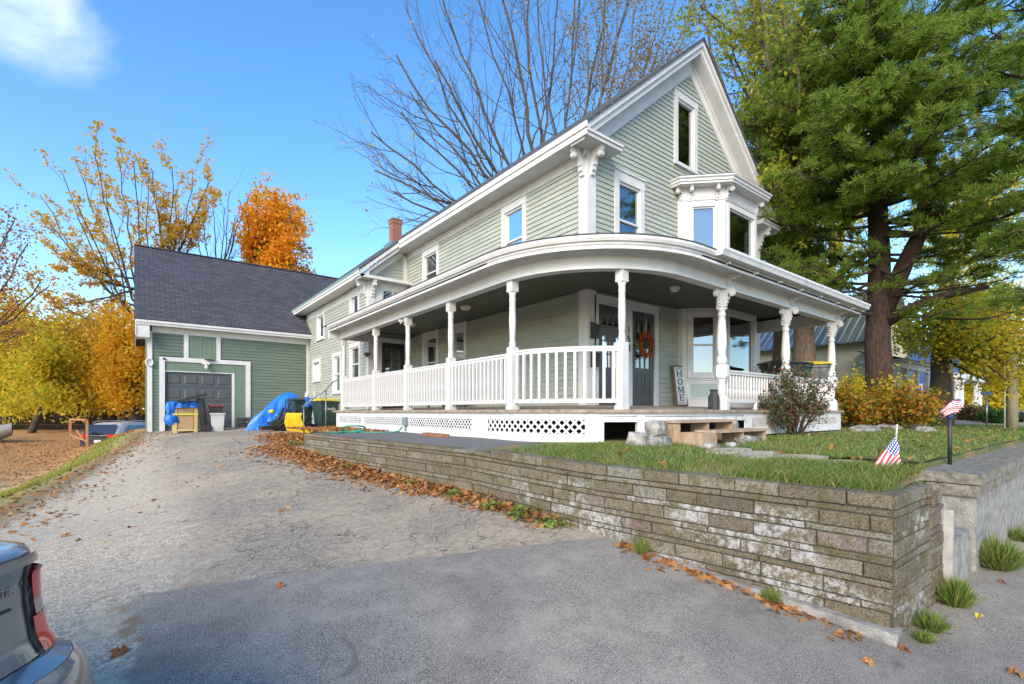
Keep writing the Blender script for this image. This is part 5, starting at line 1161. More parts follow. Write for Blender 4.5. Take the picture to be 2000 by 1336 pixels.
# ================================================================ VEGETATION
BARK = mat('grey_brown_bark', (.085, .065, .048), (.045, .035, .027), scale=7, rough=.95, bump=.8, bscale=18, vec=(3, 3, .7))
BARKL = mat('lighter_bark', (.17, .125, .085), (.09, .066, .045), scale=7, rough=.95, bump=.8, bscale=18, vec=(3, 3, .7))
BARKP = mat('pine_bark', (.075, .042, .03), (.028, .018, .015), scale=6, rough=.98, bump=1, bscale=11, vec=(3, 3, .8))
def curve_pts(p0, p1, bend, rr, n):
    p0 = Vector(p0); p1 = Vector(p1); d = p1 - p0; L_ = d.length; pts = []
    w1 = Vector((rr.uniform(-1, 1), rr.uniform(-1, 1), rr.uniform(-1, 1))) * L_ * .035; ph = rr.uniform(0, 3)
    for i in range(n + 1):
        t = i / n; q = p0 + d * t + Vector((0, 0, bend * L_ * (4 * t * (1 - t)) * .25)) + w1 * math.sin(t * 6 + ph) * t * (1.2 - t)
        if 0 < i < n: q += Vector((rr.uniform(-1, 1), rr.uniform(-1, 1), rr.uniform(-1, 1))) * L_ * .012
        pts.append(q)
    return pts
def branch(mb, p0, p1, r0, depth, rr, tips, bend=-.3, kids=6, ratio=.42, up=.25, ang=(22, 48), start=.22, rend=.35, sides=6):
    L_ = (Vector(p1) - Vector(p0)).length; n = max(3, min(9, int(L_ / .6) + 2)) if depth > 0 else 3
    pts = curve_pts(p0, p1, bend, rr, n); m = len(pts)
    mb.tube(pts, [r0 * (1 - (1 - rend) * i / (m - 1)) for i in range(m)], sides if depth > 1 else (4 if depth == 1 else 3), cap=False)
    if depth == 0: tips.append((pts[-1], pts[-2])); tips.append((pts[1], pts[2])); return
    for k in range(kids):
        t = start + (1 - start) * (k + rr.uniform(.1, .9)) / kids; i = min(m - 2, int(t * (m - 1))); f = t * (m - 1) - i
        q = pts[i].lerp(pts[i + 1], f); d = (pts[i + 1] - pts[i]).normalized()
        ax = d.orthogonal().normalized(); ax.rotate(Matrix.Rotation(rr.uniform(0, 6.283), 3, d)); e = d.copy(); e.rotate(Matrix.Rotation(R(rr.uniform(*ang)), 3, ax)); e.z += up * rr.uniform(.3, 1); e.normalize()
        l = L_ * ratio * rr.uniform(.6, 1.15) * (1.15 - .5 * t)
        branch(mb, q, q + e * l, max(.006, r0 * (1 - (1 - rend) * t) * .5), depth - 1, rr, tips, bend, max(3, kids - 1), ratio, up, ang, .2, .35, sides)
    if depth >= 1: tips.append((pts[-1], pts[-2]))
def leafquads(cent, size, rs, aspect=.62, flat=0.0, jitter=.35, droop=0):
    n = len(cent); u = rs.normal(size=(n, 3)); u[:, 2] = u[:, 2] * (1 - flat) - droop; u /= np.linalg.norm(u, axis=1)[:, None] + 1e-9
    w_ = rs.normal(size=(n, 3)); w_[:, :2] *= (1 - flat); v = np.cross(u, w_); v /= np.linalg.norm(v, axis=1)[:, None] + 1e-9
    s_ = (size * (1 + rs.uniform(-jitter, jitter, n)))[:, None]
    nrm = np.cross(u, v); c = cent
    V = np.stack([c - u * s_ * .5, c + v * s_ * aspect * .5 + nrm * s_ * .08 + u * s_ * .08, c + u * s_ * .5, c - v * s_ * aspect * .5 + nrm * s_ * .08 + u * s_ * .08], 1).reshape(-1, 3)
    F_ = np.arange(n * 4).reshape(-1, 4); return V, F_
def tree(name, label, cat, base, trunk, limbs, leaf, seed, bark=BARK, kids=6, depth=2, ratio=.42, per=12, spread=.35, size=.13, up=.25, ang=(22, 48), group=None, bend=-.3, r_limb=None, trunk_r=.3, start=.22, keep=1.0, droop=0, flat=0):
    rr = random.Random(seed); rs = np.random.default_rng(seed)
    t = thing(name, label, cat, base, 0, group); mb = MB(); tips = []
    pts = [Vector(p) for p in trunk]; m = len(pts)
    rad = [trunk_r * (1.25 if i == 0 else 1) * (1 - .62 * i / max(1, m - 1)) for i in range(m)]
    # smooth trunk
    tp = []; tr_ = []
    for i in range(m - 1):
        for f in (0, .25, .5, .75): tp.append(pts[i].lerp(pts[i + 1], f) + Vector((rr.uniform(-1, 1), rr.uniform(-1, 1), 0)) * trunk_r * .10 * (i + f > 0)); tr_.append(rad[i] * (1 - f) + rad[i + 1] * f)
    tp.append(pts[-1]); tr_.append(rad[-1]); mb.tube(tp, tr_, 12, cap=True)
    bmb = MB()
    for lb in limbs:
        ft, tgt = lb[0], Vector(lb[1]); i = min(m - 2, int(ft * (m - 1))); q = pts[i].lerp(pts[i + 1], ft * (m - 1) - i); rl = (lb[2] if len(lb) > 2 else (r_limb or trunk_r * .4))
        branch(bmb, q, tgt, rl, depth, rr, tips, bend, kids, ratio, up, ang, start)
    mb.build('trunk', bark, t); bmb.build('branches', bark, t)
    if per and tips:
        A = np.array([p[0] for p in tips]); B = np.array([p[1] for p in tips])
        if keep < 1: k_ = rs.random(len(A)) < keep; A = A[k_]; B = B[k_]
        cc = np.repeat(A, per, 0) + rs.normal(size=(len(A) * per, 3)) * spread * np.array([1, 1, .7])
        V, F_ = leafquads(cc, size, rs, flat=flat, droop=droop); fastmesh('crown', V, F_, leaf, t)
    return t
def gp(px, D, z): q = P(px, 804, D); return Vector((q.x, q.y, z))
def attract(rects, n, D, dD, rr):
    out_ = []; ar = [(r[1] - r[0]) * (r[3] - r[2]) for r in rects]; tot = sum(ar)
    for r, a in zip(rects, ar):
        for _ in range(max(1, int(round(n * a / tot)))): out_.append(P(rr.uniform(r[0], r[1]), rr.uniform(r[2], r[3]), D + rr.uniform(-dD, dD)))
    return out_
L_SPARSE = leafmat('sparse_gold_leaf', [(.75, .42, .04), (.65, .32, .05), (.78, .52, .06), (.50, .36, .06), (.70, .46, .05)], .6)
L_YELLOW = leafmat('yellow_leaf', [(.80, .58, .03), (.72, .60, .04), (.66, .58, .04), (.48, .50, .04), (.80, .50, .03), (.36, .40, .04)], .6)
L_YGREEN = leafmat('yellow_green_leaf', [(.64, .52, .04), (.40, .44, .04), (.78, .58, .04), (.50, .48, .04), (.84, .56, .04), (.26, .32, .03)], .6)
L_ORANGE = leafmat('orange_leaf', [(.85, .36, .02), (.80, .28, .02), (.85, .45, .03), (.75, .50, .03), (.70, .20, .02)], .6)
L_RED = leafmat('reddish_leaf', [(.42, .13, .05), (.50, .20, .05), (.35, .09, .05), (.5, .3, .06)], .5)
L_OLIVE = leafmat('olive_oak_leaf', [(.26, .33, .035), (.36, .40, .04), (.52, .48, .05), (.17, .23, .03), (.44, .40, .06)], .6)
L_MAPLE = leafmat('maple_leaf', [(.80, .56, .03), (.56, .50, .04), (.38, .40, .04), (.78, .46, .03), (.30, .36, .03), (.72, .60, .05)], .6)
L_DRY = leafmat('dry_leaf', [(.34, .12, .03), (.42, .20, .06), (.26, .09, .03), (.46, .26, .10), (.20, .08, .04)], .15, .8)
rr = random.Random(11)
# --- big bare maple behind the house: limbs fan out from a fork hidden by the roof
bD = 27; fork = P(1075, 420, bD)
tg = [(725, 262, 26), (730, 335, 27), (770, 375, 25), (745, 300, 29), (775, 110, 26), (790, 10, 27), (850, -60, 28), (905, -120, 25), (960, -160, 27), (1010, -200, 29), (1050, -220, 26), (1095, -220, 28), (1150, -180, 27), (1200, -120, 25), (1235, -40, 29), (800, 180, 30), (850, 120, 24), (785, 220, 24)]
limbs = [(rr.uniform(.72, 1), P(a, b_, d_), rr.uniform(.075, .13)) for a, b_, d_ in tg]
tree('bare_tree', 'large nearly bare tree fanning up behind the house roof', 'tree', gp(1075, bD, -1), [gp(1075, bD, -1), P(1072, 600, bD), fork], limbs, L_SPARSE, 21, mat('dark_grey_bark', (.10, .075, .052), (.055, .04, .03), scale=7, rough=.95, bump=.8, bscale=18), kids=7, depth=3, ratio=.44, per=1, spread=.25, size=.17, up=.18, ang=(18, 48), trunk_r=.65, bend=-.25, keep=.05, start=.25)
fork2 = P(1165, 330, 24)
limbs = [(.95, P(a, b_, 24 + rr.uniform(-2, 2)), .08) for a, b_ in ((1140, 60), (1180, -40), (1215, -90), (1250, -20), (1290, 40), (1310, 110), (1260, 130), (1230, 200), (1330, -30), (1380, -60), (1350, 40))]
tree('thin_tree', 'thin tree with sparse brown leaves rising over the roof beside the gable', 'tree', gp(1165, 24, -1), [gp(1165, 24, -1), P(1168, 560, 24), fork2], limbs, leafmat('brown_sparse_leaf', [(.26, .15, .05), (.32, .22, .05), (.18, .16, .04)], .5), 22, BARKL, kids=6, depth=2, ratio=.40, per=13, spread=.35, size=.12, up=.3, ang=(18, 42), trunk_r=.28)
# --- tree with gold leaves left of / behind the garage
LD = 31; limbs = [(rr.uniform(.55, 1), P(a, b_, LD + rr.uniform(-3, 3)), .07) for a, b_ in ((80, 382), (105, 490), (120, 335), (150, 315), (185, 300), (230, 300), (262, 318), (60, 560), (95, 590), (150, 400), (205, 380), (290, 350), (90, 430), (140, 520))]
tree('maple_tree', 'tall thin tree with sparse golden leaves reaching left above the garage', 'tree', gp(262, LD, -1.4), [gp(262, LD, -1.4), P(268, 760, LD), P(280, 640, LD), P(268, 520, LD)], limbs, L_SPARSE, 31, BARK, kids=6, depth=2, ratio=.34, per=11, spread=.13, size=.19, up=.10, keep=.62, ang=(16, 38), trunk_r=.24, bend=-.35)
limbs = [(rr.uniform(.6, 1), P(a, b_, 34 + rr.uniform(-3, 3)), .07) for a, b_ in ((300, 335), (335, 325), (375, 335), (410, 350), (395, 380), (345, 370), (310, 400), (360, 420), (330, 440), (385, 430))]
tree('maple_tree', 'thin tree with orange gold leaves standing behind the middle of the garage roof', 'tree', gp(335, 34, -1.4), [gp(335, 34, -1.4), P(330, 640, 34), P(325, 520, 34)], limbs, L_SPARSE, 32, BARK, kids=6, depth=2, ratio=.36, per=11, spread=.15, size=.19, keep=.65, up=.25, ang=(16, 38), trunk_r=.2)
limbs = [(rr.uniform(.6, 1), P(a, b_, 36 + rr.uniform(-2, 2)), .06) for a, b_ in ((395, 420), (415, 400), (440, 405), (450, 370), (470, 395), (485, 380), (380, 440), (460, 420))]
tree('bare_shrub_tree', 'small bare tree between the golden and the orange trees above the garage roof', 'tree', gp(425, 36, -1.4), [gp(425, 36, -1.4), P(428, 640, 36), P(425, 540, 36)], limbs, L_SPARSE, 33, BARK, kids=5, depth=2, ratio=.4, per=1, spread=.3, size=.15, keep=.15, trunk_r=.16)
# --- orange maple
OD = 37; at = attract([(480, 602, 455, 545), (500, 580, 400, 455), (490, 552, 368, 400), (560, 596, 425, 470), (470, 500, 400, 440)], 52, OD, 3, rr)
tree('orange_maple', 'rounded bright orange maple behind the garage roof', 'tree', gp(505, OD, -1.4), [gp(505, OD, -1.4), P(505, 640, OD), P(500, 545, OD), P(505, 480, OD)], [(rr.uniform(.5, 1), q, .07) for q in at], L_ORANGE, 34, BARK, kids=6, depth=1, ratio=.36, per=30, spread=.27, size=.24, trunk_r=.3)
# --- massed yellow trees on the left, each its own tree
specs = [('yellow tree at the far left edge behind the boat', 10, 33, [(-60, 50, 590, 700), (-60, 70, 700, 805)], L_YELLOW, 34, 41),
         ('leaning yellow green tree with a bent trunk left of the wooden frame', 60, 30, [(20, 120, 620, 700), (10, 160, 700, 800)], L_YGREEN, 34, 42),
         ('yellow tree rising behind the wooden frame', 150, 35, [(80, 240, 590, 680), (90, 230, 680, 800)], L_SPARSE, 40, 43),
         ('amber tree close to the left corner of the garage', 243, 31, [(200, 292, 600, 700), (190, 292, 700, 790)], leafmat('amber_leaf', [(.80, .48, .03), (.78, .38, .02), (.75, .55, .04), (.7, .30, .02)], .6), 34, 44),
         ('green and yellow tree far behind the left yard', 110, 42, [(20, 290, 690, 810)], L_YGREEN, 44, 45),
         ('low yellow tree closing the gap at the left rear', 20, 45, [(-120, 140, 690, 815)], L_YELLOW, 36, 46),
         ('orange tree deep behind the parked silver car', 215, 46, [(150, 300, 660, 815)], L_ORANGE, 30, 47)]
for lab, px, D, rc, lf, n, sd_ in specs:
    at = attract(rc, n, D, 2.2, rr); tree('yellow_tree', lab, 'tree', gp(px, D, -1.5), [gp(px, D, -1.5), P(px + (30 if sd_ == 42 else 4), 770, D), P(px + (50 if sd_ == 42 else 0), 715, D)], [(rr.uniform(.4, 1), q, .05) for q in at], lf, sd_, BARK, kids=5, depth=1, ratio=.45, per=30, spread=.42, size=.23, trunk_r=.16, group='autumn trees behind the left yard')
limbs = [(rr.uniform(.5, 1), P(a, b_, 24 + rr.uniform(-2, 2)), .07) for a, b_ in ((30, 430), (15, 460), (5, 520), (55, 475), (80, 545), (95, 560), (25, 600), (45, 650), (-20, 420), (-60, 480), (-60, 560))]
tree('red_leaved_tree', 'tree with reddish leaves reaching in at the left picture edge', 'tree', gp(-110, 24, -1.8), [gp(-110, 24, -1.8), P(-110, 720, 24), P(-100, 600, 24)], limbs, L_RED, 48, BARK, kids=5, depth=2, ratio=.32, per=8, spread=.3, size=.14, up=.05, trunk_r=.25, keep=.7)
# --- trees on the right
def behind(name, label, px, D, z0, top, rc, lf, n, sd_, tr_, **k):
    at = attract(rc, n, D, 2.5, rr); return tree(name, label, 'tree', gp(px, D, z0), [gp(px, D, z0), P(px + 2, 640, D), P(px - 2, 420, D), P(px + 4, top, D)], [(rr.uniform(.45, 1), q, tr_ * .3) for q in at], lf, sd_, k.pop('bark', BARKL), trunk_r=tr_, **k)
behind('oak_tree', 'tall olive green tree whose trunk shows behind the right end of the porch roof', 1568, 15.6, -.6, 60, [(1450, 1640, -60, 160), (1440, 1620, 160, 330), (1480, 1610, 330, 470)], L_OLIVE, 46, 51, .36, kids=6, depth=2, ratio=.34, per=7, spread=.16, size=.14, up=.1, keep=.8)
behind('oak_tree', 'slimmer olive tree with its trunk beside the gable right of the bay', 1520, 18.5, -.6, 90, [(1400, 1560, 60, 250), (1455, 1580, 250, 520), (1330, 1420, -60, 40)], L_OLIVE, 32, 52, .27, kids=6, depth=2, ratio=.34, per=7, spread=.16, size=.14, up=.1, keep=.8)
behind('oak_tree', 'yellow green tree far behind the two olive trees', 1625, 27, -.8, 120, [(1500, 1700, 40, 300), (1540, 1700, 300, 560)], L_YGREEN, 40, 53, .25, kids=5, depth=2, ratio=.38, per=9, spread=.4, size=.17)
behind('yellow_tree', 'yellow tree glowing behind the large pine', 1850, 30, -.9, 520, [(1780, 1990, 380, 560), (1880, 2090, 260, 480)], L_YELLOW, 30, 54, .25, kids=5, depth=1, ratio=.45, per=30, spread=.6, size=.19, bark=BARK)
# maple before the blue house
MD = 19; mb_ = gp(1838, MD, -.62); at = attract([(1760, 1960, 600, 690), (1790, 2080, 560, 660), (1850, 2090, 640, 725), (1935, 2090, 690, 750)], 60, MD, 2.6, rr)
tree('maple_tree', 'yellow and green maple in front of the blue house', 'tree', mb_, [mb_, P(1836, 700, MD), P(1840, 600, MD), P(1850, 520, MD)], [(rr.uniform(.35, .95), q, .07) for q in at], L_MAPLE, 55, BARK, kids=6, depth=1, ratio=.42, per=22, spread=.35, size=.15, trunk_r=.34, flat=.3)
# --- the large pine
PINEL = leafmat('pine_needles', [(.12, .20, .03), (.18, .30, .04), (.26, .40, .05), (.13, .22, .03), (.36, .45, .07), (.42, .38, .09)], .6, .5)
def pine(label, base, top, r0, limbs, sd_, extra=None, stubs=()):
    rr = random.Random(sd_); rs = np.random.default_rng(sd_); t = thing('pine_tree', label, 'pine', base); mb = MB()
    base = Vector(base); top = Vector(top); n = 14
    pts = [base.lerp(top, i / n) + Vector((rr.uniform(-.06, .06), rr.uniform(-.06, .06), 0)) for i in range(n + 1)]
    mb.tube(pts, [r0 * (1.2 if i == 0 else 1) * (1 - .86 * (i / n) ** .8) for i in range(n + 1)], 14)
    for e in (extra or []): mb.tube([Vector(q) for q in e[0]], e[1], 10)
    mb.build('trunk', BARKP, t); bm_ = MB(); C_, D_ = [], []
    for (q0, q1, rad, dens) in limbs:
        q0 = Vector(q0); q1 = Vector(q1); pts = curve_pts(q0, q1, rr.uniform(-.5, -.1), rr, 7); m = len(pts); bm_.tube(pts, [rad * (1 - .8 * i / (m - 1)) for i in range(m)], 6, cap=False)
        L_ = (q1 - q0).length; dirh = (q1 - q0).normalized(); k = int(L_ * 6 * dens) + 2
        for j in range(k):
            f = .18 + .82 * (j + rr.random()) / k; i = min(m - 2, int(f * (m - 1))); p_ = pts[i].lerp(pts[i + 1], f * (m - 1) - i)
            a = R(rr.uniform(25, 65)) * rr.choice((-1, 1)); e = dirh.copy(); e.rotate(Matrix.Rotation(a, 3, 'Z')); e.z += rr.uniform(-.12, .30); e.normalize(); l = rr.uniform(.35, 1.0) * min(1.3, L_ * .35) * (1.2 - .6 * f)
            tp = p_ + e * l + Vector((0, 0, -.05)); bm_.tube([p_, p_.lerp(tp, .5) + Vector((0, 0, .04)), tp], [.016, .011, .006], 3, cap=False)
            if rr.random() < .12: continue
            if dens < .35 and rr.random() > dens * 1.8: continue
            nt_ = max(3, int(l / .10))
            for s_ in range(nt_):
                g = .25 + .75 * (s_ + rr.random()) / nt_; c = p_ + (tp - p_) * g; C_.append(c + Vector((rr.uniform(-.10, .10), rr.uniform(-.10, .10), rr.uniform(-.03, .08)))); D_.append((e + Vector((rr.uniform(-.7, .7), rr.uniform(-.7, .7), rr.uniform(.0, .55)))).normalized())
    bm_.build('limbs', BARKP, t)
    C_ = np.array(C_); D_ = np.array(D_); K = 20; n = len(C_) * K
    c = np.repeat(C_, K, 0); d = np.repeat(D_, K, 0) + rs.normal(size=(n, 3)) * .55; d /= np.linalg.norm(d, axis=1)[:, None]
    s_ = np.cross(d, rs.normal(size=(n, 3))); s_ /= np.linalg.norm(s_, axis=1)[:, None]; ln = rs.uniform(.11, .20, n)[:, None]; w_ = .0075
    c = c + d * .01; V = np.stack([c - s_ * w_ * .6, c + s_ * w_ * .6, c + d * ln + s_ * w_, c + d * ln - s_ * w_], 1).reshape(-1, 3); fastmesh('needles', V, np.arange(n * 4).reshape(-1, 4), PINEL, t)
    return t
rr = random.Random(77); PD = 14.6; pbase = gp(1716, PD, -.55); ptop = P(1716, -380, PD)
limbs = []
def tp_at(py): return P(1714 + rr.uniform(-4, 4), py, PD)
for k in range(50):          # dense upper limbs
    py = rr.uniform(-250, 430); a = rr.uniform(0, 6.283); l = rr.uniform(2.2, 5.0) * (1 if py > 40 else .85); q0 = tp_at(py + rr.uniform(20, 60))
    limbs.append((q0, q0 + Vector((math.cos(a) * l, math.sin(a) * l, rr.uniform(-.2, .9))), .05, rr.uniform(.7, 1.0)))
for (px, py, D) in ((1500, 250, 14), (1480, 330, 14.5), (1520, 150, 13.5), (1560, 90, 13), (1490, 440, 15), (1530, 500, 14), (1560, 560, 13.6), (1620, 470, 12.8), (1900, 90, 12.5), (1960, 180, 12), (2010, 240, 12.6), (1990, 330, 12), (1960, 400, 12.5), (2050, 420, 13), (1900, 330, 12.6), (1880, 220, 11.8), (2040, 120, 13.5), (1940, 470, 13.2), (2010, 500, 13), (1850, 380, 12.4), (1800, 260, 11.5), (1760, 150, 11.5), (1640, 160, 11.8), (1600, 300, 12)):
    for jj in range(2): q1 = P(px + rr.uniform(-70, 70), py + rr.uniform(-55, 55), D + rr.uniform(-1, 1)); limbs.append((tp_at(py + rr.uniform(20, 90)), q1, .05, .95))
for (px, py, D) in ((1650, 90, 11.6), (1740, 40, 11.4), (1700, 200, 11.2), (1780, 130, 11), (1660, 280, 11.8), (1745, 330, 11.6), (1820, 60, 11.2), (1480, 230, 13.5), (1470, 320, 14), (1510, 400, 13.6), (1850, 160, 11), (1900, 10, 11.2), (1600, 20, 12), (1700, -20, 11.5)):
    for jj in range(2): limbs.append((tp_at(py + rr.uniform(10, 70)), P(px + rr.uniform(-40, 40), py + rr.uniform(-35, 35), D), .045, 1.0))
for (px, py, D) in ((1990, 540, 13), (1950, 560, 12.6), (2020, 600, 13.4), (1900, 590, 12.6), (1580, 520, 13), (1560, 585, 13.6), (1610, 600, 13.2), (1640, 540, 12.6), (1800, 500, 12), (1850, 540, 12.4), (1830, 590, 13), (1530, 545, 14)):
    limbs.append((tp_at(py + rr.uniform(-30, 40)), P(px, py, D), .05, .30))
ex = [([P(1722, 620, PD), P(1765, 520, PD - .3), P(1800, 450, PD - .5), P(1815, 330, PD - .4), P(1830, 200, PD)], [.26, .23, .20, .15, .09]),
      ([P(1720, 640, PD), P(1780, 600, PD - .8), P(1850, 575, PD - 1.4), P(1930, 560, PD - 1.6)], [.14, .12, .09, .05]),
      ([P(1712, 420, PD), P(1765, 300, PD - .5), P(1820, 250, PD - 1), P(1878, 226, PD - 1.3)], [.16, .14, .12, .10]),
      ([P(1705, 400, PD), P(1650, 350, PD - .6), P(1600, 330, PD - .8)], [.13, .10, .06])]
pine('huge dark pine with a thick reddish brown trunk right of the porch', pbase, ptop, .40, limbs, 61, ex)
limbs = []; rr = random.Random(78); P2 = gp(2130, 12, -.6)
for (px, py, D) in ((1930, 60, 11), (1950, 300, 11.5), (1900, 120, 12), (1980, 200, 10.5), (1960, 440, 11), (1990, 560, 10.5), (1940, 20, 12.5), (2000, 380, 10.5), (2000, 60, 10), (2060, 160, 10), (2070, 300, 10), (2000, -60, 11), (1935, 240, 11.2), (1985, 480, 11.2)):
    limbs.append((P(2130, py - 20 + rr.uniform(-30, 40), 12), P(px, py, D), .06, .9))
pine('pine whose limbs reach in from beyond the right picture edge', P2, P(2130, -400, 12), .4, limbs, 62)
# --- shrubs
def shrub(name, label, c, rx, rz_, leaf, n, size, sd_, stems=14, group=None, hollow=.3, ry=None, base_r=.12, flat=0, cat='shrub', bark=BARK, zmin=.02):
    rr = random.Random(sd_); rs = np.random.default_rng(sd_); t = thing(name, label, cat, c, 0, group); mb = MB(); c = Vector(c); ry = ry or rx; cl = []
    for k in range(stems):
        a = rr.uniform(0, 6.283); f = rr.uniform(.2, 1) ** .6; tgt = c + Vector((math.cos(a) * rx * f, math.sin(a) * ry * f, rz_ * rr.uniform(.35, 1) * (1.05 - .35 * f))); p0 = c + Vector((math.cos(a) * base_r * rr.random(), math.sin(a) * base_r * rr.random(), 0))
        tips = []; branch(mb, p0, tgt, .014 * max(1, rz_), 1, rr, tips, .2, 6, .34, .2, (20, 50), .3)
        cl += [p[0] for p in tips]
    mb.build('stems', bark, t); A = np.array(cl); per = max(1, n // len(A)); cc = np.repeat(A, per, 0) + rs.normal(size=(len(A) * per, 3)) * np.array([rx, ry, rz_]) * .085; cc[:, 2] = np.maximum(cc[:, 2], c.z + zmin)
    V, F_ = leafquads(cc, size, rs, flat=flat); fastmesh('foliage', V, F_, leaf, t); return t
L_HOLLY = leafmat('dark_holly_leaf', [(.05, .085, .03), (.08, .12, .04), (.06, .09, .03), (.13, .16, .06), (.10, .12, .05), (.24, .04, .04), (.16, .06, .04)], .25, .4)
shrub('holly_bush', 'open dark leaved bush with red berries before the porch rail', (9.62, 3.85, -.44), .58, 1.32, L_HOLLY, 5200, .048, 71, stems=26)
L_SHR = leafmat('autumn_shrub_leaf', [(.50, .22, .02), (.42, .30, .03), (.20, .22, .03), (.58, .16, .02), (.30, .28, .03), (.14, .18, .03)], .5)
for i, (px, D, rx, h, lf, lb) in enumerate(((1655, 13.6, .95, 1.35, L_SHR, 'orange shrub touching the right porch corner'), (1690, 14.8, 1.2, 2.1, L_YGREEN, 'tall yellow green shrub hiding the pine foot'), (1725, 13.4, 1.1, 1.3, L_SHR, 'rusty orange shrub before the pine trunk'), (1640, 15.5, 1.0, 1.9, L_YELLOW, 'yellow shrub seen through the end of the porch'), (1782, 16, .6, .75, leafmat('dull_green_leaf', [(.08, .13, .03), (.14, .18, .04), (.3, .26, .05)], .4), 'dull green shrub at the right of the orange shrubs'), (1500, 17, 1.2, 1.8, L_YGREEN, 'yellow green shrub visible behind the bay through the porch'))):
    g = gp(px, D, 0); shrub('autumn_shrub', lb, (g.x, g.y, lawn_h(g.x, g.y) - .02), rx, h, lf, 4200, .10, 80 + i, stems=20, group='shrubs between the porch and the cream house')
for i, (px, D, rx, h, lf, lb) in enumerate(((1900, 27, .75, 1.15, leafmat('bronze_leaf', [(.10, .05, .03), (.14, .09, .03), (.08, .09, .03)], .2), 'rounded bronze shrub before the blue house'), (1942, 25, .62, .85, leafmat('clipped_green_leaf', [(.035, .09, .015), (.05, .12, .02)], .2), 'clipped round green shrub by the white stair rail'), (1975, 27, .8, .7, leafmat('hedge_leaf', [(.04, .06, .02), (.05, .08, .03)], .2), 'low dark hedge at the far right'))):
    g = gp(px, D, 0); shrub('round_shrub', lb, (g.x, g.y, -.026 * 1.0 * D - .0), rx, h, lf, 5000, .10, 90 + i, stems=60, group='shrubs before the blue house')
# --- weeds and tufts
L_WEED = leafmat('weed_leaf', [(.12, .21, .035), (.18, .27, .05), (.28, .32, .08), (.09, .16, .03), (.40, .34, .14)], .4)
def weed(x, y, z, r, h, n, sd_, label, blades=True, size=.05):
    rs = np.random.default_rng(sd_)
    if blades:
        a = rs.uniform(0, 6.283, n); rad = r * np.sqrt(rs.random(n)); b0 = np.stack([rad * np.cos(a) * .5, rad * np.sin(a) * .5, np.zeros(n)], 1); tip = np.stack([rad * np.cos(a) * 1.1, rad * np.sin(a) * 1.1, h * (1 - .5 * (rad / r) ** 2) * rs.uniform(.5, 1, n)], 1)
        s_ = rs.normal(size=(n, 3)); s_[:, 2] = 0; s_ /= np.linalg.norm(s_, axis=1)[:, None]; w_ = rs.uniform(.002, .0045, n)[:, None]; tip = tip + rs.normal(size=(n, 3)) * [r * .28, r * .28, h * .10]; mid = b0 * .4 + tip * .6 + rs.normal(size=(n, 3)) * r * .07; mid[:, 2] = np.abs(mid[:, 2]) * 1.05; tip[:, 2] = np.maximum(tip[:, 2], .01)
        V = np.stack([b0 - s_ * w_, b0 + s_ * w_, mid + s_ * w_ * 1.2, mid - s_ * w_ * 1.2, tip, tip], 1)
        V = V.reshape(-1, 3); I = np.arange(n)[:, None] * 6; F_ = np.concatenate([I + [0, 1, 2, 3], I + [3, 2, 5, 4]])
    else:
        c = rs.normal(size=(n, 3)) * [r * .5, r * .5, h * .25]; c[:, 2] = np.abs(c[:, 2]) + .015; V, F_ = leafquads(c, size, rs, aspect=.9, flat=.4)
    o = fastmesh('weed', V, F_, L_WEED); o.location = (x, y, z); return tag(o, label, 'weed', 'weeds along the foot of the walls')
def wz(y, off): x = wallx(y) - off; return x, y, ground_h(x, y)
for i, (y, off, r, h, n, bl, lb) in enumerate(((3.75, .14, .17, .16, 130, False, 'broad leaved weed clump by the lowest leaf pile at the wall'), (4.2, .16, .15, .20, 120, False, 'second broad leaved clump against the wall foot'), (4.65, .15, .14, .16, 100, False, 'green ground ivy clump against the wall foot below the white stains'), (5.4, .15, .12, .15, 80, False, 'small green weed among leaves under the wall notch'), (6.4, .14, .10, .13, 50, False, 'sparse yellow green weed in the leaf drift half way up the wall'), (8.3, .13, .14, .13, 60, False, 'ivy sprig at the far part of the wall'), (12.0, .1, .25, .18, 80, False, 'bluish weed at the far end of the wall'), (2.75, .10, .07, .17, 260, True, 'narrow grass tuft at the wall foot in the middle'), (1.68, .09, .07, .12, 240, True, 'grass tuft on the footing near the wall corner'))):
    x, y_, z = wz(y, off) if y < 11 else (2.9, y, ground_h(2.9, y)); weed(x, y_, z, r, h, n, 100 + i, lb, bl)
for i, (x, y, r, h, n, lb) in enumerate(((5.0, .86, .12, .24, 900, 'bushy green weed tuft at the end of the side wall beside the steps'), (6.35, .80, .19, .33, 1500, 'tall feathery weed clump against the concrete wall'), (4.35, .87, .10, .15, 380, 'low weed tuft beside the side wall on the sidewalk'), (4.1, .86, .06, .10, 160, 'tiny grass tuft near the wall corner'), (7.9, .78, .15, .2, 400, 'small weed tuft further along the concrete wall'))):
    weed(x, y, ground_h(x, y), r, h, n, 120 + i, lb)
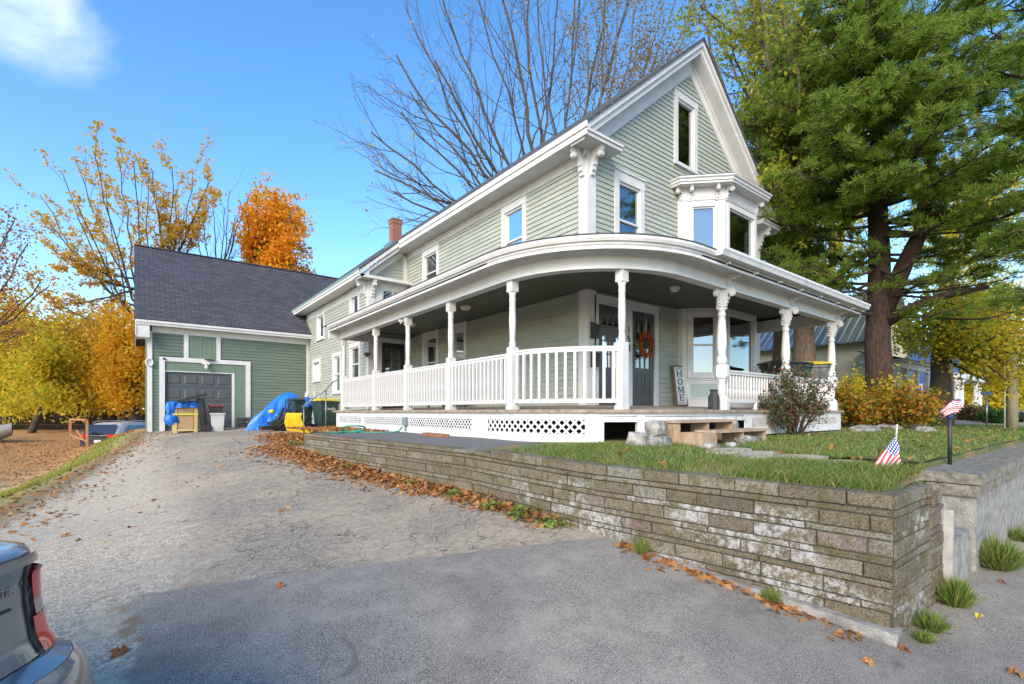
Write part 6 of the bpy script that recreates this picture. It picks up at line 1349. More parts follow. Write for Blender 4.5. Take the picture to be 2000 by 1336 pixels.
# --- grass
def grass():
    rs = np.random.default_rng(5); Ps = []; Hs = []; Ws = []
    def ok(x, y):
        if y < 1.06: return False
        if x < wallx(y) + .13: return False
        if 4.95 < x < 6.3 and y < 1.9 and x > 5.05: return False
        if 6.0 < x and y < 1.31: return False
        if y > 4.9 + .45 * math.sin(x * 3) * .3 and x < 4.9 - .0: return False
        if y > 3.95 and x > 6.2 and x < 13.3: return False
        if x <= 6.7 and y > 3.9:
            if math.hypot(x - 6.65, y - 6.25) < 2.05 or y > 6.2: return False
        if 6.0 < x < 7.95 and y > 3.55: return False
        return True
    for (x0, x1, y0, y1, dens, h, w_) in ((3.9, 5.2, 1.0, 2.2, 9500, .085, .0028), (3.5, 6.6, 1.0, 4.3, 3300, .06, .0035), (3.3, 6.0, 4.0, 5.6, 1500, .045, .004), (6.6, 10, 1.25, 4.2, 1100, .055, .005), (10, 16, 1.25, 5.2, 420, .06, .008), (16, 34, 1.25, 8, 90, .07, .016)):
        n = int((x1 - x0) * (y1 - y0) * dens); X = rs.uniform(x0, x1, n); Y = rs.uniform(y0, y1, n)
        den = .5 + .5 * np.sin(X * 2.3 + 1.3 * np.sin(Y * 2)) * np.sin(Y * 3.1 + X)
        for x, y, d_ in zip(X, Y, den):
            if d_ * .85 + .22 < rs.random(): continue
            if not ok(x, y): continue
            if 5.0 < x < 6.5 and 1.6 < y < 3.6 and abs(x - (5.15 + (y - 1.6) * .5)) < .5 and rs.random() < .97: continue
            Ps.append((x, y, lawn_h(x, y))); hh = h * .85 * rs.uniform(.45, 1.45) * (1.25 if x < wallx(y) + .5 and y < 3.5 or (y < 1.5 and x < 5) else 1); Hs.append(hh); Ws.append(w_)
    n = len(Ps); Pn = np.array(Ps); H = np.array(Hs)[:, None]; W_ = np.array(Ws)[:, None]
    lean = rs.normal(size=(n, 3)) * .55; lean[:, 2] = 0; s_ = rs.normal(size=(n, 3)); s_[:, 2] = 0; s_ /= np.linalg.norm(s_, axis=1)[:, None]; up = np.array([0, 0, 1.0])
    mid = Pn + up * H * .55 + lean * H * .35; tip = Pn + up * H * .85 + lean * H * 1.1
    V = np.stack([Pn - s_ * W_, Pn + s_ * W_, mid + s_ * W_ * .8, mid - s_ * W_ * .8, tip + s_ * W_ * .1, tip - s_ * W_ * .1], 1).reshape(-1, 3); I = np.arange(n)[:, None] * 6
    o = fastmesh('grass', V, np.concatenate([I + [0, 1, 2, 3], I + [3, 2, 4, 5]]), leafmat('grass_blade', [(.085, .16, .025), (.12, .22, .03), (.18, .27, .05), (.10, .18, .03), (.36, .30, .13), (.24, .25, .07)], .3, .5))
    tag(o, 'green grass blades growing on the raised front lawn', 'grass', kind='stuff'); print('grass', n)
grass()
def bankgrass():
    rs = np.random.default_rng(6); Ps = []
    n = 15000; Y = rs.uniform(6, 22, n); 
    for y in Y:
        x = xleft(y) - .5 - abs(rs.normal()) * .7; Ps.append((x, y, ground_h(x, y)))
    Ps = [q for q in Ps if rs.random() < .75 + .6 * math.sin(q[0] * 5 + q[1] * 2.1) * math.sin(q[1] * 3.7)]; n = len(Ps)
    Pn = np.array(Ps); s_ = rs.normal(size=(n, 3)); s_[:, 2] = 0; s_ /= np.linalg.norm(s_, axis=1)[:, None]; H = rs.uniform(.04, .12, n)[:, None]; l = rs.normal(size=(n, 3)) * .4; l[:, 2] = 0; t_ = Pn + (np.array([0, 0, 1]) + l) * H; w_ = .006
    V = np.stack([Pn - s_ * w_, Pn + s_ * w_, t_ + s_ * w_ * .3, t_ - s_ * w_ * .3], 1).reshape(-1, 3)
    o = fastmesh('bank_grass', V, np.arange(n * 4).reshape(-1, 4), leafmat('bank_blade', [(.20, .26, .03), (.34, .34, .05), (.44, .36, .10), (.26, .30, .04)], .4)); tag(o, 'grass on the bank falling from the driveway to the left yard', 'grass', kind='stuff')
bankgrass()
def litter():
    rs = np.random.default_rng(8); Ps = []
    def add(n, f):
        for _ in range(n): Ps.append(f())
    def along():
        y = 3.6 + rs.random() ** .8 * 9; w_ = .13 + .20 * sst(4, 9, y); off = abs(rs.normal()) * w_ + .02; x = wallx(min(y, 10.6)) - off; return (x, y, ground_h(x, y) + .01 + max(0, .09 * (1 - off / .4)) * rs.random())
    add(3800, along)
    def pile(): x = rs.normal(3.25, .33); y = rs.normal(13.6, .9); return (x, y, ground_h(x, y) + .01 + .05 * rs.random())
    add(1700, pile)
    def stripf(): y = rs.uniform(10.5, 14.4); x = rs.uniform(3.2, 4.6); return (x, y, lawn_h(x, y) + .02)
    add(1500, stripf)
    def yard(): x = rs.uniform(-9, 1); y = rs.uniform(17, 36); return (min(x, xleft(y) - 1.5), y, ground_h(min(x, xleft(y) - 1.5), y) + .02)
    add(4000, yard)
    def yard2(): x = rs.uniform(-16, 0); y = rs.uniform(23, 36); return (x, y, ground_h(x, y) + .02)
    add(7000, yard2)
    def bank(): y = rs.uniform(5, 21); x = xleft(y) + rs.normal() * .7; return (x, y, ground_h(x, y) + .01)
    add(1500, bank)
    def lawnf(): x = rs.uniform(4, 20); y = rs.uniform(1.4, 4.0); return (x, y, lawn_h(x, y) + .03)
    add(260, lawnf)
    def needles(): y = rs.uniform(1.1, 3.0); x = wallx(y) - abs(rs.normal()) * .09 - .03; return (x, y, ground_h(x, y) + .006)
    add(260, needles)
    def drv(): x = rs.uniform(-1, 3); y = rs.uniform(6, 20); return (x, y, ground_h(x, y) + .008)
    add(110, drv)
    V, F_ = leafquads(np.array(Ps), .072, rs, aspect=.75, flat=.65); o = fastmesh('fallen_leaves', V, F_, L_DRY); tag(o, 'drifts of brown fallen leaves along the wall and over the yard', 'leaves', kind='stuff')
litter()
# single maple leaves on the asphalt
def mapleleaf(px, py, s_, rz, col, label):
    D = 1.5 * 949 / (py - 804); q = P(px, py, D)
    for _ in range(5): zz = ground_h(q.x, q.y); D = -zz * 949 / (py - 804); q = P(px, py, D)
    ol = [(0, -.5), (.06, -.28), (.34, -.36), (.30, -.18), (.52, .02), (.30, .06), (.34, .30), (.12, .20), (0, .55), (-.12, .20), (-.34, .30), (-.30, .06), (-.52, .02), (-.30, -.18), (-.34, -.36), (-.06, -.28)]
    vs = [(0, 0, .015)] + [(a * s_, b_ * s_, .010 + .018 * math.sin(3 * a + 5 * b_ + rz) + .012 * (i % 2)) for i, (a, b_) in enumerate(ol)]; n = len(ol)
    b = MB(); b.add(vs, [(0, i + 1, (i + 1) % n + 1) for i in range(n)]); o = b.build('fallen_leaf', mat('leaf_' + label[:9].replace(' ', '_'), col, tuple(k * .6 for k in col), scale=20, rough=.8)); o.location = (q.x, q.y, zz); o.rotation_euler = (0, 0, rz); tag(o, label, 'leaf', 'single leaves on the asphalt')
mapleleaf(1697, 1298, .085, .4, (.48, .24, .07), 'tan leaf lying flat below the wall corner near the bottom edge'); mapleleaf(1832, 1232, .11, 2.2, (.46, .25, .07), 'large tan curled leaf beside the wall corner on the sidewalk')
mapleleaf(1768, 1272, .08, 1.2, (.36, .13, .04), 'brown leaf tucked under the chipped wall corner'); mapleleaf(547, 1147, .06, .2, (.45, .16, .05), 'small orange leaf alone in the middle of the old driveway'); mapleleaf(1958, 1139, .06, .9, (.42, .12, .06), 'small red leaf on the sidewalk')
mapleleaf(1912, 1207, .05, 1.9, (.55, .50, .05), 'tiny yellow leaf on the sidewalk'); mapleleaf(128, 1048, .10, .3, (.36, .15, .05), 'orange leaf on the gravel beyond the silver car'); mapleleaf(232, 1278, .10, .7, (.40, .13, .04), 'rusty leaf at the edge of the newer asphalt'); mapleleaf(1985, 1318, .09, .7, (.42, .2, .06), 'tan leaf at the lower right picture corner')
mapleleaf(1945, 1068, .11, .7, (.40, .10, .03), 'red brown leaf under the tall weed clump'); mapleleaf(1870, 1140, .10, 1.7, (.48, .26, .05), 'ochre leaf below the bushy weed tuft')
# --- far woods closing the horizon on both sides
def woods(name, label, px0, px1, D, h0, h1, n, leaf, sd_, size=.5):
    rs = np.random.default_rng(sd_); u = rs.random(n); px = px0 + (px1 - px0) * u; hh = (h0 + (h1 - h0) * (.5 + .5 * np.sin(px * .035 + sd_) * np.sin(px * .011 + 2)))
    z = -2.5 + (hh + 2.5) * rs.random(n) ** .8; dd = D + rs.uniform(-4, 4, n) - 3 * (z / np.maximum(hh, 1)) ; uu = (px - 1000) / 949
    c = np.stack([dd * (uu * S + C), dd * (-uu * C + S), z], 1) + rs.normal(size=(n, 3)) * .4
    V, F_ = leafquads(c, size, rs); o = fastmesh(name, V, F_, leaf); tag(o, label, 'woods', kind='stuff')
woods('far_woods', 'mass of yellow and green autumn woods beyond the left fence', -350, 470, 56, 6.5, 11.5, 52000, L_YELLOW, 201, .42)
woods('far_woods', 'mass of green and gold woods beyond the houses on the right', 1380, 2500, 75, 6, 11, 60000, L_YGREEN, 202, .75)
# ================================================================ VEHICLES
GREYP = mat('grey_car_paint', (.27, .28, .29), rough=.25, metal=.5, coat=1.0); SILV = mat('silver_car_paint', (.50, .49, .48), rough=.4, metal=.15, coat=.4); DKBLUE = mat('dark_tailgate', (.02, .025, .035), rough=.25, metal=.3, coat=.8)
REDL = mat('red_tail_lens', (.75, .008, .012), rough=.08, coat=1.0); CLRL = mat('clear_lens', (.40, .25, .24), rough=.1, coat=1.0); TYRE = mat('tyre_rubber', (.02, .02, .02), rough=.8); CARGL = mat('car_glass', (.012, .015, .018), rough=.04, spec=.9)
def sedan():
    o3 = P(1000, 804, 0); base = Vector((-1.375 * S + .80 * C, 1.375 * C + .80 * S, -1.525))
    t = thing('parked_sedan', 'grey sedan rear corner with a red tail light at the lower left', 'car', base, -R(37.87 - 2))
    W = .89
    def outline(z):       # (rear x at centre, half width, corner radius) at height z
        tb = [(.22, -.08, .80, .35), (.32, .08, .87, .34), (.42, .155, .885, .33), (.52, .17, .885, .32), (.62, .165, .885, .32), (.70, .135, .88, .31), (.735, .10, .87, .30), (.752, .02, .845, .26), (.80, -.01, .84, .25), (.90, -.02, .825, .24), (.98, -.015, .80, .22), (1.04, .015, .77, .20), (1.066, .015, .75, .19)]
        zs = [q[0] for q in tb]; return [float(np.interp(z, zs, [q[i] for q in tb])) for i in (1, 2, 3)]
    def pt(z, s_, off=0):
        p_ = pt0(z, s_, off); return (p_[0], p_[1], p_[2] * 1.035 + .0)
    def pt0(z, s_, off=0):  # s_ from 0 (centre of rear) .. 1 (corner) .. 2 (side going forward)
        xr, hw, r = outline(z); cr_ = .05
        if s_ <= 1: y = s_ * (hw - r); x = xr - cr_ * (s_ ** 2); nx, ny = 1, .1
        elif s_ <= 2: a = (s_ - 1) * math.pi / 2; y = hw - r + r * math.sin(a); x = xr - cr_ - r * .85 + r * .85 * math.cos(a); nx, ny = math.cos(a), math.sin(a)
        else: y = hw; x = xr - cr_ - r * .85 - (s_ - 2); nx, ny = 0, 1
        l = math.hypot(nx, ny); return (x + nx / l * off, y + ny / l * off, z)
    def patch(mb, zs, ss, off=0, mirror=False, smooth=True):
        n = len(ss); vs = [];
        for z in zs:
            for s_ in ss: p_ = pt(z, s_, off); vs.append((p_[0], -p_[1] if mirror else p_[1], p_[2]))
        mb.add(vs, [(j * n + i, j * n + i + 1, (j + 1) * n + i + 1, (j + 1) * n + i) for j in range(len(zs) - 1) for i in range(n - 1)], smooth)
    SS = list(np.linspace(0, 1, 7)) + list(np.linspace(1.08, 2, 12)) + [2.4, 3.0, 4.0, 5.4]
    b = MB()
    for mi in (False, True): patch(b, [.22, .27, .32, .37, .42, .47, .52, .57, .62, .66, .70, .72, .735], SS, 0, mi); patch(b, [.7355, .752], SS, 0, mi, False)
    b.build('bumper', GREYP, t, local=True)
    b = MB(); zz = list(np.linspace(.755, 1.066, 15))
    for mi in (False, True): patch(b, zz, SS, 0, mi)
    # deck, cabin, hood as a longitudinal loft
    st = [(.015, 1.066, .75), (-.10, 1.085, .76), (-.45, 1.09, .76)]
    prof = [(-.50, 1.10, .76), (-.55, 1.135, .75), (-1.15, 1.38, .66), (-1.6, 1.44, .63), (-2.4, 1.43, .63), (-3.2, 1.05, .76), (-3.3, 1.0, .80), (-4.1, .90, .78), (-4.45, .75, .70), (-4.5, .3, .68)]
    vs = []
    for x, z, hw in prof:
        for f in (-1, -.6, 0, .6, 1): vs.append((x, f * hw, z - (.02 if abs(f) == 1 else 0) * 1.0 + (.012 if f == 0 else 0)))
    b.add(vs, [(j * 5 + i, j * 5 + i + 1, (j + 1) * 5 + i + 1, (j + 1) * 5 + i) for j in range(len(prof) - 1) for i in range(4)], True)
    ds = list(np.linspace(0, 1, 7)) + list(np.linspace(1.08, 2, 12)) + [2.2]
    for sgn in (-1, 1):
        rows = []
        for k_, (f_, z_) in enumerate(((1, 1.066), (.98, 1.076), (.9, 1.08), (.5, 1.09))):
            row = []
            for s_ in ds: q = pt(1.066, s_); row.append(((q[0] + .50) * f_ - .50, sgn * q[1] * (1 - (1 - f_) * .06), z_ * 1.035))
            rows.append(row)
        rows.append([(-.5, sgn * min(.74, .74 * i_ / 8), 1.10 * 1.035 - .02) for i_ in range(len(ds))]); nd = len(ds)
        b.add([p_ for r_ in rows for p_ in r_], [(j * nd + i, j * nd + i + 1, (j + 1) * nd + i + 1, (j + 1) * nd + i) for j in range(len(rows) - 1) for i in range(nd - 1)], True)
    for sgn in (-1, 1):
        pr_ = [(x, sgn * hw, z) for x, z, hw in prof]; lo = [(x, sgn * (.76 if x > -.9 else .82 if x > -4.4 else .7), 1.0 if x > -4 else .76) for x, z, hw in prof]; n = len(prof)
        b.add(pr_ + lo, [(i, i + 1, n + i + 1, n + i) for i in range(n - 1)], True)
    b.add([(-4.5, -.68, .3), (-4.5, .68, .3), (-4.45, .7, .76), (-4.45, -.7, .76)], [(0, 1, 2, 3)]); b.build('body', GREYP, t, local=True)
    b = MB(); b.add([(-.56, -.70, 1.11), (-.56, .70, 1.11), (-1.12, .60, 1.378), (-1.12, -.60, 1.378)], [(0, 1, 2, 3)]); b.build('rear_window', CARGL, t, local=True)
    b = MB(); patch(b, list(np.linspace(1.035, 1.064, 4)), list(np.linspace(0, 1, 7)) + list(np.linspace(1.08, 1.6, 6)), .012); patch(b, list(np.linspace(1.035, 1.064, 4)), list(np.linspace(0, 1, 7)) + list(np.linspace(1.08, 1.6, 6)), .012, True); b.build('spoiler_lip', GREYP, t, local=True)
    # tail light: three bands
    for nm, m_, zr, sr in (('tail_light', REDL, (.91, 1.0), (1.36, 1.9)), ('reversing_lens', CLRL, (.862, .909), (1.36, 1.96)), ('lower_lens', REDL, (.758, .861), (1.30, 2.0))):
        b = MB()
        n = 12; zs = np.linspace(zr[0], zr[1], 7); ss = np.linspace(sr[0], sr[1], n); vs = []
        for z in zs:
            e = .30 * max(0, (z - .92) / .08); 
            for i, s_ in enumerate(ss): s2 = sr[0] + (s_ - sr[0]) * (1 - e); bul = .012 + .014 * math.sin(math.pi * i / (n - 1)); vs.append(pt(z, s2, bul))
        b.add(vs, [(j * n + i, j * n + i + 1, (j + 1) * n + i + 1, (j + 1) * n + i) for j in range(6) for i in range(n - 1)], True); b.build(nm, m_, t, local=True)
    b = MB(); patch(b, [.80, .86, .90], list(np.linspace(0, .62, 5)), .004); patch(b, [.80, .86, .90], list(np.linspace(0, .62, 5)), .004, True); b.build('number_plate_recess', mat('painted_blue_reflection', (.25, .33, .42), rough=.2, coat=.5), t, local=True)  # pale blue base colour paints a reflection into the plate recess
    b = MB()
    for a_, c_ in ((.0, 1.10),): b.tube([pt(.915, s_, .003) for s_ in np.linspace(0, 1.10, 12)], .004, 5)
    b.tube([pt(z, 1.27, .003) for z in np.linspace(.76, 1.03, 8)], .004, 5); b.build('lid_seam', BLACK, t, local=True)
    vs, fs = textobj('4MATIC', .042, .002); b = MB(); vv = []
    for x, y, z in vs:
        s_ = .98 + x / .50; q = pt(.955 + y * .9, s_, .004 + z + .002); vv.append(q)
    b.add(vv, fs); b.build('badge', mat('chrome', (.5, .5, .52), rough=.12, metal=1), t, local=True)
    for x in (-.95, -3.7):
        for sgn in (-1, 1): b = MB(); b.tube([(x, sgn * .66, .32), (x, sgn * .86, .32)], .32, 24); b.build('wheel', TYRE, t, local=True)
    b = MB(); b.box(-4.4, -.2, -.78, .78, .2, .6); b.build('underbody', BLACK, t, local=True)
sedan()
def suv():
    g = gp(192, 24.0, -2.22); t = thing('parked_suv', 'silver and dark crossover car parked low behind the grassy bank', 'car', (g.x, g.y, -2.2), R(54))
    # local +x = heading (away), rear at x=0
    sec = [(0, .35, .95, .78, 1.02), (.05, .30, .98, .88, 1.10), (.30, .28, 1.02, .92, 1.50), (.65, .28, 1.04, .93, 1.62), (1.6, .28, 1.02, .94, 1.66), (2.6, .28, 1.0, .94, 1.62), (3.3, .28, .98, .93, 1.15), (3.5, .28, .98, .93, 1.02), (4.4, .3, .85, .88, .88), (4.6, .4, .7, .7, .72)]
    b = MB(); vs = []
    for x, zb, belt, hw, rf_ in sec:
        rw2 = hw * (.80 if rf_ > belt + .15 else .96)
        for (y, z) in ((-hw, zb), (-hw * 1.0, (zb + belt) / 2), (-hw * .98, belt), (-rw2, rf_ - .05), (-rw2 * .85, rf_), (0, rf_ + .02), (rw2 * .85, rf_), (rw2, rf_ - .05), (hw * .98, belt), (hw, (zb + belt) / 2), (hw, zb)): vs.append((x, y, z))
    n = 11; b.add(vs, [(j * n + i, j * n + i + 1, (j + 1) * n + i + 1, (j + 1) * n + i) for j in range(len(sec) - 1) for i in range(n - 1)] + [tuple(range(n)), tuple((len(sec) - 1) * n + i for i in range(n))], True); b.build('body', SILV, t, local=True)
    b = MB(); b.prism([(-.84, .40), (.84, .40), (.86, 1.02), (-.86, 1.02)], -.035, .03, lambda a, c, q: (q, a, c)); b.build('tailgate', DKBLUE, t, local=True)
    b = MB(); b.add([(-.01, -.78, 1.03), (-.01, .78, 1.03), (.27, .70, 1.56), (.27, -.70, 1.56)], [(0, 1, 2, 3)]); b.build('rear_window', CARGL, t, local=True)
    b = MB(); b.box(-.0, .06, -.9, .9, .38, .6); b.build('bumper', BLACK, t, local=True)
    for s_ in (-1, 1):
        b = MB(); b.box(-.06, .12, min(s_ * .45, s_ * .88), max(s_ * .45, s_ * .88), .94, 1.07); b.build('tail_light', REDL, t, local=True)
        b = MB(); b.add([(x, s_ * y, z) for x, y, z in ((.55, .925, 1.10), (.80, .83, 1.50), (2.5, .82, 1.50), (3.05, .925, 1.10))], [(0, 1, 2, 3)]); b.v = [(x, y + s_ * .008, z) for x, y, z in b.v]; b.build('side_window', CARGL, t, local=True)
        b = MB(); b.tube([(.5, s_ * .66, 1.64), (.7, s_ * .68, 1.72), (2.4, s_ * .68, 1.72), (2.7, s_ * .66, 1.64)], .02, 6); b.build('roof_rail', METAL, t, local=True)
        for x in (.85, 3.6):
            b = MB(); b.tube([(x, s_ * .76, .36), (x, s_ * .955, .36)], .36, 22); w_ = b.build('wheel', TYRE, t, local=True)
            b = MB(); b.tube([(x, s_ * .94, .36), (x, s_ * .965, .36)], .22, 16); b.build('rim', METAL, w_, local=True)
    b = MB(); b.box(-.055, -.04, -.17, .17, .66, .80); b.build('number_plate', WHITE, t, local=True); b = MB(); b.tube([(-.02, -.84, .60), (-.02, .84, .60)], .02, 6); b.build('chrome_strip', METAL, t, local=True)
suv()
def boat():
    g = gp(-95, 24, -2.1); t = thing('trailer_boat', 'small cream motor boat on a trailer at the left edge', 'boat', (g.x, g.y, -2.2), R(-25)); b = MB(); vs = []
    HULL = mat('boat_hull', (.34, .31, .27), (.26, .23, .20), scale=3, rough=.35)
    for x, hw, zk, zd in ((-2.4, .95, .55, 1.15), (-1, 1.0, .5, 1.18), (.6, .92, .5, 1.25), (1.7, .6, .62, 1.36), (2.5, .05, 1.0, 1.5)):
        for y, z in ((0, zk), (-hw * .75, zk + .25), (-hw, zd), (-hw * .8, zd + .06), (0, zd + .12), (hw * .8, zd + .06), (hw, zd), (hw * .75, zk + .25)): vs.append((x, y, z))
    n = 8; b.add(vs, [(j * n + i, j * n + (i + 1) % n, (j + 1) * n + (i + 1) % n, (j + 1) * n + i) for j in range(4) for i in range(n)] + [tuple(range(n))], True); b.build('hull', HULL, t, local=True)
    b = MB(); b.add([(.3, -.7, 1.3), (.3, .7, 1.3), (-.3, .6, 1.75), (-.3, -.6, 1.75), (.25, -.7, 1.3), (.25, .7, 1.3)], [(0, 1, 2, 3)]); b.build('windscreen', CARGL, t, local=True)
    b = MB(); b.beam((-2, -.5, .42), (3.2, 0, .42), .08, .1); b.beam((-2, .5, .42), (3.2, 0, .42), .08, .1); b.beam((-1, -1, .36), (-1, 1, .36), .08, .08); b.build('trailer', BLACK, t, local=True)
    for s_ in (-1, 1): b = MB(); b.tube([(-1, s_ * .95, .3), (-1, s_ * 1.12, .3)], .3, 20); b.build('wheel', TYRE, t, local=True)
boat()
# --- wooden goal-like frame and fence
CED = mat('orange_timber', (.40, .20, .10), (.30, .14, .07), scale=4, rough=.8)
D = 23.5; a = gp(137, D, -2.15); c = gp(170, D - .6, -2.15); zt = -.42
t = thing('timber_goal', 'orange brown timber frame standing beside the crossover car', 'frame', a)
b = MB(); b.beam((a.x, a.y, -2.2), (a.x, a.y, zt), .10, .10, (1, 0, 0)); b.beam((c.x, c.y, -2.2), (c.x, c.y, zt), .10, .10, (1, 0, 0)); b.build('post', CED, t)
b = MB(); b.beam((a.x, a.y, zt + .04), (c.x, c.y, zt + .04), .1, .08); b.beam((a.x, a.y, -1.1), (c.x, c.y, -1.4), .05, .06); b.beam((a.x * .6 + c.x * .4, a.y * .6 + c.y * .4, -.9), (c.x, c.y, -1.5), .05, .06); b.build('rail', CED, t)
t = thing('fence', 'dark weathered stick fence in front of the yellow trees', 'fence', gp(140, 33, -1.7)); b = MB(); rr = random.Random(3)
pa = P(-140, 804, 33); pb_ = P(330, 804, 35); L0 = (pb_ - pa); L0.z = 0; n = 260
for i in range(n):
    q = pa + L0 * (i + rr.uniform(-.3, .3)) / n; z = ground_h(q.x, q.y); b.beam((q.x, q.y, z - .1), (q.x + rr.uniform(-.05, .05), q.y, z + rr.uniform(1.0, 1.35)), .07, .02, (0, 1, 0))
b.build('stakes', mat('dark_sticks', (.055, .035, .028), (.03, .02, .018), scale=9, rough=1), t)
b = MB()
for z_ in (.35, .95):
    for i in range(20): q0 = pa + L0 * i / 20; q1 = pa + L0 * (i + 1) / 20; b.beam((q0.x, q0.y, ground_h(q0.x, q0.y) + z_), (q1.x, q1.y, ground_h(q1.x, q1.y) + z_), .05, .06)
b.build('rails', BARK, t)
# ================================================================ NEIGHBOURS ON THE RIGHT
CREAM = mat('cream_clapboard', (.74, .66, .46), (.66, .58, .40), scale=2, rough=.7)
ch_ = thing('cream_house', 'cream clapboard house with a ribbed metal roof and open front porch', 'house', (30, 12, -.8))
cx0, cx1, cy0, cy1, ze, za = 27, 33.6, 7.8, 22, 3.45, 6.1; xm = (cx0 + cx1) / 2
b = MB(); siding(b, 'x', cy0, -.6, 5.9, lambda z: (cx0, cx1) if z < ze else ((cx0 + (z - ze) / (za - ze) * 3.3, cx1 - (z - ze) / (za - ze) * 3.3) if z < za - .05 else None), [(29.8, 30.8, 1, 2.4)], lap=.13)
siding(b, 'y', cx0, -.6, ze, lambda z: (cy0, cy1), [(10.4, 11.2, .9, 2.3), (14, 14.8, .9, 2.3)], lap=.13); b.build('wall', CREAM, ch_)
b = MB(); b.box(cx0 + .5, cx1, cy0 + .5, cy1, -.9, ze); b.build('core_wall', CREAM, ch_)
window(ch_, 'y', cx0, 10.4, 11.2, .9, 2.3); window(ch_, 'y', cx0, 14, 14.8, .9, 2.3); window(ch_, 'x', cy0, 29.9, 30.7, 1, 2.3)
mr_ = MB(); rb = MB()
for sgn in (1, -1):
    xa = xm - sgn * 3.75; zz = ze - .2
    slab(mr_, [(xa, cy0 - .5, zz), (xm, cy0 - .5, za + .12), (xm, cy1 + .4, za + .12), (xa, cy1 + .4, zz)], .05)
    y = cy0 - .48
    while y < cy1 + .4:
        rb.beam((xa, y, zz + .03), (xm, y, za + .15), .05, .05); y += .36
METR = mat('metal_roof', (.30, .33, .33), (.16, .19, .19), scale=1.2, rough=.32, metal=.55, vec=(.4, 5, .4), lo=.40, hi=.58); ro = mr_.build('roof', METR, ch_); rb.build('roof_rib', mat('bright_rib', (.62, .64, .64), rough=.3, metal=.5), ro)
b = MB(); b.box(26.4, 33.6, 6.4, 6.5, 1.95, 2.22); b.box(26.4, 26.5, 6.5, 7.8, 1.95, 2.22); b.box(26.2, 33.8, 6.2, 7.8, 2.22, 2.30); b.box(26.4, 33.6, 6.4, 7.8, -.18, -.10); b.box(26.4, 33.6, 6.38, 6.42, -.6, -.18)
b.build('porch', WHITE2, ch_)
for x in (26.5, 27.8, 29.6, 31.5, 33.5): b = MB(); b.box(x - .09, x + .09, 6.4, 6.56, -.10, 1.95); b.build('porch_post', WHITE2, ch_)
b = MB(); b.box(29.7, 33.4, 6.43, 6.5, -.05, .78); b.build('porch_railing', mat('white_rail_boards', (.62, .62, .60), (.5, .5, .48), scale=9, rough=.7, vec=(6, 1, .2)), ch_)
b = MB(); slab(b, [(26.1, 6.15, 2.31), (33.9, 6.15, 2.31), (33.9, 7.9, 2.8), (26.1, 7.9, 2.8)], .03); b.build('porch_roof', ROOFM, ch_)
BLUE = mat('blue_clapboard', (.035, .085, .27), (.03, .07, .22), scale=2, rough=.6, vec=(1, 1, 5))
bh = thing('blue_house', 'royal blue clapboard house with white columned entry and oval window', 'house', (46, 12, -1.2))
b = MB(); siding(b, 'x', 10, -.7, 5.6, lambda z: (37.5, 60), [], lap=.13); siding(b, 'y', 37.5, -.7, 5.6, lambda z: (10, 20), [], lap=.13); b.box(37.8, 60, 10.3, 20, -1.3, 5.5); b.build('wall', BLUE, bh)
b = MB(); slab(b, [(37, 9.5, 5.6), (60.5, 9.5, 5.6), (60.5, 15, 9.5), (37, 15, 9.5)], .1); slab(b, [(37, 20.5, 5.6), (60.5, 20.5, 5.6), (60.5, 15, 9.5), (37, 15, 9.5)], .1); b.build('roof', ROOFM, bh)
b = MB()
for x in (50.4, 52.0, 57.6, 59.4): b.lathe([(.28, 0), (.28, .15), (.20, .2), (.17, 3.2), (.26, 3.3), (.26, 3.5)], (x, 8.6, -.9), 12)
b.box(50, 60, 8.3, 10, 2.6, 3.0); b.box(50, 60, 8.3, 10, -1.2, -.9); b.build('entry_column', WHITE, bh)
b = MB(); b.tube([(54.6 + .62 * math.cos(a), 9.93, 1.1 + 1.0 * math.sin(a)) for a in np.linspace(0, 6.283, 26)], .13, 6); b.build('oval_window', WHITE, bh)
b = MB(); b.tube([(54.6, 9.955, 1.1 + 1.0), (54.6, 9.955, .1)], .05, 4); b.add([(54.6 + .5 * math.cos(a), 9.965, 1.1 + .9 * math.sin(a)) for a in np.linspace(0, 6.1, 20)], [tuple(range(20))]); b.build('oval_pane', mat('pale_pane', (.45, .45, .35), rough=.3), bh)
for x in (38.6, 41.5, 46): window(bh, 'x', 10, x, x + 1.0, .4, 1.9, cas=.14)
pf = thing('picket_fence', 'white stair rail and picket fence running right from the blue house', 'fence', (60, 8, -1.2))
b = MB()
for i in range(70): q = P(1900 + i * 2.2, 804, 40 - i * .08); zt = -.05 - .004 * i + (.9 - i * .06 if i < 15 else 0); b.box(q.x - .045, q.x + .045, q.y - .02, q.y + .02, -1.25, zt)
b.build('picket', WHITE, pf); b = MB()
for i in range(69):
    q = P(1900 + i * 2.2, 804, 40 - i * .08); q2 = P(1900 + (i + 1) * 2.2, 804, 40 - (i + 1) * .08); z0 = -.05 - .004 * i + (.9 - i * .06 if i < 15 else 0); z1 = -.05 - .004 * (i + 1) + (.9 - (i + 1) * .06 if i + 1 < 15 else 0); b.beam((q.x, q.y, z0 + .03), (q2.x, q2.y, z1 + .03), .09, .08); b.beam((q.x, q.y, -1.1), (q2.x, q2.y, -1.1), .06, .08)
b.build('top_rail', WHITE, pf)
up_ = thing('utility_pole', 'pale weathered pole standing at the far right of the lawn', 'pole', gp(1977, 18, -.6)); g = gp(1977, 18, -.75); b = MB(); b.tube([g, (g.x, g.y, 3.0)], [.165, .15], 14); b.build('shaft', mat('pale_pole_wood', (.36, .33, .22), (.27, .24, .16), scale=5, rough=.9, vec=(3, 3, .4)), up_)
b = MB(); b.tube([(g.x - .22, g.y + .17, -.75), (g.x - .22, g.y + .17, 2.4)], .02, 6); b.build('guy_guard', WHITE, up_)
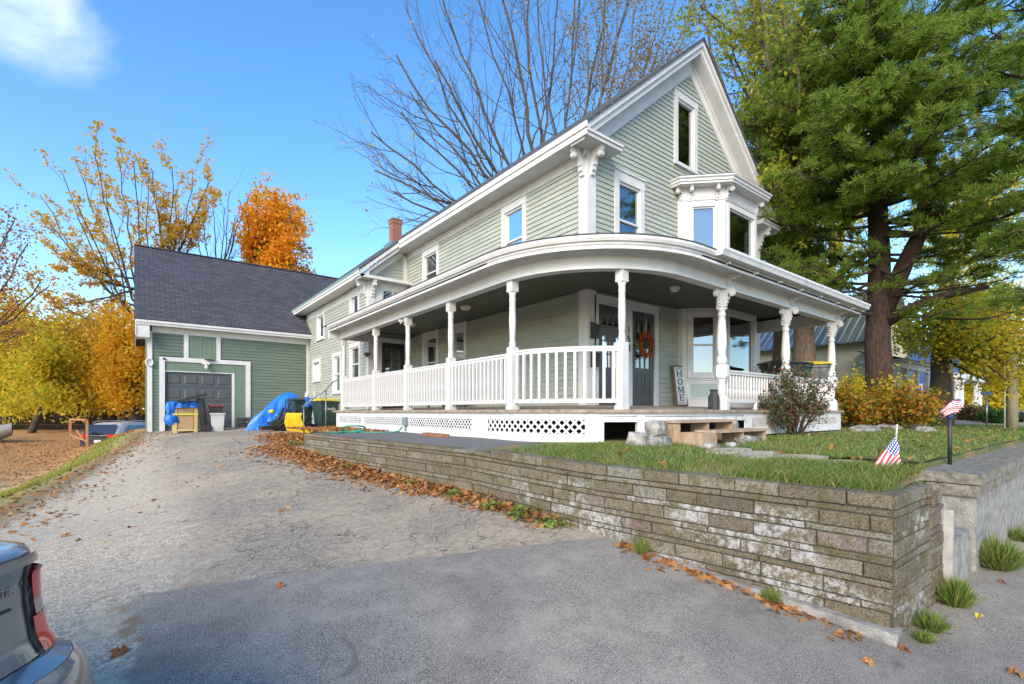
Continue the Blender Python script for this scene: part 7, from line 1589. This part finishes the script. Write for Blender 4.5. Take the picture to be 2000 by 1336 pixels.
ss = thing('street_sign', 'small blue sign on a thin pole before the blue house', 'sign', gp(1927, 21, -.8)); g = gp(1927, 21, -.8); b = MB(); b.tube([g, (g.x, g.y, .86)], .03, 8); b.build('pole', METAL, ss)
b = MB(); v = Vector((S, -C, 0)); b.obox((g.x, g.y, .80), v, (C, S, 0), (0, 0, 1), .26, .012, .07); b.build('panel', mat('blue_sign', (.03, .12, .5), rough=.4), ss)
vs, fs = textobj('Thorne', .10, .002); b = MB(); b.add([tuple(Vector((g.x, g.y, .765)) + v * x + Vector((0, 0, y)) - Vector((C, S, 0)) * (.016 + z)) for x, y, z in vs], fs); b.build('lettering', WHITE, ss)
# overhead wires
b = MB()
for (p0, p1, sag) in ((P(2060, 455, 14), P(1500, 600, 30), .5), (P(2060, 480, 14), P(1500, 612, 30), .5), (P(2080, 520, 16), P(1560, 612, 32), .4)):
    pts = [p0.lerp(p1, t_) - Vector((0, 0, sag * 4 * t_ * (1 - t_))) for t_ in np.linspace(0, 1, 16)]; b.tube(pts, .013, 5)
o = b.build('overhead_wires', BLACK); tag(o, 'thin dark overhead wires crossing in front of the pines', 'wires')
# ---- bins on the porch end
for i, (x, y, bm_, lm, lb) in enumerate(((11.9, 5.05, BLACK, BLACK, 'black wheeled bin nearest the bay at the right end of the porch'), (12.38, 4.98, GBIN, BLACK, 'middle dark wheeled bin at the right end of the porch'), (12.70, 4.72, mat('grey_bin', (.08, .09, .10), (.2, .2, .21), scale=6, rough=.6), YLID, 'grey bin with yellow leaves on its lid behind the last porch post'))):
    wheelie(x, y, R(-20 + 12 * i), lm, bm_, lb, z=.09, group='bins on the porch')
# ---- flags
def flagmat():
    m, t, p = nodes('flag_cloth'); p.inputs['Roughness'].default_value = .75; L = t.links.new
    uv = nn(t, 'ShaderNodeUVMap'); sp = nn(t, 'ShaderNodeSeparateXYZ'); L(uv.outputs[0], sp.inputs[0])
    def mth(op, a, b_): 
        n = nn(t, 'ShaderNodeMath', operation=op)
        for i, q in enumerate((a, b_)):
            if isinstance(q, (int, float)): n.inputs[i].default_value = q
            else: L(q, n.inputs[i])
        return n.outputs[0]
    st = mth('GREATER_THAN', mth('FRACT', mth('MULTIPLY', sp.outputs[1], 6.5), 0), .5); c = nn(t, 'ShaderNodeMix', data_type='RGBA'); L(st, c.inputs[0]); c.inputs[6].default_value = (.52, .03, .05, 1); c.inputs[7].default_value = (.75, .73, .72, 1)
    can = mth('MULTIPLY', mth('LESS_THAN', sp.outputs[0], .42), mth('GREATER_THAN', sp.outputs[1], .46))
    fx = mth('SUBTRACT', mth('FRACT', mth('MULTIPLY', sp.outputs[0], 14.3), 0), .5); fy = mth('SUBTRACT', mth('FRACT', mth('MULTIPLY', sp.outputs[1], 11), 0), .5); rr_ = mth('ADD', mth('MULTIPLY', fx, fx), mth('MULTIPLY', fy, fy)); dot = mth('LESS_THAN', rr_, .085)
    c2 = nn(t, 'ShaderNodeMix', data_type='RGBA'); L(dot, c2.inputs[0]); c2.inputs[6].default_value = (.02, .05, .20, 1); c2.inputs[7].default_value = (.75, .75, .75, 1)
    c3 = nn(t, 'ShaderNodeMix', data_type='RGBA'); L(can, c3.inputs[0]); L(c.outputs[2], c3.inputs[6]); L(c2.outputs[2], c3.inputs[7]); L(c3.outputs[2], p.inputs['Base Color']); return m
FM = flagmat(); RV = Vector((S, -C, 0)); FV = Vector((C, S, 0))
def flagcloth(t, fn, nu=28, nv=18):
    me = bpy.data.meshes.new('flag_cloth'); vs = []; fs = []; uvs = []
    for j in range(nv):
        for i in range(nu): u, v_ = i / (nu - 1), j / (nv - 1); vs.append(tuple(fn(u, v_) - t.location)); uvs.append((u, v_))
    for j in range(nv - 1):
        for i in range(nu - 1): fs.append((j * nu + i, j * nu + i + 1, (j + 1) * nu + i + 1, (j + 1) * nu + i))
    me.from_pydata(vs, [], fs); l = me.uv_layers.new(name='UVMap')
    for lp in me.loops: l.data[lp.index].uv = uvs[lp.vertex_index]
    for p_ in me.polygons: p_.use_smooth = True
    me.materials.append(FM); o = bpy.data.objects.new('flag_cloth', me); COL.objects.link(o); o.parent = t
q0 = P(1744, 912, 4.12); q1 = P(1752, 834, 4.10)
t = thing('small_flag', 'small stars and stripes flag drooping on a white stick in the lawn corner', 'flag', q0 - Vector((0, 0, .06)))
b = MB(); b.tube([q0 - Vector((0, 0, .06)), q1], .0065, 8); b.lathe([(.0, .0), (.011, .008), (.011, .016), (.0, .024)], q1, 8); b.build('stick', WHITE, t)
AX = P(1751, 848, 4.08); 
def f1(u, v):     # hoist along the stick, fly hanging down to the left
    tl = P(1750, 846, 4.09); bl = P(1757, 908, 4.05); tr = P(1700, 921, 4.0); br_ = P(1742, 921, 4.12)
    p_ = (tl.lerp(tr, u)).lerp((P(1751, 850, 4.09)).lerp(br_, u), 1 - v) if False else None
    a = P(1751, 846, 4.09).lerp(P(1760, 905, 4.03), 1 - v); e = P(1701, 918, 4.0).lerp(P(1752, 914, 4.1), 1 - v)
    p_ = a.lerp(e, u); return p_ + FV * .018 * math.sin(9 * (1 - v) + 2 * u) * (.3 + u) + RV * .006 * math.sin(14 * v)
flagcloth(t, f1)
q0 = P(1855, 908, 5.25); q1 = P(1855, 806, 5.25)
t = thing('small_flag', 'tattered stars and stripes flag bunched on top of a black post', 'flag', q0 - Vector((0, 0, .05)))
b = MB(); b.tube([q0 - Vector((0, 0, .06)), q1], .019, 8); b.build('post', BLACK, t); b = MB(); b.tube([P(1855, 817, 5.25), P(1855, 808, 5.25)], .026, 8); b.build('blue_band', mat('blue_band', (.02, .06, .25), rough=.6), t)
def f2(u, v):
    a = u * 5.2; r_ = .085 + .02 * math.sin(9 * v + 3 * u); c = P(1858, 800, 5.25)
    return c + RV * (r_ * math.cos(a) * (1.1) + .02 * (u - .5)) + FV * r_ * .6 * math.sin(a) + Vector((0, 0, (v - .5) * .13 + .035 * math.sin(a * 1.5 + 1) + .02 * math.cos(a)))
flagcloth(t, f2)
